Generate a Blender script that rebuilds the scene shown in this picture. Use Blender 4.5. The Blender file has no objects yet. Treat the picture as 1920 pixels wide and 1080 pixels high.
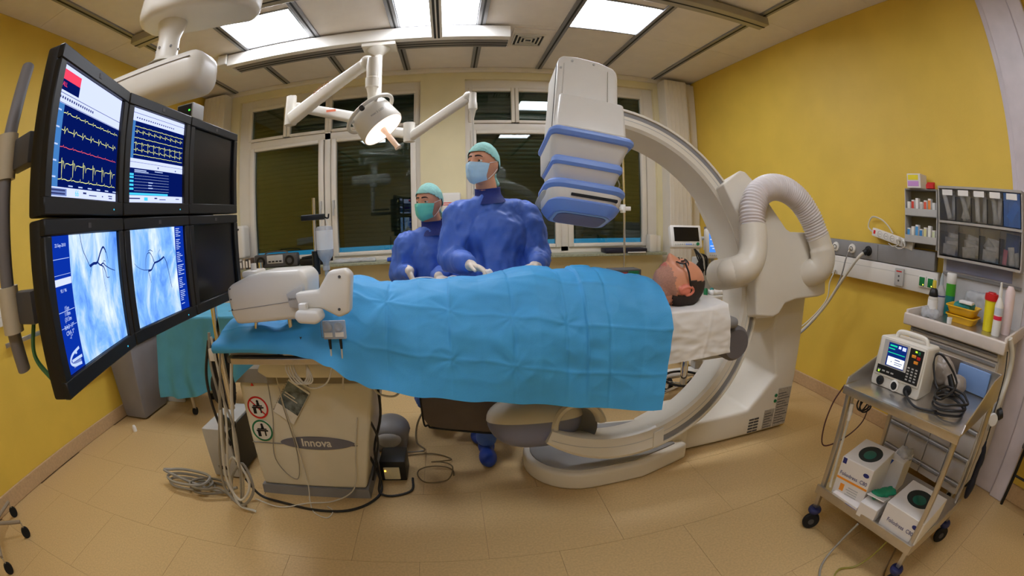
import bpy, bmesh, math, random
from mathutils import Vector, Matrix, Euler, noise
random.seed(7)
PI = math.pi
SC = bpy.context.scene
COL = SC.collection

# ------------------------------------------------------------------ camera
H = 3.06            # room height
XL, XR, YB, YF = -2.99, 2.88, 4.71, -2.4
cd = bpy.data.cameras.new('camera')
cam = bpy.data.objects.new('camera', cd)
COL.objects.link(cam)
cd.type = 'PANO'
cd.sensor_fit = 'HORIZONTAL'
cd.sensor_width = 36.0
cd.sensor_height = 20.25
cd.clip_start = 0.02
for holder in (cd, getattr(cd, 'cycles', None)):
    try:
        holder.panorama_type = 'FISHEYE_EQUISOLID'
        holder.fisheye_lens = 833.5 * 36.0 / 1920.0
        holder.fisheye_fov = math.radians(200)
    except Exception:
        pass
cam.matrix_world = (Matrix.Translation((0, 0, 1.40)) @ Matrix.Rotation(math.radians(-7.54), 4, 'Z')
                    @ Matrix.Rotation(math.radians(90 - 9.32), 4, 'X') @ Matrix.Rotation(math.radians(-1.285), 4, 'Z'))
SC.camera = cam

# ------------------------------------------------------------------ world: blue dusk outside the shutters
w = bpy.data.worlds.new('dusk'); SC.world = w; w.use_nodes = True
bg = w.node_tree.nodes['Background']
bg.inputs[0].default_value = (0.05, 0.42, 0.85, 1)
bg.inputs[1].default_value = 0.55
LIGHT_COL = (1.0, 0.90, 0.80)
PANEL = 22.5         # emission of a ceiling panel
SC.view_settings.view_transform = 'Standard'
SC.view_settings.look = 'None'
SC.view_settings.gamma = 1.0
SC.view_settings.use_curve_mapping = False
SC.view_settings.exposure = 0.0

# ------------------------------------------------------------------ materials
MATS = {}
def srgb(r, g, b):
    f = lambda c: (c / 255 / 12.92) if c / 255 <= 0.04045 else ((c / 255 + 0.055) / 1.055) ** 2.4
    return (f(r), f(g), f(b))
def mat(name, rgb, rough=0.5, metal=0.0, var=0.06, scale=8.0, bump=0.0, bscale=60.0, emit=None, estr=0.0, trans=0.0, coat=0.0, spec=0.5):
    if name in MATS: return MATS[name]
    m = bpy.data.materials.new(name); m.use_nodes = True
    nt = m.node_tree; b = nt.nodes['Principled BSDF']
    c = srgb(*rgb)
    tc = nt.nodes.new('ShaderNodeTexCoord')
    nz = nt.nodes.new('ShaderNodeTexNoise'); nz.inputs['Scale'].default_value = scale; nz.inputs['Detail'].default_value = 4
    nt.links.new(tc.outputs['Object'], nz.inputs['Vector'])
    cr = nt.nodes.new('ShaderNodeValToRGB')
    lo = [max(0, x * (1 - var)) for x in c]; hi = [min(1, x * (1 + var)) for x in c]
    cr.color_ramp.elements[0].color = (*lo, 1); cr.color_ramp.elements[1].color = (*hi, 1)
    cr.color_ramp.elements[0].position = 0.3; cr.color_ramp.elements[1].position = 0.7
    nt.links.new(nz.outputs['Fac'], cr.inputs['Fac']); nt.links.new(cr.outputs['Color'], b.inputs['Base Color'])
    b.inputs['Roughness'].default_value = rough; b.inputs['Metallic'].default_value = metal
    b.inputs['Specular IOR Level'].default_value = spec
    if coat: b.inputs['Coat Weight'].default_value = coat
    if trans: b.inputs['Transmission Weight'].default_value = trans
    if bump:
        n2 = nt.nodes.new('ShaderNodeTexNoise'); n2.inputs['Scale'].default_value = bscale; n2.inputs['Detail'].default_value = 3
        nt.links.new(tc.outputs['Object'], n2.inputs['Vector'])
        bp = nt.nodes.new('ShaderNodeBump'); bp.inputs['Strength'].default_value = bump; bp.inputs['Distance'].default_value = 0.01
        nt.links.new(n2.outputs['Fac'], bp.inputs['Height']); nt.links.new(bp.outputs['Normal'], b.inputs['Normal'])
    if emit is not None:
        b.inputs['Emission Color'].default_value = (*srgb(*emit), 1); b.inputs['Emission Strength'].default_value = estr
    MATS[name] = m
    return m
def glow(name, rgb, s):
    if name in MATS: return MATS[name]
    m = bpy.data.materials.new(name); m.use_nodes = True
    nt = m.node_tree; nt.nodes.clear()
    o = nt.nodes.new('ShaderNodeOutputMaterial'); e = nt.nodes.new('ShaderNodeEmission')
    e.inputs[0].default_value = (*srgb(*rgb), 1); e.inputs[1].default_value = s
    nt.links.new(e.outputs[0], o.inputs[0]); MATS[name] = m
    return m
def clear(name, tint, gloss_rough=0.02, ior=1.5, mixmin=0.0, base=None):
    """thin clear sheet: straight-through light plus a Fresnel reflection"""
    if name in MATS: return MATS[name]
    m = bpy.data.materials.new(name); m.use_nodes = True
    nt = m.node_tree; nt.nodes.clear()
    o = nt.nodes.new('ShaderNodeOutputMaterial'); t = nt.nodes.new('ShaderNodeBsdfTransparent')
    t.inputs[0].default_value = (*tint, 1)
    g = nt.nodes.new('ShaderNodeBsdfGlossy'); g.inputs['Roughness'].default_value = gloss_rough
    f = nt.nodes.new('ShaderNodeFresnel'); f.inputs[0].default_value = ior
    mx = nt.nodes.new('ShaderNodeMixShader')
    nt.links.new(f.outputs[0], mx.inputs[0]); nt.links.new(t.outputs[0], mx.inputs[1]); nt.links.new(g.outputs[0], mx.inputs[2])
    last = mx
    if base:
        d = nt.nodes.new('ShaderNodeBsdfDiffuse'); d.inputs[0].default_value = (*base[0], 1)
        m2 = nt.nodes.new('ShaderNodeMixShader'); m2.inputs[0].default_value = base[1]
        nt.links.new(mx.outputs[0], m2.inputs[1]); nt.links.new(d.outputs[0], m2.inputs[2]); last = m2
    nt.links.new(last.outputs[0], o.inputs[0]); MATS[name] = m
    return m

M_yellow = mat('yellow_paint', (226, 190, 74), 0.55, var=0.05, scale=3, bump=0.12, bscale=220)
M_cream = mat('cream_paint', (226, 214, 172), 0.6, var=0.04, scale=3, bump=0.08, bscale=200)
M_ceil = mat('ceiling_panel_white', (230, 222, 214), 0.6, var=0.03, bump=0.05, bscale=250)
M_floor = mat('beige_vinyl', (202, 170, 118), 0.42, var=0.10, scale=90, bump=0.02, bscale=300)
M_seam = mat('dark_joint', (150, 120, 84), 0.8)
M_base = mat('beige_skirting', (196, 164, 122), 0.5, var=0.08, scale=60)
M_rail = mat('anodised_grey', (150, 150, 152), 0.4, metal=0.6)
M_groove = mat('groove_black', (36, 36, 38), 0.7)
M_white = mat('white_plastic', (226, 222, 214), 0.38, var=0.02)
M_whitegrey = mat('warm_white_shell', (222, 216, 204), 0.35, var=0.02)
M_pvc = mat('window_pvc', (226, 218, 204), 0.35, var=0.02)
M_ivory = mat('ivory_shell', (214, 206, 184), 0.4, var=0.03)
M_lgrey = mat('light_grey', (186, 184, 180), 0.45)
M_mgrey = mat('mid_grey', (136, 134, 134), 0.5)
M_dgrey = mat('dark_grey', (78, 76, 76), 0.55)
M_black = mat('black_plastic', (14, 14, 15), 0.45)
M_blackmatt = mat('black_matt', (14, 14, 15), 0.8)
M_steel = mat('stainless_steel', (196, 190, 182), 0.28, metal=0.9, var=0.05, scale=20)
M_chrome = mat('chrome', (225, 222, 218), 0.12, metal=1.0)
M_cable = mat('grey_cable', (150, 144, 132), 0.5)
M_cableL = mat('pale_cable', (204, 198, 184), 0.5)
M_cableD = mat('black_cable', (26, 24, 24), 0.5)
M_periw = mat('periwinkle_trim', (122, 156, 228), 0.4, var=0.02)
M_slate = mat('slate_cover', (126, 130, 158), 0.45, var=0.03)
M_gown = mat('blue_gown', (72, 110, 200), 0.52, var=0.08, scale=5, bump=0.55, bscale=13)
M_collar = mat('navy_collar', (26, 44, 120), 0.65, var=0.12, bump=0.2, bscale=60)
M_cap = mat('mint_cap', (150, 208, 200), 0.75, var=0.08, scale=30, bump=0.3, bscale=60)
M_maskb = mat('pale_blue_mask', (178, 214, 238), 0.7, var=0.05, scale=30)
M_maskg = mat('green_mask', (112, 212, 186), 0.7, var=0.05, scale=30)
M_glove = mat('latex_glove', (232, 216, 196), 0.5, var=0.05)
M_skin = mat('skin', (214, 152, 118), 0.5, var=0.06, scale=20)
M_hair = mat('dark_hair', (48, 34, 26), 0.7, var=0.2, scale=60)
M_drape = mat('blue_drape', (66, 163, 222), 0.6, var=0.05, scale=7, bump=0.10, bscale=300)
M_drape2 = mat('pale_blue_sheet', (84, 166, 200), 0.65, var=0.07, scale=7, bump=0.2, bscale=200)
M_paper = mat('white_paper', (232, 228, 222), 0.7, var=0.03)
M_shutter = mat('shutter_slat', (78, 76, 52), 0.42, var=0.06)
M_green = mat('green_plastic', (20, 120, 74), 0.4)
M_teal = mat('teal_plastic', (30, 132, 128), 0.45)
M_yel = mat('yellow_plastic', (240, 186, 30), 0.4)
M_yel2 = mat('lemon_plastic', (236, 218, 28), 0.4)
M_red = mat('red_plastic', (206, 24, 24), 0.4)
M_blue = mat('blue_plastic', (44, 84, 190), 0.4)
M_navy = mat('navy_print', (30, 40, 110), 0.5)
M_orange = mat('orange_print', (240, 150, 40), 0.5)
M_shoe = mat('blue_shoe', (22, 58, 150), 0.5)
M_bin = mat('bin_grey', (134, 132, 138), 0.5, var=0.05)
M_carton = mat('white_carton', (228, 222, 216), 0.6, var=0.03)
M_glass = clear('window_glass', (0.72, 0.84, 0.80), 0.0, 1.75)
M_clear = clear('clear_plastic', (0.97, 0.975, 0.98), 0.06, 1.4, base=((0.7, 0.7, 0.72), 0.05))
M_bag = clear('clear_wrap', (0.9, 0.91, 0.92), 0.15, 1.45, base=((0.85, 0.85, 0.86), 0.4))
M_panel_dim = glow('light_panel_dimmed', (238, 243, 255), PANEL * .78)
M_panel_light = glow('light_panel', (238, 243, 255), PANEL)

# ------------------------------------------------------------------ mesh helpers
WM = {}
def _link(o, parent):
    COL.objects.link(o)
    if parent is not None: o.parent = parent
    return o
def thing(name, label, cat, loc=(0, 0, 0), rot=None, group=None, kind=None):
    o = bpy.data.objects.new(name, None); o.empty_display_size = 0.05
    M = Matrix.Translation(loc)
    if rot is not None:
        M = M @ (rot if isinstance(rot, Matrix) else Matrix.Rotation(rot, 4, 'Z'))
    o.matrix_world = M; WM[o] = M
    COL.objects.link(o)
    tag(o, label, cat, group, kind)
    return o
def tag(o, label=None, cat=None, group=None, kind=None):
    if label: o['label'] = label
    if cat: o['category'] = cat
    if group: o['group'] = group
    if kind: o['kind'] = kind
    return o
def obj(name, bm, m, parent=None, smooth=False, local=False, label=None, kind=None, angle=40):
    """link a bmesh as ONE object; world coordinates unless local"""
    me = bpy.data.meshes.new(name)
    bmesh.ops.recalc_face_normals(bm, faces=bm.faces)
    bm.to_mesh(me); bm.free()
    ms = m if isinstance(m, (list, tuple)) else [m]
    for x in ms: me.materials.append(x)
    PM = WM.get(parent, Matrix.Identity(4)) if parent is not None else Matrix.Identity(4)
    if parent is not None and not local:
        me.transform(PM.inverted())
    if smooth:
        me.polygons.foreach_set('use_smooth', [True] * len(me.polygons))
        try: me.set_sharp_from_angle(angle=math.radians(angle))
        except Exception: pass
    o = bpy.data.objects.new(name, me); _link(o, parent); WM[o] = PM
    if label: o['label'] = label
    if kind: o['kind'] = kind
    return o
def bmn(): return bmesh.new()
def join(bm, other, M=None):
    me = bpy.data.meshes.new('tmp'); other.to_mesh(me); other.free()
    if M is not None: me.transform(M)
    bm.from_mesh(me); bpy.data.meshes.remove(me)
    return bm
def box(bm, x0, x1, y0, y1, z0, z1, bev=0.0, seg=2, M=None):
    b = bmesh.new()
    bmesh.ops.create_cube(b, size=1)
    for v in b.verts:
        v.co = Vector((x0 + (v.co.x + .5) * (x1 - x0), y0 + (v.co.y + .5) * (y1 - y0), z0 + (v.co.z + .5) * (z1 - z0)))
    if bev > 0:
        bmesh.ops.bevel(b, geom=list(b.edges), offset=bev, segments=seg, profile=0.5, affect='EDGES')
    return join(bm, b, M)
def bx(x0, x1, y0, y1, z0, z1, bev=0.0, seg=2, M=None): return box(bmn(), x0, x1, y0, y1, z0, z1, bev, seg, M)
def prism(bm, pts, a0, a1, axis='y', bev=0.0, seg=2, M=None):
    """polygon pts (2-D) extruded along axis from a0 to a1"""
    b = bmesh.new()
    def mk(p, a):
        if axis == 'y': return (p[0], a, p[1])
        if axis == 'x': return (a, p[0], p[1])
        return (p[0], p[1], a)
    A = [b.verts.new(mk(p, a0)) for p in pts]; B = [b.verts.new(mk(p, a1)) for p in pts]
    b.faces.new(A); b.faces.new(B[::-1]); n = len(pts)
    for i in range(n): b.faces.new((A[i], A[(i + 1) % n], B[(i + 1) % n], B[i]))
    bmesh.ops.recalc_face_normals(b, faces=b.faces)
    if bev > 0:
        eds = [e for e in b.edges if len(e.link_faces) == 2 and e.calc_face_angle() > 0.5]
        bmesh.ops.bevel(b, geom=eds, offset=bev, segments=seg, profile=0.5, affect='EDGES', clamp_overlap=True)
    return join(bm, b, M)
def frame_at(d):
    d = Vector(d).normalized(); u = Vector((0, 0, 1)) if abs(d.z) < 0.95 else Vector((1, 0, 0))
    a = d.cross(u).normalized(); return a, a.cross(d).normalized(), d
def cyl(bm, p0, p1, r0, r1=None, n=16, caps=True):
    r1 = r0 if r1 is None else r1
    p0, p1 = Vector(p0), Vector(p1); a, b_, d = frame_at(p1 - p0)
    A = [bm.verts.new(p0 + (a * math.cos(t) + b_ * math.sin(t)) * r0) for t in (2 * PI * i / n for i in range(n))]
    B = [bm.verts.new(p1 + (a * math.cos(t) + b_ * math.sin(t)) * r1) for t in (2 * PI * i / n for i in range(n))]
    for i in range(n): bm.faces.new((A[i], A[(i + 1) % n], B[(i + 1) % n], B[i]))
    if caps: bm.faces.new(A[::-1]); bm.faces.new(B)
    return bm
def cy(p0, p1, r0, r1=None, n=16): return cyl(bmn(), p0, p1, r0, r1, n)
def tube(bm, pts, r, n=8, radii=None, caps=True):
    pts = [Vector(p) for p in pts]; rings = []
    up = None
    for i, p in enumerate(pts):
        d = (pts[min(i + 1, len(pts) - 1)] - pts[max(i - 1, 0)])
        if d.length < 1e-9: d = Vector((0, 0, 1))
        d.normalize()
        if up is None: a, b_, _ = frame_at(d)
        else:
            a = up - d * up.dot(d)
            if a.length < 1e-6: a, _, _ = frame_at(d)
            a.normalize(); b_ = a.cross(d).normalized()
        up = a
        rr = radii[i] if radii else r
        rings.append([bm.verts.new(p + (a * math.cos(t) + b_ * math.sin(t)) * rr) for t in (2 * PI * k / n for k in range(n))])
    for A, B in zip(rings, rings[1:]):
        for i in range(n): bm.faces.new((A[i], A[(i + 1) % n], B[(i + 1) % n], B[i]))
    if caps: bm.faces.new(rings[0][::-1]); bm.faces.new(rings[-1])
    return bm
def spline(pts, k=8):
    """Catmull-Rom through pts"""
    P = [Vector(p) for p in pts]; P = [P[0] * 2 - P[1]] + P + [P[-1] * 2 - P[-2]]; out = []
    for i in range(1, len(P) - 2):
        for j in range(k):
            t = j / k; a, b, c, d = P[i - 1], P[i], P[i + 1], P[i + 2]
            out.append(0.5 * ((2 * b) + (-a + c) * t + (2 * a - 5 * b + 4 * c - d) * t * t + (-a + 3 * b - 3 * c + d) * t ** 3))
    out.append(P[-2]); return out
def wire(pts, r, n=6, k=8): return tube(bmn(), spline(pts, k), r, n)
def lathe(bm, prof, c=(0, 0, 0), n=24, axis=(0, 0, 1), caps=True):
    a, b_, d = frame_at(axis); c = Vector(c); rings = []
    for (r, z) in prof:
        rings.append([bm.verts.new(c + d * z + (a * math.cos(t) + b_ * math.sin(t)) * max(r, 1e-5)) for t in (2 * PI * i / n for i in range(n))])
    for A, B in zip(rings, rings[1:]):
        for i in range(n): bm.faces.new((A[i], A[(i + 1) % n], B[(i + 1) % n], B[i]))
    if caps: bm.faces.new(rings[0][::-1]); bm.faces.new(rings[-1])
    return bm
def ell(bm, c, r, n=20, m=12, R=None):
    b = bmesh.new(); bmesh.ops.create_uvsphere(b, u_segments=n, v_segments=m, radius=1)
    M = Matrix.Translation(c) @ (R.to_4x4() if R is not None else Matrix.Identity(4)) @ Matrix.Diagonal((*r, 1))
    return join(bm, b, M)
def quad(bm, a, b, c, d):
    bm.faces.new([bm.verts.new(p) for p in (a, b, c, d)]); return bm
def ribbon(bm, pts, w, n):
    """flat strip of half-width w along pts, lying in the plane with normal n"""
    n = Vector(n); P = [Vector(p) for p in pts]; prev = None
    for i, p in enumerate(P):
        d = P[min(i + 1, len(P) - 1)] - P[max(i - 1, 0)]
        s = n.cross(d)
        if s.length < 1e-9: s = Vector((0, 0, 1))
        s.normalize(); ww = w[i] if isinstance(w, (list, tuple)) else w
        cur = (bm.verts.new(p + s * ww), bm.verts.new(p - s * ww))
        if prev: bm.faces.new((prev[0], prev[1], cur[1], cur[0]))
        prev = cur
    return bm
def rrect(w, h, r, n=4, cx=0, cy_=0):
    pts = []
    for (sx, sy, a0) in ((1, 1, 0), (-1, 1, 90), (-1, -1, 180), (1, -1, 270)):
        for i in range(n + 1):
            a = math.radians(a0 + 90 * i / n)
            pts.append((cx + sx * (w / 2 - r) + r * math.cos(a), cy_ + sy * (h / 2 - r) + r * math.sin(a)))
    return pts
def text_bm(s, size, ext=0.0004, bold=0.0):
    c = bpy.data.curves.new('txt', 'FONT'); c.body = s; c.size = size; c.extrude = ext; c.offset = bold
    c.align_x = 'CENTER'; c.align_y = 'CENTER'; c.resolution_u = 3
    o = bpy.data.objects.new('txt', c); COL.objects.link(o)
    dg = bpy.context.evaluated_depsgraph_get(); me = bpy.data.meshes.new_from_object(o.evaluated_get(dg))
    bpy.data.objects.remove(o); bpy.data.curves.remove(c)
    bm = bmesh.new(); bm.from_mesh(me); bpy.data.meshes.remove(me)
    return bm
def basis(o, ex, ey, ez=None):
    ex = Vector(ex).normalized(); ey = Vector(ey).normalized(); ez = ex.cross(ey).normalized() if ez is None else Vector(ez)
    return Matrix(((ex.x, ey.x, ez.x, o[0]), (ex.y, ey.y, ez.y, o[1]), (ex.z, ey.z, ez.z, o[2]), (0, 0, 0, 1)))
def lettering(s, size, o, ex, ey, m, parent, name='lettering', ext=0.0004, bold=0.0):
    b = bmn(); join(b, text_bm(s, size, ext, bold), basis(o, ex, ey))
    return obj(name, b, m, parent)
def remeshed(prims, voxel, smooth=6, factor=0.5):
    """union of solids -> one continuous surface (bmesh)"""
    me = bpy.data.meshes.new('tmp'); prims.to_mesh(me); prims.free()
    o = bpy.data.objects.new('tmp', me); COL.objects.link(o)
    r = o.modifiers.new('r', 'REMESH'); r.mode = 'VOXEL'; r.voxel_size = voxel
    if smooth:
        s = o.modifiers.new('s', 'SMOOTH'); s.iterations = smooth; s.factor = factor
    dg = bpy.context.evaluated_depsgraph_get(); dg.update()
    m2 = bpy.data.meshes.new_from_object(o.evaluated_get(dg))
    bpy.data.objects.remove(o); bpy.data.meshes.remove(me)
    b = bmesh.new(); b.from_mesh(m2); bpy.data.meshes.remove(m2)
    return b
def cap(bm, p0, p1, r0, r1, n=16):
    """tapered limb with round ends"""
    cyl(bm, p0, p1, r0, r1, n); ell(bm, p0, (r0,) * 3, n, 10); ell(bm, p1, (r1,) * 3, n, 10); return bm
def copy_tree(o, parent=None):
    c = o.copy(); COL.objects.link(c)
    if parent is not None: c.parent = parent
    for ch in list(o.children): copy_tree(ch, c)
    return c
# ================================================================== THE SETTING
floor = obj('floor', bx(XL - .1, XR + .1, YF - .1, YB + .1, -0.12, -0.004), M_seam); tag(floor, 'beige speckled vinyl tile floor of the room', 'floor', kind='structure')
tm = None
TW, TD = 0.605, 0.535
y = 0.88 - 6 * TD; row = 0
tile_n = 0
while y < YB:
    off = 0.0 if row % 2 == 0 else 0.30
    x = -2.05 - 2 * TW + off
    while x < XR:
        x0, x1 = max(x, XL), min(x + TW, XR); y0, y1 = max(y, YF), min(y + TD, YB)
        if x1 - x0 > 0.03 and y1 - y0 > 0.03:
            full = (x0 == x and x1 == x + TW and y0 == y and y1 == y + TD)
            if full and tm is not None:
                o = bpy.data.objects.new('floor_tile', tm); _link(o, floor); o.location = (x0, y0, 0)
            else:
                b = bx(0, x1 - x0 - .0016, 0, y1 - y0 - .0016, -0.006, 0)
                o = obj('floor_tile', b, M_floor, floor, local=True); o.location = (x0, y0, 0)
                if full: tm = o.data
        x += TW
    y += TD; row += 1

def wall(name, x0, x1, y0, y1, z0, z1, m, label):
    o = obj(name, bx(x0, x1, y0, y1, z0, z1), m); tag(o, label, 'wall', kind='structure'); return o
wall('wall_left', XL - .12, XL, YF - .12, YB + .12, 0, H, M_yellow, 'plain yellow wall on the left behind the monitors')
wall('wall_right', XR, XR + .12, YF - .12, YB + .12, 0, H, M_yellow, 'plain yellow wall on the right with the supply rail')
wall('wall_front', XL, XR, YF - .12, YF, 0, H, M_cream, 'cream wall behind the photographer')
# back wall with two window openings
W1 = (-2.44, -0.34); W2 = (0.18, 2.30); WZ = (1.00, 2.88); RZ = 2.93
b = bmn(); T = .22
for (xa, xb, za, zb) in ((XL, W1[0] - .06, 0, H), (W1[1] + .02, W2[0] - .02, 0, H), (W2[1] + .06, XR, 0, H),
                         (W1[0] - .06, W1[1] + .02, 0, WZ[0] - .02), (W2[0] - .02, W2[1] + .06, 0, WZ[0] - .02),
                         (W1[0] - .06, W1[1] + .02, RZ, H), (W2[0] - .02, W2[1] + .06, RZ, H)):
    box(b, xa, xb, YB - .0, YB + T, za, zb)
tag(obj('wall_back', b, M_cream), 'cream back wall around the two shuttered windows', 'wall', kind='structure')
for nm, q in (('baseboard_left', (XL, XL + .018, YF, YB)), ('baseboard_right', (XR - .018, XR, YF, YB)), ('baseboard_back', (XL, XR, YB - .018, YB))):
    o = obj(nm, bx(q[0], q[1], q[2], q[3], 0, .11, .006), M_base); tag(o, 'beige vinyl skirting along the ' + {'left': 'left yellow wall', 'right': 'right yellow wall', 'back': 'window wall'}[nm.split('_')[1]], 'baseboard', kind='structure')
# pilaster ducts in the back corners and the white frame at the right edge
b = bx(2.42, 2.72, YB - .20, YB, 0, H - .04, .008); box(b, 2.74, XR - .004, YB - .12, YB, 0, H - .04, .006)
for i in range(5): box(b, 2.47 + i * .055, 2.474 + i * .055, YB - .206, YB - .2, 0, H - .05)
tag(obj('trim_1', b, M_pvc), 'white ribbed duct casing beside the right window', 'duct', kind='structure')
b = bx(-2.93, -2.62, YB - .20, YB, 0, H - .04, .008); box(b, XL + .004, -2.94, YB - .12, YB, 0, H - .04, .004)
for i in range(4): box(b, -2.88 + i * .06, -2.876 + i * .06, YB - .206, YB - .2, 0, H - .05)
tag(obj('trim_2', b, M_pvc), 'white duct casing in the back left corner', 'duct', kind='structure')
b = bx(XR - .06, XR, .42, .655, 0, H, .01); box(b, XR - .03, XR, .655, .70, 0, H, .004); box(b, XR - .085, XR, .30, .42, 0, H, .01)
tag(obj('trim_3', b, mat('door_frame_lilac_white', (206, 196, 200), .4)), 'tall pale frame at the right edge of the yellow wall', 'frame', kind='structure')

# ---- windows
def window(name, x0, x1, splits_low, up_panes, label):
    win = thing(name, label, 'window', ((x0 + x1) / 2, YB + .09, WZ[0]), kind='structure')
    z0, z1 = WZ; zt0, zt1 = 2.345, 2.42
    yf0, yf1 = YB + .05, YB + .12
    b = bmn(); f = .055
    for q in ((x0 - .14, x0 + f, z0 - .04, RZ + .02), (x1 - f, x1 + .10, z0 - .04, RZ + .02)): box(b, q[0], q[1], yf0, yf1 + .06, q[2], q[3], .003)
    for q in ((z0 - .04, z0 + f), (z1 - f, RZ + .02), (zt0, zt1)): box(b, x0 + f, x1 - f, yf0, yf1 + (.0 if q[0] == zt0 else .06 if q[0] > 2 else .02), q[0], q[1], .003)
    box(b, -1.40 if x0 < 0 else 1.185, -1.33 if x0 < 0 else 1.27, yf0, yf1, z0, z1, .003)
    obj('window_frame', b, M_pvc, win, True)
    # two casements
    for i, (a, c) in enumerate(splits_low):
        b = bmn(); s = .06
        gx0, gx1, gz0, gz1 = a, c, 1.085, 2.305
        for q in ((gx0 - s, gx0, gz0 - s + .02, gz1 + s - .02), (gx1, gx1 + s, gz0 - s + .02, gz1 + s - .02)): box(b, q[0], q[1], yf0 - .022, yf1 - .01, q[2], q[3], .008)
        for q in ((gz0 - s + .02, gz0), (gz1, gz1 + s - .02)): box(b, gx0, gx1, yf0 - .022, yf1 - .01, q[0], q[1], .008)
        sash = obj('casement', b, M_pvc, win, True)
        obj('pane', bx(gx0 - .005, gx1 + .005, YB + .075, YB + .081, gz0 - .005, gz1 + .005), M_glass, sash)
        hx = gx1 + .03 if i == 0 else gx0 - .03
        b = bx(hx - .014, hx + .014, yf0 - .04, yf0 - .02, 1.57, 1.66, .004)
        cyl(b, (hx, yf0 - .055, 1.64), (hx, yf0 - .02, 1.64), .009); box(b, hx - .011, hx + .011, yf0 - .066, yf0 - .05, 1.49, 1.655, .006)
        obj('handle', b, M_lgrey, sash, True)
    for (a, c) in up_panes:
        b = bmn(); s = .04
        for q in ((a - s, a, 2.435, 2.84), (c, c + s, 2.435, 2.84)): box(b, q[0], q[1], yf0 - .015, yf1 - .01, q[2], q[3], .006)
        for q in ((2.425, 2.46), (2.80, 2.84)): box(b, a, c, yf0 - .015, yf1 - .01, q[0], q[1], .006)
        sash = obj('fanlight', b, M_pvc, win, True)
        obj('pane', bx(a - .005, c + .005, YB + .075, YB + .081, 2.455, 2.805), M_glass, sash)
    # roller shutter: every slat a piece of its own; a gap is left at the foot
    prof = [(0, 0), (-.006, .012), (-.008, .026), (-.006, .040), (0, .050), (.004, .050), (.002, .026), (.004, 0)]
    m0 = None; z = 1.13; i = 0
    while z < 2.86:
        if m0 is None:
            b = bmn(); prism(b, [(YB + .155 + p[0], p[1]) for p in prof], x0 + .025, x1 - .03, 'x')
            for v in b.verts: v.co.z += z
            o = obj('shutter_slat', b, M_shutter, win); m0 = o.data
        else:
            o = bpy.data.objects.new('shutter_slat', m0); _link(o, win); o.location = (0, 0, z - 1.13)
        z += .0495; i += 1
    b = bx(x0 - .02, x0 + .012, YB + .14, YB + .18, z0, z1 - .05); box(b, x1 - .012, x1 + .02, YB + .14, YB + .18, z0, z1 - .05)
    obj('shutter_guide', b, M_dgrey, win)
    return win
window('window_1', W1[0] + .04, W1[1], ((-2.29, -1.47), (-1.26, -.43)), ((-2.34, -1.915), (-1.83, -1.40), (-1.32, -.89), (-.75, -.375)), 'left window with white frames and closed dark shutter')
window('window_2', W2[0], W2[1], ((.28, 1.125), (1.33, 2.17)), ((.24, .665), (.75, 1.15), (1.24, 1.66), (1.78, 2.20)), 'right window behind the detector with closed dark shutter')
for n, (a, c) in enumerate((W1, W2)):
    b = bx(a - .10, c + .08, YB - .20, YB + .05, .955, .985, .006)
    s = obj('window_sill_%d' % (n + 1), b, mat('sill_stone', (150, 152, 128), .4, var=.2, scale=60)); s.name = 'trim_%d' % (4 + n)
    tag(s, 'greenish stone sill below the %s window' % ('left' if n == 0 else 'right'), 'window sill', kind='structure')

# ---- ceiling: panels between aluminium rails
seams = [-2.55, -1.86, -1.165, -.465, .255, .96, 1.65, 2.36]
ceil_ = obj('ceiling', bx(XL - .1, XR + .1, YF - .1, YB + .2, H + .03, H + .14), M_seam); tag(ceil_, 'off-white panelled ceiling with metal rails', 'ceiling', kind='structure')
edges = [XL] + seams + [XR]
yjo = [YF, -1.9, -.7, .5, 1.7, 2.60, 3.50, YB]
lights = [(-1.82, -1.22, 2.88, 3.47), (-.42, .21, 2.90, 3.49), (1.0, 1.61, 2.88, 3.45)]
lights2 = [(-1.82, -1.22, .35, .95), (1.0, 1.61, .35, .95), (-.42, .21, -1.35, -.75)]
def overlaps(x0, x1, y0, y1, L):
    return [l for l in L if l[0] < x1 - .02 and l[1] > x0 + .02 and l[2] < y1 - .02 and l[3] > y0 + .02]
for xa, xb in zip(edges, edges[1:]):
    for ya, yb_ in zip(yjo, yjo[1:]):
        ov = overlaps(xa, xb, ya, yb_, lights + lights2)
        x0, x1, y0, y1 = xa + .002, xb - .002, ya + .0015, yb_ - .0015
        if not ov:
            obj('ceiling_panel', bx(x0, x1, y0, y1, H, H + .03), M_ceil, ceil_)
        else:
            l = ov[0]; b = bmn()
            for q in ((x0, l[0], y0, y1), (l[1], x1, y0, y1), (l[0], l[1], y0, l[2]), (l[0], l[1], l[3], y1)):
                if q[1] - q[0] > .003 and q[3] - q[2] > .003: box(b, q[0], q[1], q[2], q[3], H, H + .03)
            obj('ceiling_panel', b, M_ceil, ceil_)
for x in seams:
    r = obj('ceiling_rail', bx(x - .036, x + .036, YF, YB - .06, H - .014, H + .002, .003), M_rail, ceil_)
    obj('rail_slot', bx(x - .008, x + .008, YF, YB - .06, H - .0155, H - .013), M_groove, r)
obj('ceiling_moulding', bx(XL, XR, YB - .05, YB, H - .05, H, .008), M_pvc, ceil_)
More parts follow.
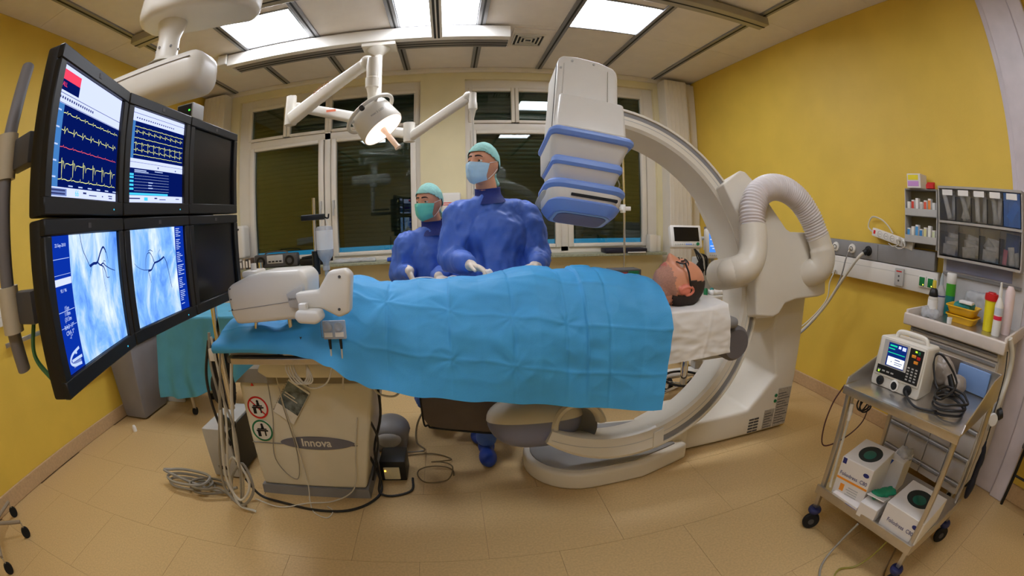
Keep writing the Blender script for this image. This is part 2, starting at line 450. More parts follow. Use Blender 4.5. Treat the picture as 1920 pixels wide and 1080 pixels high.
for i, l in enumerate(lights + lights2):
    where = ['beside the surgical lamp arm', 'between the two middle ceiling rails', 'right of the detector', 'above the monitors towards the camera', 'above the trolley towards the camera', 'behind the camera'][i]
    t = thing('ceiling_light', 'square glowing ceiling light panel ' + where, 'light', (.5 * (l[0] + l[1]), .5 * (l[2] + l[3]), H), group='ceiling light panels')
    b = bmn(); f = .02
    for q in ((l[0] - f, l[0], l[2] - f, l[3] + f), (l[1], l[1] + f, l[2] - f, l[3] + f), (l[0], l[1], l[2] - f, l[2]), (l[0], l[1], l[3], l[3] + f)): box(b, *q, H - .008, H + .02)
    obj('frame', b, M_rail, t)
    b = bmn(); box(b, l[0], l[1], l[2], l[3], H + .004, H + .012)
    obj('diffuser', b, M_panel_light if i < 3 else M_panel_dim, t)
# air outlet panel
t = thing('air_vent', 'square four-way air outlet set into the ceiling panel', 'vent', (.70, 3.78, H))
obj('vent_panel', bx(.54, .90, 3.56, 4.02, H - .012, H + .0, .002), M_ceil, t)
for i in range(4):
    s = .14 - i * .034
    b = bmn()
    for q in ((-s, s, -s, -s + .012), (-s, s, s - .012, s), (-s, -s + .012, -s + .012, s - .012), (s - .012, s, -s + .012, s - .012)):
        box(b, .70 + q[0], .70 + q[1], 3.80 + q[2], 3.80 + q[3], H - .028, H - .012, .002)
    obj('louvre', b, M_white, t)
    obj('slot', bx(.70 - s + .012, .70 + s - .012, 3.80 - s + .012, 3.80 + s - .012, H - .0165 + .001 * i, H - .0125), M_groove, t)

# ---- suspended tracks under the ceiling
def track(name, label, x0, x1, y0, y1, z0, z1, along, m=M_rail, slots=2):
    t = thing(name, label, 'track', (.5 * (x0 + x1), .5 * (y0 + y1), z1))
    obj('profile', bx(x0, x1, y0, y1, z0, z1, .005), m, t)
    for i in range(slots):
        if along == 'x':
            yy = y0 + (i + 1) * (y1 - y0) / (slots + 1); obj('track_slot', bx(x0 + .0, x1 + .0005, yy - .009, yy + .009, z0 - .0015, z0 + .02), M_groove, t)
        else:
            xx = x0 + (i + 1) * (x1 - x0) / (slots + 1); obj('track_slot', bx(xx - .009, xx + .009, y0, y1 + .0005, z0 - .0015, z0 + .02), M_groove, t)
    return t
t = track('ceiling_track', 'long grey ceiling track nearest the camera running wall to wall', -2.52, 2.40, 2.50, 2.64, 2.97, 3.04, 'x', mat('track_grey', (168, 162, 150), .4, .3), 1)
obj('track_end', bx(2.395, 2.402, 2.52, 2.62, 2.985, 3.03), M_groove, t); obj('track_end', bx(-2.522, -2.515, 2.52, 2.62, 2.985, 3.03), M_groove, t)
track('lamp_track', 'white ceiling track carrying the surgical lamp', -2.05, .50, 3.48, 3.56, 2.93, 3.04, 'x', M_white, 0)
track('parallel_track', 'slim grey slotted track between the lamp track and windows', -2.05, .50, 3.66, 3.82, 2.965, 3.04, 'x', mat('track_dark', (140, 136, 132), .4, .4), 2)
track('cross_track', 'short white ceiling track running towards the windows', -.155, -.065, 2.66, 3.475, 2.915, 2.97, 'y', M_white, 2)
b = bx(-2.16, -2.055, 3.46, 3.84, 2.95, 3.05, .01)
tag(obj('track_end_block', b, M_white), 'white end block joining the two parallel tracks at left', 'track end')
# ================================================================== C-ARM GANTRY
M_shell = mat('gantry_shell', (226, 218, 202), .34, var=.015)
M_shellg = mat('gantry_grey', (150, 148, 146), .45)
G = thing('c_arm_gantry', 'large white floor-mounted C-arm X-ray gantry curving around the patient', 'x-ray machine', (.62, 2.15, 0))
# floor plate: round at the pivot, running to the column
pts = []
for i in range(19):
    a = math.radians(270 - i * 10)
    pts.append((.64 + .31 * math.cos(a), 2.16 + .30 * math.sin(a)))
pts += [(1.28, 2.40), (1.28, 1.99), (.95, 1.88)]
b = bmn(); prism(b, pts, 0, .105, 'z', .02, 3); obj('base_plate', b, M_shell, G, True)
cx, cy0 = .64, 2.16
b = bmn(); prism(b, [(cx + (p[0] - cx) * .88, cy0 + (p[1] - cy0) * .86) for p in pts], .1, .112, 'z', .004); obj('base_inlay', b, M_shellg, G, True)
# L-shaped arm: low beam, ramp, column
prof = [(1.22, .012), (2.17, .012), (2.19, .93), (1.96, 1.02), (1.90, .72), (1.985, .41), (1.77, .20), (1.22, .185)]
b = bmn(); prism(b, prof, 2.06, 2.46, 'y', .022, 3); obj('column', b, M_shell, G, True)
b = bmn(); prism(b, [(1.10, .105), (1.30, .19), (1.30, .012), (1.10, .03)], 2.04, 2.42, 'y', .008, 2); obj('beam_joint', b, M_shell, G, True)
# warning labels on the column
M_lab = mat('silver_label', (168, 160, 146), .45, var=.25, scale=120)
obj('rating_label', bx(2.03, 2.155, 2.056, 2.061, .03, .31, .001), M_lab, G)
obj('rating_label', bx(1.93, 2.02, 2.056, 2.061, .03, .17, .001), M_lab, G)
b = bmn()
for (x, z) in ((2.012, .225), (2.012, .265)): cyl(b, (x, 2.0605, z), (x, 2.0545, z), .012, n=16)
obj('green_symbol', b, M_green, G)
b = bmn()
for i in range(5):
    for j in range(2): box(b, 1.80 + j * .045, 1.84 + j * .045, 2.057, 2.0605, .03 + i * .022, .042 + i * .022)
for i in range(12): box(b, 2.035, 2.15 - (i % 3) * .02, 2.0552, 2.0562, .05 + i * .02, .055 + i * .02)
for i in range(6): box(b, 1.935, 2.01 - (i % 2) * .02, 2.0552, 2.0562, .04 + i * .02, .045 + i * .02)
obj('fine_print', b, M_dgrey, G, kind='stuff')

TILT = math.radians(-15)
MT = Matrix.Translation((0, 2.1, 1.095)) @ Matrix.Rotation(TILT, 4, 'X')
CX, CZ = .757, .003
def arcband(a0, a1, prof, n=72, outer_fn=None):
    """prof: closed section [(r, y)], swept about (CX, CZ) from angle a0 to a1 in the gantry plane"""
    b = bmn(); rings = []
    for i in range(n + 1):
        t = i / n; a = math.radians(a0 + (a1 - a0) * t)
        rings.append([b.verts.new(MT @ Vector((CX + (outer_fn(r, a) if outer_fn else r) * math.cos(a), yy, CZ + (outer_fn(r, a) if outer_fn else r) * math.sin(a)))) for (r, yy) in prof])
    m = len(prof)
    for A, B in zip(rings, rings[1:]):
        for i in range(m): b.faces.new((A[i], A[(i + 1) % m], B[(i + 1) % m], B[i]))
    b.faces.new(rings[0]); b.faces.new(rings[-1][::-1])
    return b
obj('c_arm', arcband(102, -78, [(.80, -.085), (.815, -.10), (.868, -.10), (.868, -.088), (.90, -.088), (.90, -.10), (.912, -.10), (.918, -.094), (.918, .124), (.912, .13), (.815, .13), (.80, .115)]), M_shell, G, True)
obj('c_arm_groove', arcband(101, -77, [(.869, -.0905), (.869, -.086), (.899, -.086), (.899, -.0905)]), M_mgrey, G, True)
obj('c_arm_seam', arcband(98, -76, [(.846, -.1012), (.846, -.0995), (.849, -.0995), (.849, -.1012)]), M_lgrey, G, True)
# lower end of the C: smooth closed profile that curls up round the tube
def taper(r, a):
    d = max(0.0, (-math.degrees(a)) - 88) / 30
    return r - (.05 * d * d if r > .86 else -.0 * d)
low = obj('c_arm_end', arcband(-76, -115, [(.80, -.088), (.812, -.103), (.905, -.103), (.918, -.092), (.918, .12), (.905, .13), (.812, .13), (.80, .115)], 30, taper), M_shell, G, True)
obj('end_cover_seam', arcband(-77, -114, [(.853, -.1045), (.853, -.102), (.8555, -.102), (.8555, -.1045)], 30), M_lgrey, low)
b = bmn(); a = math.radians(-76.5)
prism(b, [(CX + .86 * math.cos(a + k) + dx, CZ + .86 * math.sin(a + k) + dz) for (k, dx, dz) in ((-.035, 0, -.05), (.035, .0, -.045), (.04, 0, .035), (-.03, 0, .03))], -.112, -.1, 'y', .003, 2, MT)
obj('clamp_cover', b, M_shell, G, True)
# arched collar round the tube and its recessed drum
b = bmn(); rr = []
for i in range(33):
    a = math.radians(205 - i * 6.2); c, s = math.cos(a), math.sin(a)
    rr.append([b.verts.new(MT @ Vector((.552 + r * c, yy, -.735 + r * s))) for (r, yy) in ((.10, -.075), (.108, -.09), (.125, -.095), (.138, -.085), (.14, .12), (.10, .12))])
for A, B in zip(rr, rr[1:]):
    for i in range(6): b.faces.new((A[i], A[(i + 1) % 6], B[(i + 1) % 6], B[i]))
b.faces.new(rr[0]); b.faces.new(rr[-1][::-1])
obj('tube_collar', b, M_shell, G, True)
b = bmn(); lathe(b, [(.001, .05), (.05, .045), (.085, .02), (.104, -.04), (.104, .11), (.001, .12)], MT @ Vector((.552, 0, -.735)), 32, (MT.to_3x3() @ Vector((0, 1, 0))), caps=False)
obj('tube_drum', b, M_shellg, G, True)
# x-ray tube housing, pale dome over a slate cover
def dome(zsign, sc):
    b = bmn(); n, m = 36, 9; rings = []
    for j in range(m + 1):
        t = j / m * PI / 2
        rings.append([b.verts.new(MT @ Vector((.365 + .245 * sc * math.cos(t) ** .75 * math.copysign(abs(math.cos(p)) ** .85, math.cos(p)), .085 + .175 * sc * math.cos(t) ** .75 * math.copysign(abs(math.sin(p)) ** .85, math.sin(p)), -.69 + zsign * (.115 if zsign > 0 else .15) * math.sin(t)))) for p in (2 * PI * i / n for i in range(n))])
    for A, B in zip(rings, rings[1:]):
        for i in range(n): b.faces.new((A[i], A[(i + 1) % n], B[(i + 1) % n], B[i]))
    b.faces.new(rings[0]); b.faces.new(rings[-1])
    return b
obj('tube_dome', dome(1, 1.0), M_shell, G, True, angle=60)
obj('tube_cover', dome(-1, .985), M_slate, G, True, angle=60)
b = bmn(); lathe(b, [(.105, -.02), (.115, .0), (.112, .016), (.075, .02), (.07, .006), (.001, .005)], MT @ Vector((.335, .085, -.585)), 28, MT.to_3x3() @ Vector((0, 0, 1)), caps=False); obj('collimator_ring', b, M_mgrey, G, True)
b = bmn(); lathe(b, [(.001, 0), (.072, 0), (.072, .01), (.001, .01)], MT @ Vector((.335, .085, -.58)), 28, MT.to_3x3() @ Vector((0, 0, 1)), caps=False); obj('collimator_window', b, M_dgrey, G, True)

# carriage that carries the C, tilted with it
poly = [(1.44, .455), (1.585, .55), (1.625, .545), (1.69, .48), (1.80, .325), (1.885, .215), (1.92, .20), (2.15, .20), (2.185, .17), (2.20, -.10), (2.185, -.18), (2.12, -.192), (1.90, -.197), (1.80, -.215), (1.745, -.27), (1.69, -.285), (1.56, -.268), (1.575, -.08), (1.56, .10), (1.525, .24)]
b = bmn(); prism(b, poly, -.185, .16, 'y', .012, 3, MT); obj('carriage', b, M_shell, G, True)
b = bmn(); lathe(b, [(.20, 0), (.22, .04), (.22, .20), (.19, .24)], (1.94, 2.09, 1.0), 28, (0, 1, 0)); obj('pivot_drum', b, M_shell, G, True)
b = bx(1.86, 2.12, 2.08, 2.44, .72, 1.12, .04, 3); obj('column_head', b, M_shell, G, True)
b = bmn(); ell(b, (1.83, 2.16, .79), (.13, .10, .10), 20, 12); obj('column_fairing', b, M_shell, G, True)
# cable hose: smooth elbow, corrugated arch, smooth elbow
P = [(1.38, -.10, -.03), (1.38, -.20, -.035), (1.405, -.262, -.03), (1.46, -.275, -.005), (1.505, -.275, .06), (1.525, -.275, .14), (1.53, -.272, .20)]
S = spline(P, 6); b = bmn(); tube(b, [MT @ Vector(p) for p in S], .076, 24, radii=[.082] * 8 + [.08] * (len(S) - 8)); obj('hose_elbow', b, M_shell, G, True)
b = bmn(); ell(b, MT @ Vector((1.385, -.235, -.035)), (.095, .085, .08)); obj('elbow_boss', b, M_shell, G, True)
P = [(1.53, -.272, .19), (1.555, -.272, .30), (1.62, -.272, .385), (1.73, -.272, .432), (1.85, -.272, .425), (1.955, -.272, .37), (2.03, -.272, .275), (2.075, -.27, .17), (2.085, -.27, .145)]
S = spline(P, 14); S2 = [S[0]]; acc = 0; step = .0035
L = [0]
for a, c in zip(S, S[1:]): L.append(L[-1] + (c - a).length)
N = int(L[-1] / step); pts2 = []
k = 0
for i in range(N + 1):
    s = i * L[-1] / N
    while k < len(L) - 2 and L[k + 1] < s: k += 1
    f = (s - L[k]) / max(1e-9, L[k + 1] - L[k]); pts2.append(S[k].lerp(S[k + 1], f))
rad = [.074 + .0045 * math.sin(i * step / .0172 * 2 * PI) for i in range(N + 1)]
b = bmn(); tube(b, [MT @ Vector(p) for p in pts2], .07, 28, rad); obj('corrugated_hose', b, mat('hose_white', (222, 214, 212), .32), G, True, angle=80)
S = spline([(2.082, -.27, .16), (2.10, -.27, .08), (2.105, -.262, .02), (2.09, -.235, -.03), (2.05, -.18, -.05), (2.02, -.12, -.05)], 6)
b = bmn(); tube(b, [MT @ Vector(p) for p in S], .078, 24, [.076] * 6 + [.083] * (len(S) - 6)); obj('hose_elbow', b, M_shell, G, True)
b = bmn(); prism(b, [(1.40, -.115), (1.58, -.10), (1.58, -.09), (1.40, -.105)], -.115, -.095, 'y', 0, 1, MT); obj('carriage_ledge', b, M_shell, G)

# flat-panel detector stack
MD = MT @ Matrix.Translation((.555, 0, 0)) @ Matrix.Rotation(math.radians(9), 4, 'Y')
def rslab(w0, w1, u0, u1, y0, y1, r, u0b=None, u1b=None, y0b=None, y1b=None, bev=.006):
    """rounded-corner slab between heights w0 (bottom outline ...b) and w1 (top outline)"""
    u0b = u0 if u0b is None else u0b; u1b = u1 if u1b is None else u1b; y0b = y0 if y0b is None else y0b; y1b = y1 if y1b is None else y1b
    b = bmn()
    def ring(a0, a1, c0, c1, r, z): return [b.verts.new(MD @ Vector((p[0], p[1], z))) for p in rrect(a1 - a0, c1 - c0, r, 5, .5 * (a0 + a1), .5 * (c0 + c1))]
    e = bev
    R = [ring(u0b + e, u1b - e, y0b + e, y1b - e, max(r - e, .003), w0), ring(u0b, u1b, y0b, y1b, r, w0 + e), ring(u0, u1, y0, y1, r, w1 - e), ring(u0 + e, u1 - e, y0 + e, y1 - e, max(r - e, .003), w1)]
    n = len(R[0])
    for A, B in zip(R, R[1:]):
        for i in range(n): b.faces.new((A[i], A[(i + 1) % n], B[(i + 1) % n], B[i]))
    b.faces.new(R[0][::-1]); b.faces.new(R[-1])
    return b
b = bmn(); prism(b, [(-.168, .56), (.168, .56), (.168, 1.09), (.162, 1.125), (.142, 1.15), (.06, 1.172), (-.06, 1.178), (-.142, 1.17), (-.16, 1.15), (-.168, 1.12)], -.185, .07, 'y', .012, 3, MD)
det = obj('detector_housing', b, M_white, G, True)
b = bmn(); box(b, -.135, .105, -.193, -.183, .60, 1.115, .003, 2, MD); obj('front_panel', b, M_white, det, True)
b = bmn(); box(b, .108, .152, -.193, -.183, .60, 1.115, .003, 2, MD); obj('side_strip', b, M_white, det, True)
b = bmn()
for (u, wv) in ((-.09, 1.14), (.03, 1.145), (-.15, 1.08)): cyl(b, MD @ Vector((u, -.19, wv)), MD @ Vector((u, -.182, wv)), .007, n=12)
obj('screw_cap', b, M_lgrey, det, kind='stuff')
for sx in (-.1695, .1695):
    b = bmn(); box(b, sx - .001, sx + .001, -.16, -.15, .62, 1.12, 0, 1, MD); obj('panel_gap', b, M_dgrey, det)
obj('detector_collar', rslab(.685, .885, -.155, .185, -.235, .07, .02, -.165, .195, -.25, .07), M_white, G, True)
obj('detector_flare', rslab(.655, .69, -.165, .195, -.25, .07, .025, -.19, .215, -.285, .07, .004), M_white, G, True)
obj('collision_rim', rslab(.625, .665, -.20, .225, -.30, .065, .045, bev=.014), M_periw, G, True)
obj('lower_housing', rslab(.515, .63, -.185, .205, -.27, .06, .03, -.175, .17, -.20, .06, .004), M_white, G, True)
b = bmn()
for u in (-.13, .12): box(b, u - .004, u + .004, -.216, -.205, .50, .55, 0, 1, MD)
box(b, -.15, .15, -.2115, -.206, .535, .540, 0, 1, MD); obj('housing_slot', b, M_dgrey, G)
MD = MD @ Matrix.Translation((.018, 0, .020))
obj('lower_rim', rslab(.475, .52, -.185, .17, -.235, .05, .03, bev=.012), M_periw, G, True)
obj('detector_neck', rslab(.40, .48, -.175, .16, -.22, .05, .03, -.15, .14, -.16, .05, .004), M_white, G, True)
obj('cover_bulge', rslab(.345, .485, -.165, .17, -.02, .16, .07, -.20, .205, -.16, .16, .02), M_ivory, G, True)
obj('band_rim', rslab(.365, .41, -.20, .205, -.225, .09, .08, bev=.015), M_periw, G, True)
obj('detector_band', rslab(.31, .375, -.185, .19, -.21, .08, .07, -.18, .18, -.20, .08, .006), M_white, G, True)
obj('face_rim', rslab(.262, .325, -.178, .18, -.215, .08, .07, -.165, .168, -.20, .07, .02), M_periw, G, True)
obj('band_slot', rslab(.331, .343, -.08, .15, -.2135, -.19, .004, bev=.001), M_blackmatt, G)
obj('face_border', rslab(.2585, .264, -.135, .138, -.17, .04, .05, bev=.001), mat('face_pale', (158, 196, 232), .4), G)
obj('detector_face', rslab(.2555, .2595, -.12, .123, -.155, .025, .045, bev=.001), mat('face_grey', (96, 110, 150), .5), G)
b = wire([MD @ Vector(p) for p in ((.19, .0, .60), (.225, .02, .55), (.23, .0, .50), (.21, .03, .47))], .004); obj('detector_cable', b, M_cable, G, True)
# ================================================================== PATIENT TABLE
TB = thing('patient_table', 'white pedestal patient table with grey mattress under the blue drape', 'table', (-.82, 2.14, 0))
M_ped = mat('pedestal_shell', (226, 219, 200), .4, var=.04, scale=6)
b = bmn()   # tapered pedestal
def frustum(b, lo, hi, z0, z1):
    A = [b.verts.new((x, y, z0)) for x, y in ((lo[0], lo[2]), (lo[1], lo[2]), (lo[1], lo[3]), (lo[0], lo[3]))]
    B = [b.verts.new((x, y, z1)) for x, y in ((hi[0], hi[2]), (hi[1], hi[2]), (hi[1], hi[3]), (hi[0], hi[3]))]
    b.faces.new(A[::-1]); b.faces.new(B)
    for i in range(4): b.faces.new((A[i], A[(i + 1) % 4], B[(i + 1) % 4], B[i]))
    return b
frustum(b, (-1.14, -.53, 1.925, 2.34), (-1.125, -.40, 1.905, 2.37), .055, .675)
bmesh.ops.bevel(b, geom=list(b.edges), offset=.02, segments=3, profile=.5, affect='EDGES')
obj('pedestal', b, M_ped, TB, True)
obj('pedestal_foot', frustum(bmn(), (-1.155, -.515, 1.915, 2.35), (-1.15, -.52, 1.918, 2.35), 0, .055), M_mgrey, TB)
obj('pedestal_cap', frustum(bmn(), (-1.14, -.385, 1.895, 2.38), (-1.06, -.42, 1.93, 2.33), .675, .735), mat('cap_grey', (150, 140, 122), .5), TB)
obj('panel_seam', bx(-1.128, -.53, 1.910, 1.93, .330, .333), M_mgrey, TB)
b = bmn(); prism(b, [(-.95, .765), (-.90, .835), (-.40, .80), (-.42, .735), (-.90, .735)], 1.80, 2.30, 'y', .012, 2); obj('lift_carriage', b, M_ped, TB, True)
obj('lift_neck', bx(-.98, -.45, 1.84, 2.2, .79, .905, .012), M_ped, TB, True)
# name plate
b = bmn(); pts = [(-.748 + .205 * math.cos(t), .343 + .037 * math.copysign(abs(math.sin(t)) ** 1.25, math.sin(t))) for t in (2 * PI * i / 40 for i in range(40))]
prism(b, pts, 1.9085, 1.915, 'y', 0); np_ = obj('name_plate', b, mat('plate_slate', (112, 112, 126), .5), TB)
lettering('Innova', .062, (-.748, 1.9075, .345), (1, 0, 0), (0, 0, 1), M_white, np_, bold=.0012)
# round stickers
def ring_sticker(x, z, col, strike):
    s = obj('warning_sticker', cyl(bmn(), (x, 1.913, z), (x, 1.907, z), .062, n=32), M_paper, TB)
    b = bmn(); n = 40
    for i in range(n):
        a0, a1 = 2 * PI * i / n, 2 * PI * (i + 1) / n
        quad(b, *[(x + r * math.cos(a), 1.9062, z + r * math.sin(a)) for r, a in ((.062, a0), (.062, a1), (.052, a1), (.052, a0))])
    if strike: ribbon(b, [(x - .04, 1.906, z + .04), (x + .04, 1.906, z - .04)], .004, (0, 1, 0))
    obj('sticker_ring', b, col, s)
    b = bmn()   # little pictogram: table, lying figure and C
    for q in ((-.035, .035, -.004, .004), (-.03, -.012, -.034, -.004), (.012, .02, -.03, -.004), (-.028, .028, .006, .013)): box(b, x + q[0], x + q[1], 1.9055, 1.9065, z + q[2], z + q[3])
    ell(b, (x + .004, 1.906, z + .034), (.008, .0008, .008), 12, 6); prism(b, [(x - .004, z + .012), (x + .014, z + .012), (x + .012, z + .028), (x - .002, z + .028)], 1.9055, 1.9065)
    obj('pictogram', b, M_blackmatt, s)
ring_sticker(-1.040, .537, M_red, True); ring_sticker(-1.045, .406, M_green, False)
b = bmn(); prism(b, [(-1.055, .655), (-1.035, .655), (-1.045, .672)], 1.9035, 1.906); obj('hazard_sticker', b, M_red, TB)
# floating top, mattress and head end
obj('table_top', bx(-.98, 1.10, 1.59, 2.01, .87, .905, .012), mat('carbon_top', (70, 70, 74), .4), TB, True)
obj('side_rail', bx(-.95, .2, 1.575, 1.587, .875, .90, .002), M_steel, TB)
b = bx(-.97, 1.24, 1.59, 2.01, .905, .955, .02, 3); obj('mattress', b, M_mgrey, TB, True)
b = bmn(); lathe(b, [(.001, -.19), (.07, -.19), (.085, -.17), (.085, .17), (.07, .19), (.001, .19)], (1.25, 1.80, .825), 24, (0, 1, 0), caps=False); obj('head_end_pad', b, mat('pad_grey', (104, 100, 102), .6), TB, True)
obj('head_end_bracket', bx(1.08, 1.29, 1.72, 1.88, .725, .755, .008), M_lgrey, TB, True)

# tableside control consoles standing on the rail
CB = thing('control_console', 'bulky ivory tableside control housing on steel posts', 'control box', (-.70, 1.66, .94))
b = bmn(); prism(b, [(-.885, 1.09), (-.865, 1.05), (-.76, 1.055), (-.585, 1.065), (-.545, 1.085), (-.535, 1.215), (-.56, 1.245), (-.72, 1.245), (-.79, 1.235), (-.87, 1.205), (-.895, 1.19)], 1.53, 1.70, 'y', .018, 3)
obj('housing', b, M_whitegrey, CB, True)
b = bmn(); prism(b, [(-.893, 1.104), (-.55, 1.137), (-.55, 1.139), (-.893, 1.106)], 1.5285, 1.5315); obj('housing_seam', b, M_mgrey, CB)
b = bmn()
for z in (1.11, 1.15, 1.19): cyl(b, (-.875, 1.531, z), (-.875, 1.5275, z), .003, n=8)
obj('screw', b, M_dgrey, CB, kind='stuff')
b = bx(-.83, -.76, 1.56, 1.66, 1.225, 1.25, .008); cyl(b, (-.79, 1.60, 1.24), (-.79, 1.60, 1.275), .012); obj('knob_pad', b, M_whitegrey, CB, True)
obj('support_post', cy((-.665, 1.64, .93), (-.665, 1.64, 1.07), .012), M_chrome, CB, True)
obj('support_post', cy((-.85, 1.64, .90), (-.82, 1.64, 1.06), .008), M_chrome, CB, True)
b = bmn()
prism(b, [(-.615, 1.165), (-.55, 1.195), (-.545, 1.18), (-.565, 1.11), (-.605, 1.115)], 1.50, 1.53, 'y', .004); obj('swivel_plate', b, M_lgrey, CB, True)
b = bmn(); prism(b, [(-.56, 1.175), (-.47, 1.18), (-.425, 1.245), (-.365, 1.25), (-.345, 1.23), (-.36, 1.10), (-.40, 1.085), (-.465, 1.12), (-.545, 1.118)], 1.44, 1.50, 'y', .012, 3)
obj('touch_unit', b, M_whitegrey, CB, True)
b = bmn(); prism(b, [(-.54, 1.125), (-.46, 1.12), (-.45, 1.09), (-.47, 1.075), (-.535, 1.08), (-.55, 1.10)], 1.39, 1.46, 'y', .01, 3); obj('hand_grip', b, M_white, CB, True)
obj('grip_button', bx(-.535, -.505, 1.405, 1.435, 1.12, 1.145, .005), M_white, CB, True)
b = bmn()
for (x, z) in ((-.385, 1.225), (-.395, 1.115)): cyl(b, (x, 1.441, z), (x, 1.437, z), .005, n=10)
obj('cover_screw', b, M_dgrey, CB, kind='stuff')
lettering('Innova', .016, (-.585, 1.4985, 1.148), (1, .0, .06), (0, 0, 1), M_mgrey, CB)
# rail clamp with knobs
RC = thing('rail_clamp', 'grey metal rail clamp with black star knobs below the console', 'clamp', (-.63, 1.60, .92))
obj('clamp_body', bx(-.685, -.575, 1.555, 1.625, .918, .955, .005), M_lgrey, RC, True)
b = bmn()
for x in (-.67, -.635, -.61): cyl(b, (x, 1.556, .937), (x, 1.551, .937), .011, n=14)
obj('socket', b, M_dgrey, RC, kind='stuff')
for (x, y_, z, ax) in ((-.70, 1.58, .94, (-1, 0, 0)), (-.555, 1.58, .925, (1, 0, 0)), (-.605, 1.60, .965, (0, 0, 1))):
    b = bmn(); lathe(b, [(.008, -.012), (.008, .0), (.022, .002), (.024, .012), (.018, .02), (.001, .02)], (x, y_, z), 10, ax, caps=False); obj('knob', b, M_black, RC, True)
# pressure transducers hanging in front of the drape
PT = thing('transducer_block', 'clear twin pressure transducer block with two plugs on drape', 'transducer', (-.45, 1.54, .99))
obj('carrier', bx(-.495, -.405, 1.535, 1.548, .985, 1.055, .004), M_bag, PT, True)
obj('hanger', bx(-.505, -.492, 1.54, 1.55, .99, 1.12, .002), M_clear, PT, True)
for x in (-.473, -.43):
    obj('dome', lathe(bmn(), [(.001, 0), (.018, 0), (.018, .008), (.01, .014), (.001, .014)], (x, 1.535, 1.033), 16, (0, -1, 0), caps=False), M_bag, PT, True)
    obj('tag', bx(x - .016, x + .016, 1.531, 1.535, .995, 1.012), M_paper, PT)
    obj('plug', cy((x, 1.54, .985), (x, 1.54, .948), .006, .0045, 10), M_black, PT, True)
for (x, pts) in ((-.473, [(-.473, 1.54, .95), (-.485, 1.56, .87), (-.53, 1.60, .79), (-.60, 1.62, .76), (-.66, 1.62, .80), (-.665, 1.60, .90)]), (-.43, [(-.43, 1.54, .95), (-.44, 1.56, .86), (-.46, 1.60, .79), (-.48, 1.66, .74)])):
    obj('lead', wire(pts, .0035), M_cableL, PT, True)

# ================================================================== MONITOR BANK
MB_ = thing('monitor_bank', 'bank of six black monitors in two rows hanging left of the table', 'monitors', (-.98, 1.2, 1.10))
colx = [((-.807, .555), (-.935, .975)), ((-.935, .975), (-.955, 1.385)), ((-.955, 1.385), (-.967, 1.815))]
zr = [(1.485, 1.842), (1.122, 1.479)]
E1 = 1.3
S_blue = glow('screen_navy', (4, 22, 96), 1.0); S_white = glow('screen_white', (196, 206, 250), 1.35); S_grey = glow('screen_grey', (120, 140, 200), 1.0)
S_yel = glow('trace_yellow', (236, 240, 150), 1.2); S_red = glow('trace_red', (240, 90, 100), 1.1); S_cy = glow('screen_cyan', (70, 200, 240), 1.2)
S_lb = glow('screen_steelblue', (70, 130, 200), 1.0); S_redb = glow('alarm_red', (245, 70, 100), 1.1); S_txt = glow('screen_text', (190, 210, 255), 1.1); S_ink = glow('screen_ink', (60, 70, 130), .8)
S_side = glow('angio_side', (10, 50, 170), 1.0)
def angio_mat(name, seed):
    m = bpy.data.materials.new(name); m.use_nodes = True; nt = m.node_tree; nt.nodes.clear()
    o = nt.nodes.new('ShaderNodeOutputMaterial'); e = nt.nodes.new('ShaderNodeEmission'); tc = nt.nodes.new('ShaderNodeTexCoord')
    mp = nt.nodes.new('ShaderNodeMapping'); mp.inputs['Location'].default_value = (seed, seed * 1.7, 0); mp.inputs['Scale'].default_value = (1, 1, .5)
    n1 = nt.nodes.new('ShaderNodeTexNoise'); n1.inputs['Scale'].default_value = 9; n1.inputs['Detail'].default_value = 7; n1.inputs['Roughness'].default_value = .62; n1.inputs['Distortion'].default_value = .6
    r = nt.nodes.new('ShaderNodeValToRGB'); r.color_ramp.elements[0].position = .30; r.color_ramp.elements[0].color = (*srgb(44, 110, 226), 1)
    r.color_ramp.elements[1].position = .62; r.color_ramp.elements[1].color = (*srgb(226, 240, 255), 1); q = r.color_ramp.elements.new(.46); q.color = (*srgb(130, 184, 250), 1)
    nt.links.new(tc.outputs['Object'], mp.inputs[0]); nt.links.new(mp.outputs[0], n1.inputs['Vector']); nt.links.new(n1.outputs['Fac'], r.inputs[0]); nt.links.new(r.outputs[0], e.inputs[0]); e.inputs[1].default_value = 1.15
    nt.links.new(e.outputs[0], o.inputs[0]); return m
S_vein = glow('vessel_dark', (16, 44, 130), .9)
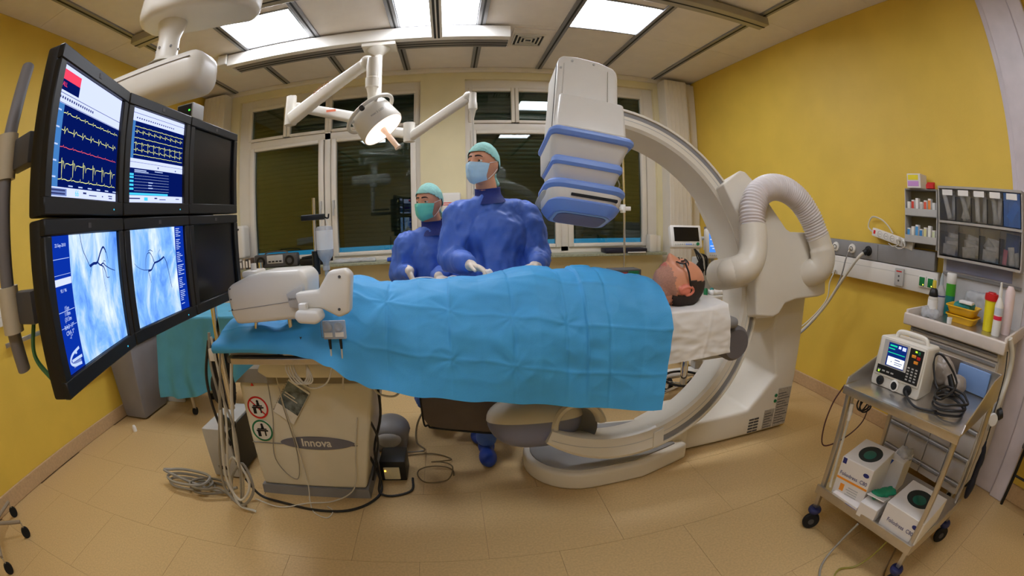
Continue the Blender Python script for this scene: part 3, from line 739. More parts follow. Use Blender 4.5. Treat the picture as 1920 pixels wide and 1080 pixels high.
for ci, (A, B) in enumerate(colx):
    A3, B3 = Vector((A[0], A[1], 0)), Vector((B[0], B[1], 0)); ex = (B3 - A3).normalized(); Wd = (B3 - A3).length
    nrm = ex.cross(Vector((0, 0, 1))).normalized()      # towards the room (+x side)
    if nrm.x < 0: nrm = -nrm
    for ri, (z0, z1) in enumerate(zr):
        Hh = z1 - z0
        M0 = basis((A3.x, A3.y, z0), ex, (0, 0, 1), nrm)          # local: u along row, v up, w out
        b = bmn(); box(b, .002, Wd - .002, 0, Hh, -.055, -.012, .006, 2, M0)
        bt = .034
        for q in ((.002, Wd - .002, 0, bt + .004), (.002, Wd - .002, Hh - bt, Hh), (.002, bt, bt, Hh - bt), (Wd - bt, Wd - .002, bt, Hh - bt)): box(b, q[0], q[1], q[2], q[3], -.02, 0, .003, 1, M0)
        mon = obj('monitor', b, M_black, MB_, True)
        su0, su1, sv0, sv1 = bt + .001, Wd - bt - .001, bt + .005, Hh - bt - .001
        SW, SH = su1 - su0, sv1 - sv0
        b = bmn(); prism(b, [(Wd / 2 - .008, Hh - bt / 2 - .006), (Wd / 2 + .008, Hh - bt / 2 - .006), (Wd / 2 + .008, Hh - bt / 2 + .006), (Wd / 2 - .008, Hh - bt / 2 + .006)], 0, .0008, 'z', 0, 1, M0); obj('badge', b, M_dgrey, mon)
        b = bmn(); box(b, Wd - .07, Wd - .066, .014, .018, 0, .001, 0, 1, M0); obj('power_led', b, S_cy if ci < 2 else M_dgrey, mon)
        def rect(nm, u0, u1, v0, v1, m, w=.0006, M0=M0, su0=su0, sv0=sv0, SW=SW, SH=SH, mon=mon):
            b = bmn(); quad(b, *[M0 @ Vector((su0 + u * SW, sv0 + v * SH, -.012 + w)) for u, v in ((u0, v0), (u1, v0), (u1, v1), (u0, v1))]); return obj(nm, b, m, mon)
        def rects(nm, L, m, w=.0012, M0=M0, su0=su0, sv0=sv0, SW=SW, SH=SH, mon=mon):
            b = bmn()
            for (u0, u1, v0, v1) in L: quad(b, *[M0 @ Vector((su0 + u * SW, sv0 + v * SH, -.012 + w)) for u, v in ((u0, v0), (u1, v0), (u1, v1), (u0, v1))])
            return obj(nm, b, m, mon, kind='stuff')
        def lines(nm, LL, wd, m, w=.0014, M0=M0, su0=su0, sv0=sv0, SW=SW, SH=SH, mon=mon, nrm=nrm):
            b = bmn()
            for P, wv in LL:
                pts = [M0 @ Vector((su0 + u * SW, sv0 + v * SH, -.012 + w)) for u, v in P]
                ribbon(b, pts, wv if wv else wd, nrm)
            return obj(nm, b, m, mon, kind='stuff')
        def txt(s, size, u, v, m, w=.0014, M0=M0, su0=su0, sv0=sv0, SW=SW, SH=SH, mon=mon, ex=ex):
            p = M0 @ Vector((su0 + u * SW, sv0 + v * SH, -.012 + w)); lettering(s, size, p, ex, (0, 0, 1), m, mon, ext=.0001)
        def ecg(u0, u1, v, amp, n, kind, seed):
            rnd = random.Random(seed); P = []
            for k in range(n):
                s = (u1 - u0) / n
                if kind == 'flat': prof = [(0, 0), (.2, .06), (.3, 0), (.4, .5), (.44, -.2), (.5, .1), (.7, .25), (.8, 0)]
                elif kind == 'bump': prof = [(0, .1), (.25, .0), (.3, 1), (.34, -.6), (.4, 0), (.55, .7), (.62, .5), (.7, .1)]
                elif kind == 'deep': prof = [(0, .2), (.2, .3), (.25, 1.1), (.29, -1.9), (.34, .7), (.42, .5), (.52, -.7), (.6, .2), (.8, .3)]
                else: prof = [(0, 0), (.3, .1), (.35, .5), (.4, .0), (.6, .12), (.8, .05)]
                for (t, a) in prof: P.append((u0 + (k + t) * s, v + a * amp + rnd.uniform(-.002, .002)))
            return P
        if (ci, ri) == (0, 0):
            rect('screen', 0, 1, 0, 1, S_white, .0004)
            rect('trace_field', .0, 1, .075, .70, S_blue); rect('lead_strip', 0, .10, .075, .70, S_lb, .0009)
            rect('alarm_bar', .0, .27, .885, .965, S_redb, .001); rect('value_bar', 0, .27, .80, .885, S_blue, .001); txt('ALL', .014, .06, .845, S_redb)
            rects('toolbar', [(.02 + i * .032, .038 + i * .032, .735, .755) for i in range(16)] + [(0, 1, .702, .706), (0, 1, .775, .78)], S_ink)
            lines('ecg_trace', [(ecg(.1, 1, .635, .045, 7, 'flat', 1), 0), (ecg(.1, 1, .50, .036, 7, 'bump', 2), 0), (ecg(.1, 1, .245, .045, 6, 'deep', 4), 0), (ecg(.1, 1, .13, .05, 7, 'bumpless', 5), 0)], .0008, S_yel)
            lines('pressure_trace', [(ecg(.1, 1, .375, .035, 7, 'x', 3), 0)], .0008, S_red)
            rects('lead_name', [(.02, .07, z, z + .012) for z in (.64, .51, .38, .26, .14)] + [(.24 + i * .14, .30 + i * .14, .085, .095) for i in range(6)], S_txt)
            txt('66', .02, .36, .038, S_cy); rects('footer_text', [(.02, .2, .045, .058), (.02, .2, .02, .033), (.45, .5, .04, .055), (.54, .66, .03, .038), (.75, .77, .03, .04), (.86, .93, .04, .05), (.87, .93, .02, .03)], S_ink); rect('footer_chip', .01, .22, .01, .065, S_grey, .001)
        elif (ci, ri) == (1, 0):
            rect('screen', 0, 1, 0, 1, S_white, .0004)
            rect('trace_field', 0, 1, .46, .86, S_blue); rect('lead_strip', 0, .07, .46, .86, S_lb, .0009); rect('table_field', 0, 1, .075, .36, S_blue)
            rects('toolbar', [(.08 + i * .04, .10 + i * .04, .89, .905) for i in range(18)] + [(0, 1, .945, .95), (0, 1, .42, .424), (.5, .52, .38, .40), (.84, .86, .375, .39)], S_ink)
            lines('ecg_trace', [(ecg(.07, 1, v, a, 9, k, s), 0) for v, a, k, s in ((.80, .018, 'flat', 6), (.745, .03, 'bump', 7), (.68, .018, 'flat', 8), (.62, .02, 'deep', 9), (.55, .03, 'bump', 10), (.50, .012, 'flat', 11))], .0007, S_yel)
            rects('table_row', [(.1, .72, .12 + i * .032, .122 + i * .032) for i in range(7)] + [(.1, .3, .335, .345), (.1, .34, .32, .328), (.45, .6, .34, .348), (.34, .42, .15, .16), (.34, .40, .18, .19), (.34, .42, .21, .22)], S_txt)
            rects('row_marker', [(0, .09, v, v + .022) for v in (.28, .25, .21, .17, .13)] + [(0, .70, .078, .10)], S_cy)
            rects('footer_text', [(.02, .2, .035, .048), (.45, .5, .04, .055), (.54, .66, .03, .038), (.86, .93, .04, .05)], S_ink); rect('footer_chip', .27, .33, .02, .055, S_cy, .001)
        elif (ci, ri) == (0, 1):
            rect('screen', 0, 1, 0, 1, S_side, .0004); rect('angiogram', .24, 1, 0, 1, angio_mat('angiogram_glow', 3.0))
            V = lambda P: [(.24 + u * .76, v) for u, v in P]
            sp = lambda P: [(p.x, p.y) for p in spline([(u, v, 0) for u, v in P], 6)]
            L = []
            for P, w0, w1 in (([(.20, 1.0), (.24, .88), (.32, .78), (.36, .73)], .0012, .0012), ([(.36, .73), (.44, .745), (.52, .75), (.60, .83), (.66, .87), (.70, .85), (.72, .82)], .0035, .0022), ([(.52, .75), (.58, .72), (.64, .73), (.70, .70), (.80, .665), (.90, .64)], .0022, .0008), ([(.58, .72), (.64, .70), (.68, .65), (.70, .60), (.76, .595)], .002, .0008), ([(.70, .85), (.74, .80), (.76, .72)], .0014, .0007), ([(.62, .70), (.63, .60), (.65, .48)], .0009, .0005), ([(.40, .73), (.36, .68), (.34, .64)], .001, .0005), ([(.64, .73), (.66, .75), (.70, .74)], .001, .0006)):
                Q = sp(V(P)); L.append((Q, [w0 + (w1 - w0) * i / (len(Q) - 1) for i in range(len(Q))]))
            lines('vessel', L, .001, S_vein)
            rects('side_rule', [(.01, .23, .83, .834), (.01, .23, .715, .718), (.01, .23, .45, .454), (.01, .23, .335, .338)], S_txt)
            rect('highlight_field', .005, .235, .64, .69, S_white, .001)
            txt('22-Sep-2010', .010, .125, .93, S_txt); txt('92 / 96', .010, .12, .60, S_txt)
            for s, v in (('15m', .47), ('118m', .43), ('(313m', .39), ('RAO 17°', .335), ('CRA 3°', .29), ('-1°', .255)): txt(s, .0125, .13, v, S_txt)
            lines('arm_icon', [(sp([(.20, .155), (.10, .13), (.06, .085), (.10, .05), (.2, .035)]), .003), ([(.08, .085), (.22, .085)], .003), ([(.15, .15), (.15, .12)], .004)], .003, S_txt); rect('arm_icon_box', .09, .2, .03, .07, S_grey, .001)
        elif (ci, ri) == (1, 1):
            rect('screen', 0, 1, 0, 1, S_side, .0004); rect('angiogram', 0, .82, 0, 1, angio_mat('angiogram_glow_second', 8.0))
            sp = lambda P: [(p.x, p.y) for p in spline([(u, v, 0) for u, v in P], 6)]; L = []
            for P, w0, w1 in (([(.30, .76), (.34, .77), (.38, .75)], .001, .001), ([(.28, .55), (.34, .56), (.40, .62), (.46, .63), (.52, .645), (.58, .67)], .0026, .003), ([(.40, .62), (.37, .69), (.33, .74), (.28, .73), (.25, .66), (.24, .57)], .0016, .0007), ([(.34, .56), (.22, .57), (.12, .61), (.06, .66)], .001, .0006), ([(.28, .55), (.30, .48), (.31, .42)], .0012, .0006), ([(.58, .67), (.62, .60), (.65, .48), (.68, .30)], .0016, .0012), ([(.50, .645), (.48, .72), (.52, .76)], .001, .0005)):
                Q = sp(P); L.append((Q, [w0 + (w1 - w0) * i / (len(Q) - 1) for i in range(len(Q))]))
            lines('vessel', L, .001, S_vein)
            rects('side_text', [(.84, .84 + random.uniform(.05, .13), v, v + .008) for v in [.97 - i * .022 for i in range(42) if i % 7 != 5]], S_txt)
        else:
            rect('screen', 0, 1, 0, 1, mat('screen_off', (10, 10, 13), .25))
# frame and grab handle
obj('mounting_frame', bx(-1.09, -1.03, .75, 1.70, 1.20, 1.78, .01), M_dgrey, MB_, True)
obj('hanger_tube', cy((-1.42, 1.66, 1.52), (-1.42, 1.66, 2.028), .035), M_whitegrey, MB_, True)
obj('hanger_bracket', bx(-1.45, -1.08, 1.60, 1.70, 1.50, 1.56, .006), M_dgrey, MB_, True)
obj('grab_handle', wire([(-1.06, .60, 1.88), (-1.045, .58, 1.78), (-1.01, .545, 1.62), (-1.01, .545, 1.35), (-1.02, .55, 1.26), (-1.03, .565, 1.17)], .021, 14, 6), mat('handle_grey', (120, 116, 118), .5), MB_, True)
for z in (1.64, 1.31):
    obj('handle_bracket', bx(-1.02, -.90, .555, .60, z - .035, z + .035, .006), M_dgrey, MB_, True)
    obj('handle_sleeve', cy((-1.013, .548, z - .05), (-1.01, .545, z + .05), .032, n=18), mat('sleeve_beige', (196, 184, 160), .5), MB_, True)
obj('back_cable', wire([(-.97, .60, 1.28), (-.98, .585, 1.20), (-.93, .60, 1.14)], .007), mat('green_cable', (60, 110, 60), .5), MB_, True)
# boom above it
BM = thing('monitor_boom', 'white ceiling boom with rounded housing above the monitor bank', 'boom', (-1.75, 2.1, H))
b = bx(-1.80, -1.08, 1.55, 1.80, 2.04, 2.24, .075, 5); obj('housing', b, M_whitegrey, BM, True)
b = bx(-1.74, -1.13, 1.5490, 1.8010, 2.185, 2.188); obj('housing_seam', b, M_mgrey, BM)
PX, PY = -1.375, 1.67
b = bmn(); lathe(b, [(.10, 2.235), (.078, 2.25), (.062, 2.27), (.06, 2.38), (.08, 2.45), (.088, 2.52)], (PX, PY, 0), 28); obj('drop_post', b, M_whitegrey, BM, True)
b = bmn()
for i in range(6):
    a = i * PI / 3 + .4; cyl(b, (PX + .057 * math.cos(a), PY + .057 * math.sin(a), 2.315), (PX + .067 * math.cos(a), PY + .067 * math.sin(a), 2.315), .007, n=8)
obj('bolt', b, M_mgrey, BM, kind='stuff')
b = bmn(); prism(b, [(-1.58, 1.62), (-1.52, 1.52), (-1.40, 1.48), (-1.22, 1.50), (-1.02, 1.60), (-.93, 1.72), (-.93, 1.86), (-1.0, 1.94), (-1.30, 1.88), (-1.50, 1.82), (-1.58, 1.74)], 2.465, 2.70, 'z', .05, 4); obj('arm', b, M_whitegrey, BM, True)
b = bmn(); lathe(b, [(.09, 2.69), (.09, 2.9), (.22, 2.95), (.24, 3.04)], (-1.06, 1.80, 0), 28); obj('ceiling_bell', b, M_whitegrey, BM, True)
t = thing('signal_box', 'small grey display box with green light above the monitors', 'display', (-1.33, 1.93, 1.98))
obj('case', bx(-1.40, -1.29, 1.87, 1.99, 1.995, 2.075, .006), M_lgrey, t, True); obj('face', bx(-1.392, -1.298, 1.867, 1.871, 2.003, 2.067), M_black, t); obj('stalk', cy((-1.345, 1.93, 1.6), (-1.345, 1.93, 1.996), .012), M_lgrey, t, True); obj('stalk_foot', bx(-1.37, -1.1, 1.78, 1.95, 1.58, 1.61), M_dgrey, t); obj('led', bx(-1.315, -1.306, 1.865, 1.868, 2.03, 2.038), glow('led_green', (60, 255, 60), 3), t)

# ================================================================== SURGICAL LAMP
LP = thing('surgical_lamp', 'white ceiling surgical lamp with lit round head and jointed arms', 'lamp', (-.61, 3.6, H))
obj('ceiling_plate', bx(-.75, -.46, 3.50, 3.70, 2.895, 2.93, .006), M_whitegrey, LP, True)
obj('ceiling_cup', lathe(bmn(), [(.035, 2.83), (.05, 2.85), (.10, 2.885), (.105, 2.90)], (-.61, 3.6, 0), 28), M_whitegrey, LP, True)
obj('drop_tube', cy((-.61, 3.6, 2.86), (-.60, 3.6, 2.14), .034, n=20), M_whitegrey, LP, True)
def arm(name, p0, p1, w0, h0, w1, h1, m=M_whitegrey):
    p0, p1 = Vector(p0), Vector(p1); d = (p1 - p0).normalized(); s = d.cross(Vector((0, 0, 1))).normalized(); u = s.cross(d)
    b = bmn(); R = []
    for p, ww, hh in ((p0, w0, h0), (p0.lerp(p1, .12), w0, h0), (p0.lerp(p1, .8), w1, h1), (p1, w1, h1)):
        R.append([b.verts.new(p + s * q[0] + u * q[1]) for q in rrect(ww, hh, min(ww, hh) * .3, 3)])
    n = len(R[0])
    for A, B in zip(R, R[1:]):
        for i in range(n): b.faces.new((A[i], A[(i + 1) % n], B[(i + 1) % n], B[i]))
    b.faces.new(R[0][::-1]); b.faces.new(R[-1])
    return obj(name, b, m, LP, True)
ha = arm('horizontal_arm', (-.60, 3.6, 2.22), (-1.27, 3.32, 2.37), .08, .10, .07, .075)
obj('arm_badge', bx(-.99, -.91, 3.385, 3.39, 2.30, 2.318), mat('badge_orange', (226, 120, 84), .5), ha)
obj('elbow_post', cy((-1.27, 3.30, 2.21), (-1.27, 3.30, 2.45), .05, .042, 20), M_whitegrey, LP, True)
sa = arm('spring_arm', (-1.25, 3.27, 2.25), (-.60, 3.02, 2.55), .07, .11, .065, .085)
d_ = Vector((.65, -.25, .30)).normalized(); lettering('AMEDO', .045, Vector((-.93, 3.125, 2.425)) + Vector((-.02, -.05, -.01)), d_, Vector((0, 0, 1)) - d_ * d_.z, mat('print_copper', (190, 130, 100), .5), sa)
b = bmn(); ell(b, (-.595, 3.02, 2.555), (.055, .05, .055)); obj('spring_joint', b, M_whitegrey, LP, True)
b = bmn(); lathe(b, [(.042, 2.57), (.046, 2.50), (.042, 2.42), (.048, 2.415), (.048, 2.345), (.04, 2.34), (.03, 2.30), (.026, 2.17)], (-.545, 2.985, 0), 20); obj('lamp_post', b, M_whitegrey, LP, True)
# head
hd = Vector((-.505, 2.93, 2.09)); ax = Vector((.60, -.14, -.78)).normalized()
head = obj('lamp_head', lathe(bmn(), [(.001, -.115), (.08, -.115), (.12, -.105), (.14, -.075), (.146, -.04), (.155, .085), (.15, .10), (.146, .098)], hd, 40, ax, caps=False), M_whitegrey, LP, True)
obj('lamp_lens', lathe(bmn(), [(.001, .092), (.10, .094), (.147, .097)], hd, 40, ax, caps=False), glow('lamp_glow', (255, 222, 200), 2.6), head, True)
b = bmn(); a_, b__, _ = frame_at(ax); P = []
for i in range(49):
    t = 2 * PI * i / 48; P.append(hd - ax * .06 + (a_ * math.cos(t) + b__ * math.sin(t)) * .178)
tube(b, P, .014, 10, caps=False); obj('grip_ring', b, M_whitegrey, LP, True)
for i in range(4):
    t = PI / 4 + i * PI / 2; dv = a_ * math.cos(t) + b__ * math.sin(t); obj('ring_spoke', cy(hd - ax * .06 + dv * .13, hd - ax * .06 + dv * .175, .012), M_whitegrey, LP, True)
hz = hd - ax * .045 + (Vector((-.2, -.9, .1)) - ax * ax.dot(Vector((-.2, -.9, .1)))).normalized() * .19
obj('control_knob', lathe(bmn(), [(.001, .012), (.016, .012), (.018, 0), (.018, -.01)], hz, 16, (-.2, -.9, .2), caps=False), M_black, LP, True)
obj('sterile_handle', lathe(bmn(), [(.022, .09), (.018, .12), (.014, .14), (.02, .17), (.018, .25), (.024, .27), (.001, .275)], hd, 16, ax, caps=False), mat('handle_cream', (232, 208, 188), .4), head, True)
lettering('xten 2 LED', .022, hd + ax * .03 + (Vector((.1, -.95, .3)) - ax * ax.dot(Vector((.1, -.95, .3)))).normalized() * .1535, ax.cross((Vector((.1, -.95, .3)) - ax * ax.dot(Vector((.1, -.95, .3)))).normalized()) * -1, -ax, M_mgrey, head)
# second arm to the right
arm('horizontal_arm', (-.60, 3.6, 2.16), (-.33, 3.36, 2.06), .07, .09, .07, .08)
obj('elbow_post', cy((-.31, 3.33, 1.99), (-.31, 3.33, 2.14), .045, n=18), M_whitegrey, LP, True)
sb = arm('spring_arm', (-.29, 3.31, 2.03), (.125, 3.02, 2.24), .05, .07, .05, .065)
d_ = Vector((.415, -.29, .21)).normalized(); lettering('AMEDO', .04, (-.115, 3.16, 2.135), d_, Vector((0, 0, 1)) - d_ * d_.z, mat('print_copper', (190, 130, 100), .5), sb)
b = bmn(); ell(b, (.125, 3.02, 2.25), (.035, .035, .035)); obj('spring_joint', b, M_whitegrey, LP, True)
obj('tool_post', lathe(bmn(), [(.027, 2.27), (.028, 2.20), (.032, 2.195), (.032, 2.15), (.022, 2.14), (.008, 2.08), (.007, 1.55)], (.155, 3.0, 0), 16), M_whitegrey, LP, True)
# ================================================================== PEOPLE
def head_point(d, detail=1.0):
    """unit direction (x side, y face, z crown) -> point of a head 0.235 m tall centred at eye level"""
    x, y, z = d
    p = Vector((x * .077, y * .097, z * .118))
    if y < 0: p.y *= 1.06 if z > -.2 else 1.06 - .55 * min(1, (-z - .2) / .7)
    if z < 0:
        t = min(1, -z); p.x *= 1 - .26 * t ** 1.5
    if z > 0: p.x *= 1 + .04 * math.sin(z * PI)
    if y > 0 and detail:
        g = lambda v, c, s: math.exp(-((v - c) / s) ** 2)
        X, Z = p.x, p.z; f = 0.0
        prof = 0.0                                         # nose: bridge to tip
        if -.046 < Z < .016: u = (.016 - Z) / .062; prof = .044 * (u ** 1.05) * (1 if u < .82 else max(0, 1 - (u - .82) / .18) ** .5)
        f += prof * g(X, 0, .0125 + .006 * max(0, (.0 - Z) / .046))
        f += .005 * g(Z, .022, .010) * g(X, 0, .055)         # brow
        f -= .010 * (g(X, .032, .017) + g(X, -.032, .017)) * g(Z, .002, .013)   # sockets
        f += .004 * (g(X, .045, .02) + g(X, -.045, .02)) * g(Z, -.026, .016)   # cheekbones
        f += .011 * g(Z, -.060, .006) * g(X, 0, .022) + .011 * g(Z, -.072, .007) * g(X, 0, .019)
        f -= .005 * g(Z, -.066, .0025) * g(X, 0, .026)
        f += .013 * g(Z, -.098, .016) * g(X, 0, .026)         # chin
        f += .004 * g(Z, -.045, .03) * g(X, 0, .03)
        p.y += f
    return p
def head_bm(M, scale=1.0, grow=0.0, keep=None, n=72, m=54, detail=1.0):
    b = bmn(); rows = []
    for j in range(m + 1):
        th = PI * j / m; row = []
        for i in range(n):
            ph = 2 * PI * i / n; d = Vector((math.sin(th) * math.cos(ph), math.sin(th) * math.sin(ph), math.cos(th)))
            p = head_point(d, detail) + d * grow
            row.append(p)
        rows.append(row)
    V = {}
    def gv(j, i):
        i %= n
        if j in (0, m): i = 0
        if (j, i) not in V: V[(j, i)] = b.verts.new(M @ (rows[j][i] * scale))
        return V[(j, i)]
    for j in range(m):
        for i in range(n):
            c = (rows[j][i] + rows[j][(i + 1) % n] + rows[j + 1][i] + rows[j + 1][(i + 1) % n]) / 4
            if keep and not keep(c): continue
            vs = [gv(j, i), gv(j, i + 1), gv(j + 1, i + 1), gv(j + 1, i)]
            vs = list(dict.fromkeys(vs))
            if len(vs) > 2:
                try: b.faces.new(vs)
                except ValueError: pass
    return b
def ear_bm(b, M, s, scale):
    ell(b, M @ Vector((s * .074 * scale, -.008 * scale, -.008 * scale)), (.011 * scale, .018 * scale, .031 * scale), 14, 10, (M.to_3x3().normalized() @ Matrix.Rotation(s * .5, 3, 'Z')))
    return b
def face_frame(c, fwd, up):
    f = Vector(fwd).normalized(); u = Vector(up); u = (u - f * f.dot(u)).normalized(); x = f.cross(u).normalized()
    return Matrix(((x.x, f.x, u.x, c[0]), (x.y, f.y, u.y, c[1]), (x.z, f.z, u.z, c[2]), (0, 0, 0, 1)))
def eyes(parent, M, scale, brow=True, lid=.30, iris=(66, 48, 34)):
    for s in (-1, 1):
        c = M @ Vector((s * .032 * scale, .0775 * scale, .003 * scale))
        e = obj('eye', ell(bmn(), c, (.0125 * scale,) * 3, 20, 14), mat('eye_white', (214, 206, 198), .25), parent, True)
        f = M.to_3x3() @ Vector((0, 1, 0))
        obj('iris', lathe(bmn(), [(.001, .0128 * scale), (.0055 * scale, .0120 * scale), (.0062 * scale, .0105 * scale)], c, 14, f, caps=False), mat('iris_%d' % iris[0], iris, .2), e, True)
        b = bmn(); n = 10                                   # upper lid
        Q = [[b.verts.new(c + (M.to_3x3() @ Vector((.0137 * scale * math.cos(a) * math.cos(t), .0137 * scale * math.sin(a) * math.cos(t), .0137 * scale * math.sin(t))))) for a in (PI * k / n for k in range(n + 1))] for t in (lid, .7, 1.1, 1.5)]
        for A, B in zip(Q, Q[1:]):
            for k in range(n): b.faces.new((A[k], A[k + 1], B[k + 1], B[k]))
        obj('eyelid', b, M_skin, e, True)
        if brow:
            P = [M @ (head_point(Vector((s * sx, math.sqrt(max(0, 1 - sx * sx - z * z)), z)).normalized()) * scale) + f * .001 for sx, z in ((.13, .235), (.28, .262), (.46, .255), (.60, .20))]
            obj('eyebrow', tube(bmn(), spline(P, 5), .004, 6, [.0035, .0045, .0048, .0046, .0046, .0045, .0045, .0042, .004, .0038, .0035, .003, .0025, .002, .0018, .0015]), M_hair, parent, True)
def mask(parent, M, scale, m, up=.0):
    b = bmn(); nu, nv = 30, 16; V = []
    for j in range(nv + 1):
        v = j / nv; row = []
        for i in range(nu + 1):
            u = -1 + 2 * i / nu; ph = u * math.radians(66 - 12 * v)
            z = -.006 - .004 * abs(u) - v * (.118 - .03 * abs(u)) + .006 * up
            r = 1.0 - .12 * v ** 2
            x = .083 * math.sin(ph) * r; y = .100 * math.cos(ph) * (1 - .16 * v ** 2) + .010
            nose = .026 * math.exp(-(u / .2) ** 2) * math.exp(-((v - .22) / .28) ** 2) + .012 * math.exp(-(u / .4) ** 2) * math.exp(-((v - .6) / .4) ** 2)
            y += nose - .018 * max(0, v - .78) / .22
            pl = .0022 * ((v * 4.2) % 1.0)
            row.append(b.verts.new(M @ (Vector((x, y + pl, z)) * scale)))
        V.append(row)
    for j in range(nv):
        for i in range(nu): b.faces.new((V[j][i], V[j][i + 1], V[j + 1][i + 1], V[j + 1][i]))
    mk = obj('face_mask', b, m, parent, True, angle=25)
    for s in (-1, 1):
        for (z0, z1) in ((-.006, .012), (-.095, -.03)):
            obj('mask_strap', wire([M @ (Vector(p) * scale) for p in ((s * .073, .048 if z0 > -.05 else .055, z0), (s * .083, .02, (z0 + z1) / 2), (s * .084, -.012, z1))], .0016, 5, 5), M_paper, mk, True)
    return mk
def hand_bm(b, wrist, fwd, palm, side, curl=.5, s=1.0, spread=.10, thumb=.6):
    """palm plus four unequal bent fingers and a thumb from the side of the palm; side=+1: thumb towards fwd x palm"""
    f = Vector(fwd).normalized(); pn = Vector(palm); pn = (pn - f * f.dot(pn)).normalized(); t = f.cross(pn).normalized() * side
    w = Vector(wrist)
    cap(b, w - f * .02 * s, w + f * .02 * s, .026 * s, .027 * s, 12)
    R = Matrix((t, f, pn)).transposed()
    ell(b, w + f * .052 * s, (.040 * s, .050 * s, .017 * s), 16, 10, R)
    for k, (off, ln, r) in enumerate(((.028, .074, .0092), (.0095, .082, .0095), (-.0095, .076, .009), (-.027, .060, .0082))):
        p = w + f * .088 * s + t * off * s; d = (f + t * spread * (1.5 - k) * .8).normalized(); c = curl * (1 + .08 * k)
        for q, (frac, bend) in enumerate(((.45, .45), (.32, .75), (.23, .6))):
            ang = c * bend; d = (d * math.cos(ang) + pn * math.sin(ang)).normalized(); e = p + d * ln * frac * s
            cap(b, p, e, r * s * (1 - .08 * q), r * s * (.95 - .09 * q), 10); p = e
    p = w + f * .030 * s + t * .028 * s; d = (f * .62 + t * .75 + pn * .25 * thumb).normalized()
    for q, (ln, r) in enumerate(((.040, .0125), (.030, .0105), (.024, .0092))):
        e = p + d * ln * s; cap(b, p, e, r * s, r * .92 * s, 10); p = e; d = (d + (f * .45 - t * .35 + pn * .35 * thumb) * .6).normalized()
    return b
def wrinkle(bm, amp, sc, seed, zs=.45):
    bm.normal_update()
    D = []
    for v in bm.verts:
        q = Vector((v.co.x * sc, v.co.y * sc, v.co.z * sc * zs)) + Vector((seed, 0, 0))
        w = noise.noise(q + Vector((noise.noise(q * .7), 0, noise.noise(q * .6 + Vector((9, 0, 0))))) * .9)
        w2 = 1 - abs(noise.noise(q * 1.9 + Vector((5, 3, 1)))) * 2.2
        D.append(v.normal * (amp * w * 1.2 + amp * .75 * w2))
    for v, d in zip(bm.verts, D): v.co += d
    return bm

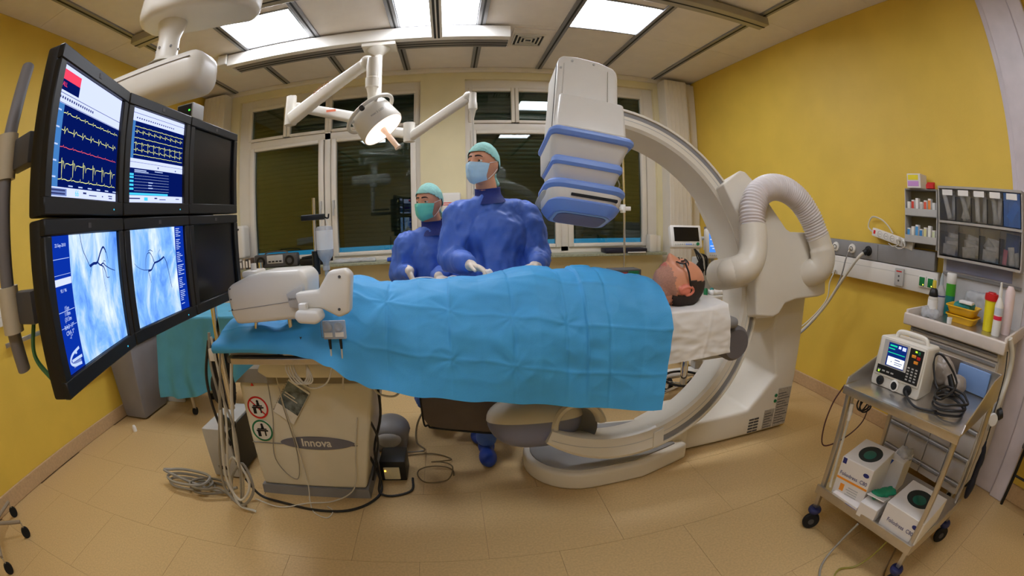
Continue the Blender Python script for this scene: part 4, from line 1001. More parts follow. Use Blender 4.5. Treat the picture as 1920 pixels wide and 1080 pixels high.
def surgeon(name, label, root, headc, fwd, Msk, sh, el, wr, torso, hands, iris, hs=1.0, collar=M_collar, seed=1.0):
    P = thing(name, label, 'person', root)
    M = face_frame(headc, fwd, (0, 0, 1)); R3 = M.to_3x3()
    hc = Vector(headc)
    # body: one continuous skin from head to feet
    b = head_bm(M, hs)
    for s in (-1, 1): ear_bm(b, M, s, hs)
    nb = Vector(torso['neck']); cap(b, hc + R3 @ Vector((0, -.02, -.075)) * hs, nb, .055 * hs, .062 * hs)
    ch, be, hp = (Vector(torso[k]) for k in ('chest', 'belly', 'hip'))
    ell(b, ch, (.155, .095, .15)); ell(b, be, (.145, .095, .15)); ell(b, hp, (.15, .10, .12)); cap(b, nb, ch, .06, .09); cap(b, ch, hp, .10, .11)
    for i in (0, 1):
        S, E_, W_ = Vector(sh[i]), Vector(el[i]), Vector(wr[i])
        cap(b, ch + Vector((0, 0, .06)), S, .06, .05); cap(b, S, E_, .05, .04); cap(b, E_, W_, .04, .027)
        F = Vector(torso['feet'][i]); K = hp.lerp(F, .5) + Vector((0, -.02, 0)); H0 = hp + Vector(((-.085, .085)[i], 0, -.04))
        cap(b, H0, K, .075, .055); cap(b, K, F + Vector((0, 0, .09)), .055, .035); cap(b, F + Vector((0, .03, .05)), F + Vector((0, -.10, .035)), .034, .028)
    body = obj('body', remeshed(b, .0065, 3, .5), M_skin, P, True, angle=180)
    eyes(P, M, hs, iris=iris)
    # gown over torso, sleeves to the wrists and a long skirt
    g = bmn()
    ell(g, ch, torso['rc']); ell(g, be, torso['rb']); ell(g, hp, torso['rh']); cap(g, be, ch, torso['rb'][1], torso['rc'][1])
    cap(g, nb + Vector((0, 0, -.035)), ch, .075, .12)
    lathe(g, [(.17, -.58), (.165, -.2), (.155, 0), (.12, .1)], hp, 24)
    for i in (0, 1):
        S, E_, W_ = Vector(sh[i]), Vector(el[i]), Vector(wr[i])
        cap(g, nb + Vector((0, 0, -.045)), S + Vector((0, 0, -.012)), .066, .072); cap(g, S + Vector((0, 0, -.012)), E_, .078, .072); cap(g, E_, W_, .072, .044)
    gb = remeshed(g, .0105, 9, .5); wrinkle(gb, .017, 6.5, seed, .6); wrinkle(gb, .008, 15.0, seed + 4, .5)
    obj('surgical_gown', gb, M_gown, P, True, angle=180)
    for i in (0, 1):
        E_, W_ = Vector(el[i]), Vector(wr[i]); d = (W_ - E_).normalized()
        obj('sleeve_cuff', lathe(bmn(), [(.046, -.012), (.047, .004), (.040, .016), (.034, .028), (.032, .028)], W_, 18, d, caps=False), M_gown, P, True)
        h = bmn(); q = hands[i]; hand_bm(h, W_ + d * .03, q['fwd'], q['palm'], q['side'], q.get('curl', .6), q.get('s', 1.0))
        cap(h, W_ - d * .01, W_ + d * .04, .034, .03, 14)
        obj('glove', remeshed(h, .0042, 2, .5), M_glove, P, True, angle=180)
    # navy collar of the apron underneath
    cd_ = (hc - nb).normalized()
    obj('apron_collar', lathe(bmn(), [(.10, -.03), (.085, -.008), (.074, .012), (.071, .045), (.074, .050), (.066, .052), (.06, .02)], nb + Vector((0, .0, .008)), 30, (cd_ + Vector((0, 0, 1.2))).normalized(), caps=False), collar, P, True)
    # cap and mask
    capb = head_bm(M, hs, .008, lambda c: c.z > .054 + .55 * (min(c.y, .07) - .07) and (c.z > .012 or c.y < -.03), detail=0)
    bmesh.ops.solidify(capb, geom=list(capb.faces), thickness=-.003); wrinkle(capb, .0016, 42, seed, 1)
    cp = obj('surgical_cap', capb, M_cap, P, True, angle=180)
    tb_ = hc + R3 @ Vector((0, -.105, -.045)) * hs
    kn = bmn(); ell(kn, tb_, (.018, .018, .022), 12, 8)
    for s in (-1, 1): cap(kn, tb_, tb_ + R3 @ Vector((s * .02, -.018, -.05)), .010, .012, 8)
    kn = remeshed(kn, .005, 2); wrinkle(kn, .003, 60, seed, 1); obj('cap_knot', kn, M_cap, cp, True, angle=180)
    mask(P, M, hs, Msk)
    tr = bmn()
    for i in (0, 1):
        F = Vector(torso['feet'][i]); H0 = hp + Vector(((-.085, .085)[i], 0, -.04)); K = hp.lerp(F, .5) + Vector((0, -.02, 0)); cap(tr, H0, K, .09, .075); cap(tr, K, F + Vector((0, .01, .12)), .075, .06)
    ell(tr, hp, (.16, .12, .12)); tr = remeshed(tr, .014, 5); wrinkle(tr, .006, 12, seed, .5); obj('trousers', tr, M_gown, P, True, angle=180)
    for i in (0, 1):
        F = Vector(torso['feet'][i]); s = bmn(); ell(s, F + Vector((0, .02, .055)), (.052, .07, .055)); ell(s, F + Vector((0, -.09, .04)), (.054, .10, .042)); cap(s, F + Vector((0, .03, .05)), F + Vector((0, .02, .12)), .05, .045)
        sb_ = remeshed(s, .009, 4)
        for v in sb_.verts: v.co.z = max(v.co.z, .002)
        obj('shoe', sb_, M_shoe, P, True, angle=180)
    return P, M
DOC, MDoc = surgeon('person', 'tall masked person in blue gown and mint cap working behind the table', (.22, 2.47, 0),
    (.178, 2.43, 1.688), (-.60, -.79, .10), M_maskb,
    [(.045, 2.45, 1.415), (.405, 2.50, 1.42)], [(-.005, 2.40, 1.175), (.475, 2.45, 1.165)], [(.065, 2.22, 1.165), (.43, 2.25, 1.145)],
    dict(neck=(.205, 2.475, 1.50), chest=(.225, 2.49, 1.29), belly=(.235, 2.475, 1.06), hip=(.235, 2.49, .86), rc=(.215, .135, .19), rb=(.20, .145, .20), rh=(.19, .14, .18), feet=((.135, 2.34, 0), (.10, 2.62, 0))),
    [dict(fwd=(.75, -.62, -.22), palm=(-.1, -.35, -1), side=-1, curl=.75), dict(fwd=(-.78, -.55, -.05), palm=(.1, -.35, -1), side=1, curl=.45)], (40, 30, 24), 1.0, M_collar, 1.0)
NUR, MNur = surgeon('person', 'shorter masked person in blue gown with green mask beside the tall one', (-.14, 2.76, 0),
    (-.135, 2.70, 1.500), (-.52, -.84, -.02), M_maskg,
    [(-.275, 2.74, 1.25), (.02, 2.80, 1.25)], [(-.325, 2.76, 1.06), (.01, 2.76, 1.02)], [(-.275, 2.63, 1.09), (-.07, 2.53, 1.065)],
    dict(neck=(-.115, 2.745, 1.33), chest=(-.125, 2.76, 1.15), belly=(-.12, 2.75, .96), hip=(-.12, 2.76, .78), rc=(.165, .125, .165), rb=(.165, .13, .17), rh=(.17, .13, .16), feet=((-.20, 2.93, 0), (-.04, 2.95, 0))),
    [dict(fwd=(.35, -.5, -.75), palm=(-.3, -.2, -.2), side=1, curl=.9, s=.9), dict(fwd=(.3, -.9, -.2), palm=(0, 0, -1), side=1, curl=.4, s=.9)], (58, 72, 66), .93, M_collar, 6.0)

# ---- patient
PA = thing('person', 'bespectacled person lying on their back under the blue drape', 'person', (.1, 1.80, .955))
pc = Vector((.979, 1.74, 1.098)); PS = 1.12
MP = face_frame(pc, (-.114, -.06, .993), (.993, 0, .114)); RP = MP.to_3x3()
b = head_bm(MP, PS, n=96, m=72)
for s in (-1, 1):
    ear_bm(b, MP, s, PS)
    tube(b, [MP @ (Vector((s * (.083 + .002 * math.sin(a)), -.012 + .017 * math.cos(a), -.004 + .029 * math.sin(a))) * PS) for a in (math.radians(-70 + 14 * i) for i in range(20))], .0042 * PS, 8); ell(b, MP @ (Vector((s * .078, .0, -.034)) * PS), (.008, .006, .009))
cap(b, pc + RP @ Vector((0, -.018, -.06)) * PS, (.80, 1.775, 1.03), .062, .068)
ell(b, (.62, 1.80, 1.045), (.15, .15, .08)); ell(b, (.36, 1.80, 1.05), (.20, .145, .085)); ell(b, (.08, 1.80, 1.045), (.16, .14, .08)); cap(b, (.62, 1.8, 1.04), (.05, 1.8, 1.04), .085, .08)
for s in (-1, 1):
    cap(b, (.72, 1.80, 1.04), (.72, 1.80 + s * .12, 1.01), .055, .045)
    cap(b, (.70, 1.80 + s * .14, 1.0), (.40, 1.80 + s * .14, .995), .04, .036); cap(b, (.40, 1.80 + s * .14, .995), (.14, 1.80 + s * .13, .99), .036, .026); ell(b, (.06, 1.80 + s * .13, .985), (.08, .035, .02))
    cap(b, (.02, 1.80 + s * .08, 1.03), (-.28, 1.80 + s * .09, 1.025), .075, .055); cap(b, (-.28, 1.80 + s * .09, 1.025), (-.52, 1.80 + s * .07, 1.0), .052, .035); cap(b, (-.53, 1.80 + s * .07, 1.0), (-.50, 1.80 + s * .06, 1.11), .034, .026)
pb = remeshed(b, .0046, 2, .35)
M_stub = mat('stubble_skin', (178, 128, 108), .6, var=.12, scale=160)
M_lip = mat('lip_skin', (188, 108, 96), .45)
inv = MP.inverted()
for f in pb.faces:
    q = (inv @ f.calc_center_median()) / PS
    if q.z > -.16 and abs(q.x) < .1:
        jt = .010 * noise.noise(q * 55) + .005 * noise.noise(q * 160)
        jaw = q.z < -.052 + jt and q.y > -.025 - .5 * max(0, -.10 - q.z)
        if q.z < -.046 + jt and abs(q.x) > .03 + jt and q.y > -.02 + jt and q.z > -.115: jaw = True
        if q.y > .085 and -.080 < q.z < -.056 and abs(q.x) < .024: f.material_index = 2
        elif jaw and q.z > -.14 and abs(q.x) < .078: f.material_index = 1
        if abs(q.x) > .0725 and -.035 < q.y < .016 and -.046 < q.z < .034: f.material_index = 3
M_pskin = mat('patient_skin', (220, 150, 116), .42, var=.06, scale=18)
obj('body', pb, [M_pskin, M_stub, M_lip, mat('ear_skin', (224, 128, 104), .45)], PA, True, angle=180)
eyes(PA, MP, PS, iris=(60, 50, 40), lid=-.1)
hb = head_bm(MP, PS, .003, lambda c: c.y < .026 - .30 * max(0, c.z - .03) and c.z > -.062 + .3 * max(0, -.03 - c.y) and not (abs(c.x) > .055 and c.z < .012 and c.y > -.026), n=96, m=72)
bmesh.ops.solidify(hb, geom=list(hb.faces), thickness=-.004); wrinkle(hb, .0007, 160, 2, 1)
obj('hair', hb, M_hair, PA, True, angle=180)
GL = thing('eyeglasses', 'dark-rimmed eyeglasses on the lying person', 'eyeglasses', pc)
for s in (-1, 1):
    c = Vector((s * .034, .098, -.001)); P = []
    for i in range(25):
        a = 2 * PI * i / 24; P.append(MP @ (Vector((c.x + .025 * math.cos(a), c.y - .006 * abs(math.cos(a)), c.z + .018 * math.sin(a))) * PS))
    obj('rim', tube(bmn(), P, .003, 6, caps=False), M_black, GL, True)
    lb = bmn(); lb.faces.new([lb.verts.new(p) for p in P[:-1]]); obj('lens', lb, clear('lens_clear', (.93, .95, .96), .0, 1.5), GL)
    obj('temple', tube(bmn(), [MP @ (Vector(p) * PS) for p in ((s * .060, .092, .004), (s * .0795, .06, .006), (s * .0825, .02, .010), (s * .082, -.012, .014), (s * .080, -.028, -.004))], .0042, 8), M_black, GL, True)
obj('bridge', wire([MP @ (Vector(p) * PS) for p in ((-.010, .100, .004), (0, .106, .008), (.010, .100, .004))], .0018), M_black, GL, True)

# ---- pillow with paper cover at the head end
PL = thing('pillow', 'head pillow under a creased white paper cover', 'pillow', (1.0, 1.8, .955))
obj('cushion', bx(.86, 1.19, 1.62, 1.99, .957, 1.0, .02, 3), M_paper, PL, True)
b = bmn(); nu, nv = 60, 70; V = []
for j in range(nv + 1):
    v = j / nv; row = []
    for i in range(nu + 1):
        u = i / nu; x = .842 + u * (.325 + .01 * v)
        if v < .42:
            t = v / .42; y = 2.0 - t * .405; z = 1.004 + .012 * math.sin(PI * t) + .02 * math.exp(-((u - .95) / .2) ** 2) * t
            dx = (x - .98) / .10; dy = (y - 1.76) / .10; z -= .012 * math.exp(-dx * dx - dy * dy)
        else:
            t = (v - .42) / .58; y = 1.595 - .012 * math.sin(min(1, t * 3) * PI / 2) + .0; z = 1.006 - t * (.222 - .018 * u) - .0
            x += .012 * t * u
        q = Vector((x * 9, (1 - v) * 6, 3.1)); w = (1 - abs(noise.noise(q)) * 2.4) * .008 + noise.noise(q * 2.7) * .005 + .004 * math.exp(-((u + v * .3 - .85) / .02) ** 2)
        if v < .42: z += w * .5
        else: y -= w * (.3 + .9 * (v - .42))
        row.append(b.verts.new((x, y, z)))
    V.append(row)
for j in range(nv):
    for i in range(nu): b.faces.new((V[j][i], V[j][i + 1], V[j + 1][i + 1], V[j + 1][i]))
obj('paper_cover', b, M_paper, PL, True, angle=180)

# ================================================================== BLUE DRAPE
def interp(L, x):
    if x <= L[0][0]: return L[0][1]
    for (a, p), (c, q) in zip(L, L[1:]):
        if x <= c:
            t = (x - a) / (c - a); t = t * t * (3 - 2 * t); return p + (q - p) * t
    return L[-1][1]
TOP = [(-1.10, 1.0), (-.75, 1.02), (-.62, 1.09), (-.50, 1.185), (-.41, 1.18), (-.30, 1.145), (-.10, 1.137), (.10, 1.16), (.30, 1.168), (.47, 1.175), (.64, 1.165), (.76, 1.14), (.86, 1.085)]
HEM = [(-1.10, .93), (-.66, .93), (-.56, .915), (-.49, .885), (-.40, .83), (-.32, .796), (-.12, .752), (.08, .714), (.27, .686), (.49, .648), (.80, .606)]
VC = [-.26, -.023, .209, .411, .496, .583]
b = bmn(); nu, nv = 420, 200; V = []
for i in range(nu + 1):
    u = i / nu; x = -1.02 + u * 1.84
    T_ = interp(TOP, x); hz_ = interp(HEM, x); flat = T_ - .97
    C = [(1.535 + .02 * math.sin(x * 5), hz_), (1.545, hz_ * .5 + .485), (1.566, .975), (1.64, .975 + .62 * flat), (1.72, .975 + .93 * flat), (1.81, T_), (1.90, .975 + .93 * flat), (1.98, .975 + .6 * flat), (2.045, .97), (2.065, .86), (2.075, .78)]
    S = spline([(p[0], p[1], 0) for p in C], 10)
    L = [0]
    for p, q in zip(S, S[1:]): L.append(L[-1] + (q - p).length)
    row = []; k = 0
    for j in range(nv + 1):
        s = L[-1] * j / nv
        while k < len(L) - 2 and L[k + 1] < s: k += 1
        f = (s - L[k]) / max(1e-9, L[k + 1] - L[k]); p = S[k].lerp(S[k + 1], f); t = (S[k + 1] - S[k]).normalized(); n = Vector((-t.y, t.x, 0))
        # fold pattern
        w = 0.0; seg = 0
        for ci, c in enumerate(VC):
            if x > c: seg = ci + 1
            dd = x - c; w += .005 * math.exp(-abs(dd) / .006) * (1 if ci in (1, 4) else -1)
        e = [-1.1] + VC + [.84]; fr = (x - e[seg]) / (e[seg + 1] - e[seg]); fr = min(1, max(0, fr)); w += (.013 * (1 - abs(2 * fr - 1)) * (1 if seg % 2 else -1) if seg not in (4, 5) else (-.009 if seg == 4 else .006) * min(1, fr * 12, (1 - fr) * 12))
        for sc_ in (.155, .34, .52, .70):
            d2 = s - sc_ - .012 * noise.noise(Vector((x * 3, sc_ * 9, 0))); w += .0046 * math.exp(-abs(d2) / .006) - .011 * max(0, 1 - abs(s - sc_ - .09) / .09) * (1 if seg % 2 else -.6) * .5
        for (xc, sc_) in ((.209, .155), (.209, .34), (-.023, .34), (-.26, .34), (-.26, .52), (.411, .34), (-.023, .155)):
            ddx, dds = x - xc, s - sc_; rr_ = math.hypot(ddx, dds)
            th_ = math.atan2(dds, ddx)
            if rr_ < .25: w += .0075 * math.exp(-rr_ / .07) * min(1, rr_ / .012) * noise.noise(Vector((math.cos(th_) * 2.6 + xc * 31, math.sin(th_) * 2.6 + sc_ * 17, rr_ * 3)))
        q = Vector((x * 5.0, s * 7.0, 1.3)); w += .0075 * noise.noise(q) + .0045 * (1 - 2.2 * abs(noise.noise(q * 1.7 + Vector((0, 0, 4))))) + .002 * noise.noise(q * 4.2)
        if x < -.3: w += .022 * (-.3 - x) * math.sin((x * .8 + s) * 22 + 3 * noise.noise(q * .5))
        edge = min(1, .25 + 4 * min(1, abs(s)))
        xx = x + .018 * (1 - u) * 0 + (.045 * max(0, u - .85) / .15 * (1 if .35 < s < .85 else (s / .35 if s <= .35 else max(0, (1.2 - s) / .35))) )
        row.append(b.verts.new((xx, p.x - n.x * 0 - (w if n.x < 0 else w) * (-n.x if n.x else 0) * 1.0 if False else p.x + n.x * w * edge, p.y + n.y * w * edge)))
    V.append(row)
for i in range(nu):
    for j in range(nv): b.faces.new((V[i][j], V[i + 1][j], V[i + 1][j + 1], V[i][j + 1]))
DR = obj('surgical_drape', b, M_drape, None, True, angle=180); tag(DR, 'creased blue surgical drape covering the lying person and table', 'drape')
# gauze and catheter lines on the drape
b = bmn(); ell(b, (.165, 2.115, 1.115), (.028, .022, .03)); ell(b, (.175, 2.10, 1.10), (.02, .03, .02)); b = remeshed(b, .006, 2); wrinkle(b, .005, 50, 3, 1)
tag(obj('gauze_swab', b, M_paper, None, True, angle=180), "crumpled white gauze held at the tall person's hand", 'gauze')
tag(obj('catheter_line', wire([(-.25, 1.98, 1.10), (-.18, 1.93, 1.14), (-.12, 2.0, 1.135), (-.06, 2.02, 1.12), (.0, 1.97, 1.14), (.05, 2.05, 1.11), (.12, 2.08, 1.10)], .0025), M_paper, None, True), 'thin white catheter line looping over the drape', 'tube')
# ================================================================== RIGHT WALL: SUPPLY RAIL
WR = thing('supply_rail', 'long grey and white medical supply rail on the right yellow wall', 'wall rail', (XR, 1.9, 1.15))
obj('grey_profile', bx(XR - .07, XR - .002, 1.34, 4.40, 1.165, 1.285, .006), M_mgrey, WR, True)
obj('white_profile', bx(XR - .075, XR - .002, 1.30, 4.40, 1.015, 1.16, .006), M_white, WR, True)
obj('profile_joint', bx(XR - .0755, XR - .06, 1.30, 4.40, 1.115, 1.118), M_lgrey, WR)
obj('profile_joint', bx(XR - .0715, XR - .06, 1.875, 1.878, 1.17, 1.28), M_dgrey, WR)
for (y_, m1) in ((2.32, M_white), (2.14, M_white), (1.97, M_black)):
    o = obj('gas_outlet', lathe(bmn(), [(.001, .02), (.018, .02), (.02, .012), (.034, .01), (.036, 0), (.036, -.02)], (XR - .07, y_, 1.228), 20, (-1, 0, 0), caps=False), m1, WR, True)
    obj('outlet_ring', lathe(bmn(), [(.012, .021), (.017, .022), (.017, .016)], (XR - .07, y_, 1.228), 18, (-1, 0, 0), caps=False), M_dgrey, o, True)
o = obj('socket_plate', bx(XR - .10, XR - .075, 1.60, 1.68, 1.03, 1.145, .004), M_lgrey, WR, True)
obj('socket_mark', bx(XR - .1015, XR - .0995, 1.615, 1.665, 1.122, 1.130), M_red, o)
for z in (1.065, 1.095): obj('socket_jack', cy((XR - .1005, 1.64, z), (XR - .103, 1.64, z), .007, n=12), M_dgrey, o, True)
for y_ in (1.43, 1.355):
    o = obj('power_socket', bx(XR - .09, XR - .075, y_ - .033, y_ + .033, 1.055, 1.125, .004), M_white, WR, True)
    obj('socket_face', bx(XR - .0925, XR - .0895, y_ - .024, y_ + .024, 1.062, 1.118, .002), mat('socket_green', (16, 120, 60), .35), o, True)
    obj('socket_lamp', bx(XR - .094, XR - .092, y_ - .016, y_ - .009, 1.068, 1.075), glow('lamp_amber', (255, 230, 80), 3), o)
def hose(name, label, pts, r, m, plug=None):
    t = thing(name, label, 'hose', pts[0]); obj('hose_line', wire(pts, r, 10, 8), m, t, True)
    d = (Vector(pts[0]) - Vector(pts[1])).normalized()
    obj('connector', cy(Vector(pts[0]) - d * .03, Vector(pts[0]), r * 1.9, r * 1.6, 12), plug or M_chrome, t, True)
    return t
hose('gas_hose', 'thick beige gas hose plugged into the black wall outlet', [(XR - .10, 1.97, 1.228), (XR - .15, 2.02, 1.17), (XR - .17, 2.15, 1.0), (XR - .18, 2.33, .75), (2.52, 2.45, .52), (2.30, 2.52, .40)], .012, M_cableL, M_black)
hose('gas_hose', 'thin dark gas hose from the chrome wall outlet', [(XR - .10, 2.14, 1.228), (XR - .13, 2.16, 1.15), (XR - .14, 2.20, 1.0), (XR - .15, 2.32, .78), (2.55, 2.42, .55), (2.32, 2.50, .42)], .006, M_mgrey, M_chrome)
hose('gas_hose', 'thin pale hose dropping behind the hose elbow', [(XR - .09, 2.30, 1.05), (XR - .12, 2.33, .95), (XR - .13, 2.35, .80), (2.6, 2.45, .6), (2.35, 2.54, .45)], .006, M_cableL)
# power strip
t = thing('power_strip', 'white power strip with red switch on the supply rail', 'power strip', (XR - .05, 1.74, 1.29))
MPS = Matrix.Translation((XR - .055, 1.74, 1.335)) @ Matrix.Rotation(math.radians(10), 4, 'X')
b = bmn(); box(b, -.02, .02, -.20, .20, -.03, .028, .006, 2, MPS); obj('strip_body', b, M_white, t, True)
b = bmn(); box(b, -.023, -.019, .165, .185, -.012, .014, .002, 1, MPS); obj('switch', b, M_red, t)
for i in range(5):
    c = MPS @ Vector((-.019, .12 - i * .062, 0)); o = obj('outlet', lathe(bmn(), [(.022, .003), (.019, .003), (.017, -.002), (.001, -.002)], c, 18, (-1, 0, 0), caps=False), M_lgrey, t, True)
    b = bmn()
    for q in (-.007, .007): cyl(b, c + Vector((-.0005, q, 0)), c + Vector((-.003, q, 0)), .0025, n=8)
    obj('outlet_pin_hole', b, M_black, o, kind='stuff')
tag(obj('strip_cord', wire([(XR - .05, 1.94, 1.36), (XR - .04, 2.0, 1.40), (XR - .03, 1.97, 1.47), (XR - .03, 1.88, 1.46), (XR - .045, 1.80, 1.42), (XR - .06, 1.74, 1.37)], .006), M_cableL, None, True), 'looped white cord standing above the power strip', 'cord')
for k, (y_, z) in enumerate(((1.665, 1.335), (1.61, 1.325))):
    t = thing('power_plug', 'white plug in the power strip, %s the small shelf' % ('further from' if k == 0 else 'next to'), 'plug', (XR - .08, y_, z))
    obj('plug_body', lathe(bmn(), [(.018, 0), (.019, .012), (.012, .03), (.006, .034)], (XR - .078, y_, z), 14, (-1, 0, 0)), M_white, t, True)
    obj('plug_cord', wire([(XR - .11, y_, z), (XR - .12, y_ - .02, z - .03), (XR - .11, y_ + .04, z - .05), (XR - .085, y_ + .10, z - .035)], .0035), M_cableL, t, True)
# small two-tier shelf
SS = thing('ampoule_shelf', 'small two-tier grey shelf left of the clear bins', 'shelf', (XR, 1.45, 1.30))
XS = XR - .11
obj('back_board', bx(XR - .012, XR - .004, 1.315, 1.595, 1.295, 1.675), mat('olive_grey', (128, 118, 84), .5), SS)
for z in (1.33, 1.50, 1.668): obj('shelf_board', bx(XS, XR - .012, 1.315, 1.595, z - .004, z + .004), M_mgrey, SS)
for z in (1.35, 1.52): obj('shelf_lip', bx(XS - .004, XS, 1.315, 1.595, z - .02, z + .025), M_lgrey, SS)
for y_ in (1.315, 1.595): obj('side_board', bx(XS, XR - .012, y_ - .003, y_ + .003, 1.295, 1.672), M_lgrey, SS)
cols = [[(232, 228, 220), (220, 70, 50), (236, 232, 226), (200, 196, 190), (226, 90, 60), (232, 140, 60), (225, 225, 220)], [(70, 150, 210), (236, 232, 220), (80, 160, 220), (60, 140, 205), (226, 220, 150), (236, 236, 226), (214, 220, 180)]]
names = [['white', 'red', 'plain white', 'grey', 'orange-red', 'orange', 'pale white'], ['blue', 'white', 'light blue', 'deep blue', 'pale yellow', 'bright white', 'pale green']]
for r in (0, 1):
    for i in range(7):
        y_ = 1.57 - i * .037; z = 1.504 if r == 0 else 1.334; hh = .085 + .012 * ((i * 7) % 3)
        m = mat('card_%d_%d' % (r, i), cols[r][i], .6)
        t = thing('ampoule_pack', '%s ampoule pack on the %s tier of the small shelf' % (names[r][i], 'upper' if r == 0 else 'lower'), 'medicine pack', (XS + .03, y_, z), group='ampoule packs on the small shelf')
        b = bx(XS + .012, XS + .05, y_ - .013, y_ + .013, z, z + hh, .003); obj('pack', b, M_carton, t, True)
        obj('pack_label', bx(XS + .0105, XS + .0125, y_ - .011, y_ + .011, z + hh * .35, z + hh * .9), m, t)
t = thing('carton', 'small white carton with yellow and lilac labels on the small shelf', 'box', (XR - .08, 1.50, 1.672))
obj('carton_body', bx(XR - .14, XR - .03, 1.435, 1.555, 1.673, 1.765, .002), M_carton, t); obj('yellow_label', bx(XR - .1415, XR - .1395, 1.455, 1.545, 1.725, 1.757), M_yel2, t); obj('lilac_label', bx(XR - .1415, XR - .1395, 1.452, 1.548, 1.685, 1.717), mat('lilac', (206, 150, 214), .5), t)
b = bmn()
for i in range(3): box(b, XR - .12 + i * .012, XR - .11 + i * .012, 1.335, 1.40, 1.674, 1.70 + .008 * i, .002, 1, Matrix.Translation((0, 0, 0)))
tag(obj('red_packet', b, M_red), 'red packet lying on top of the small shelf end', 'packet')
# tilt-bin cabinet: five narrow bins over four wide ones
XBf = XR - .16
BC = thing('bin_cabinet', 'grey wall cabinet with two rows of clear tilting bins', 'bin cabinet', (XR, .93, 1.27))
M_cab = mat('cabinet_grey', (172, 166, 158), .45)
obj('back_board', bx(XR - .012, XR - .004, .60, 1.275, 1.265, 1.685), M_white, BC)
for z in (1.268, 1.478, 1.682): obj('rail', bx(XBf - .006, XR - .012, .60, 1.275, z - .007, z + .007), M_cab, BC)
for y_ in (.603, 1.272): obj('side_board', bx(XBf, XR - .012, y_ - .005, y_ + .005, 1.268, 1.682), M_cab, BC)
def tilt_bin(y0, y1, z0, z1, tint=None):
    b = bmn(); m = tint or M_clear
    box(b, XBf - .002, XBf + .001, y0 + .004, y1 - .004, z0 + .008, z1 - .008); 
    box(b, XBf + .001, XR - .02, y0 + .003, y0 + .005, z0 + .008, z1 - .05); box(b, XBf + .001, XR - .02, y1 - .005, y1 - .003, z0 + .008, z1 - .05); box(b, XBf + .001, XR - .02, y0 + .005, y1 - .005, z0 + .008, z0 + .011)
    return obj('bin', b, m, BC)
M_bluecl = clear('blue_clear', (.55, .70, .95), .08, 1.45, base=((.25, .42, .85), .25))
def pouch(name, label, group, c, w, h, rot, m, cat='packet', thick=.014):
    """a sealed flat pouch, puffed in the middle, standing in a bin (plane y-z)"""
    b = bmn(); nu, nv = 8, 10
    for sgn in (-1, 1):
        V = [[b.verts.new((sgn * thick * .5 * math.sin(PI * i / nu) ** .5 * math.sin(PI * j / nv) ** .5 if 0 < i < nu and 0 < j < nv else 0, (i / nu - .5) * w, (j / nv - .5) * h)) for i in range(nu + 1)] for j in range(nv + 1)]
        for j in range(nv):
            for i in range(nu): b.faces.new((V[j][i], V[j][i + 1], V[j + 1][i + 1], V[j + 1][i]))
    bmesh.ops.remove_doubles(b, verts=b.verts, dist=1e-5)
    o = obj(name, b, m, None, True); o.matrix_world = Matrix.Translation(c) @ Matrix.Rotation(rot, 4, 'X')
    tag(o, label, cat, group); return o
M_pack = mat('packet_white', (222, 220, 216), .4, var=.12, scale=50); M_packg = mat('packet_grey', (190, 190, 188), .35, var=.15, scale=40)
ys = [1.262, 1.132, 1.004, .876, .75, .612]
ordn = ['first', 'second', 'third', 'fourth', 'fifth']
for i in range(5):
    y1, y0 = ys[i], ys[i + 1]; tilt_bin(y0, y1, 1.482, 1.678, M_bluecl if i == 4 else None); yc = (y0 + y1) / 2
    obj('bin_label', bx(XBf - .004, XBf - .002, yc - .042, yc + .042, 1.635, 1.668), M_paper, BC)
    if i < 4:
        for k, (dy, ro) in enumerate((((.018, .30), (-.028, -.02)), ((.0, .36), (.0, -.38)), ((.026, .05), (-.026, -.04)), ((.014, .16), (-.016, -.14)))[i]):
            pouch('syringe_pack', 'long wrapped syringe pack, %s one in the %s upper bin' % (('left', 'right')[k], ordn[i]), 'syringe packs in the %s upper bin' % ordn[i], (XBf + .03 + .028 * k, yc + dy, 1.572), .036, .145, -ro, M_pack if (i + k) % 2 == 0 else M_packg, thick=.018)
    else:
        pouch('dressing_pack', 'pale tilted pack in the blue-tinted upper bin', None, (XBf + .04, yc, 1.575), .05, .11, .7, mat('packet_ice', (200, 226, 236), .3))
ys = [1.262, 1.105, .937, .775, .612]
for i in range(4):
    y1, y0 = ys[i], ys[i + 1]; tilt_bin(y0, y1, 1.276, 1.472, None); yc = (y0 + y1) / 2
    if i < 3:
        for k in range(4):
            ro = [(.05, -.08, .04, .12), (-.1, .08, -.03, .2), (.06, -.06, .7, .1)][i][k]
            pouch('pouch', 'white sealed pouch, %s in the %s lower bin' % (('lowest', 'second lowest', 'second highest', 'topmost')[k], ordn[i]), 'sealed pouches in the %s lower bin' % ordn[i], (XBf + .025 + .02 * k, yc + (.008, -.01, .012, -.005)[k], 1.318 + .02 * k), .105, .062 if k < 3 else .07, ro, M_pack if k % 2 else M_packg, thick=.02)
    else:
        pouch('pouch', 'pink striped pouch in the last lower bin', None, (XBf + .03, yc + .045, 1.325), .035, .085, .1, mat('packet_pink', (214, 110, 130), .4)); pouch('pouch', 'upright pale pouch in the last lower bin', None, (XBf + .055, yc, 1.335), .05, .10, -.12, M_pack); pouch('pouch', 'large clear blue bag in the last lower bin', None, (XBf + .10, yc, 1.39), .12, .13, .05, M_bluecl); pouch('pouch', 'grey pouch at the end of the last lower bin', None, (XBf + .04, yc - .05, 1.32), .04, .08, -.25, M_packg)
    if i < 3: obj('bin_window', bx(XBf - .0035, XBf - .002, yc - .05, yc + .05, 1.405, 1.455), M_clear, BC)

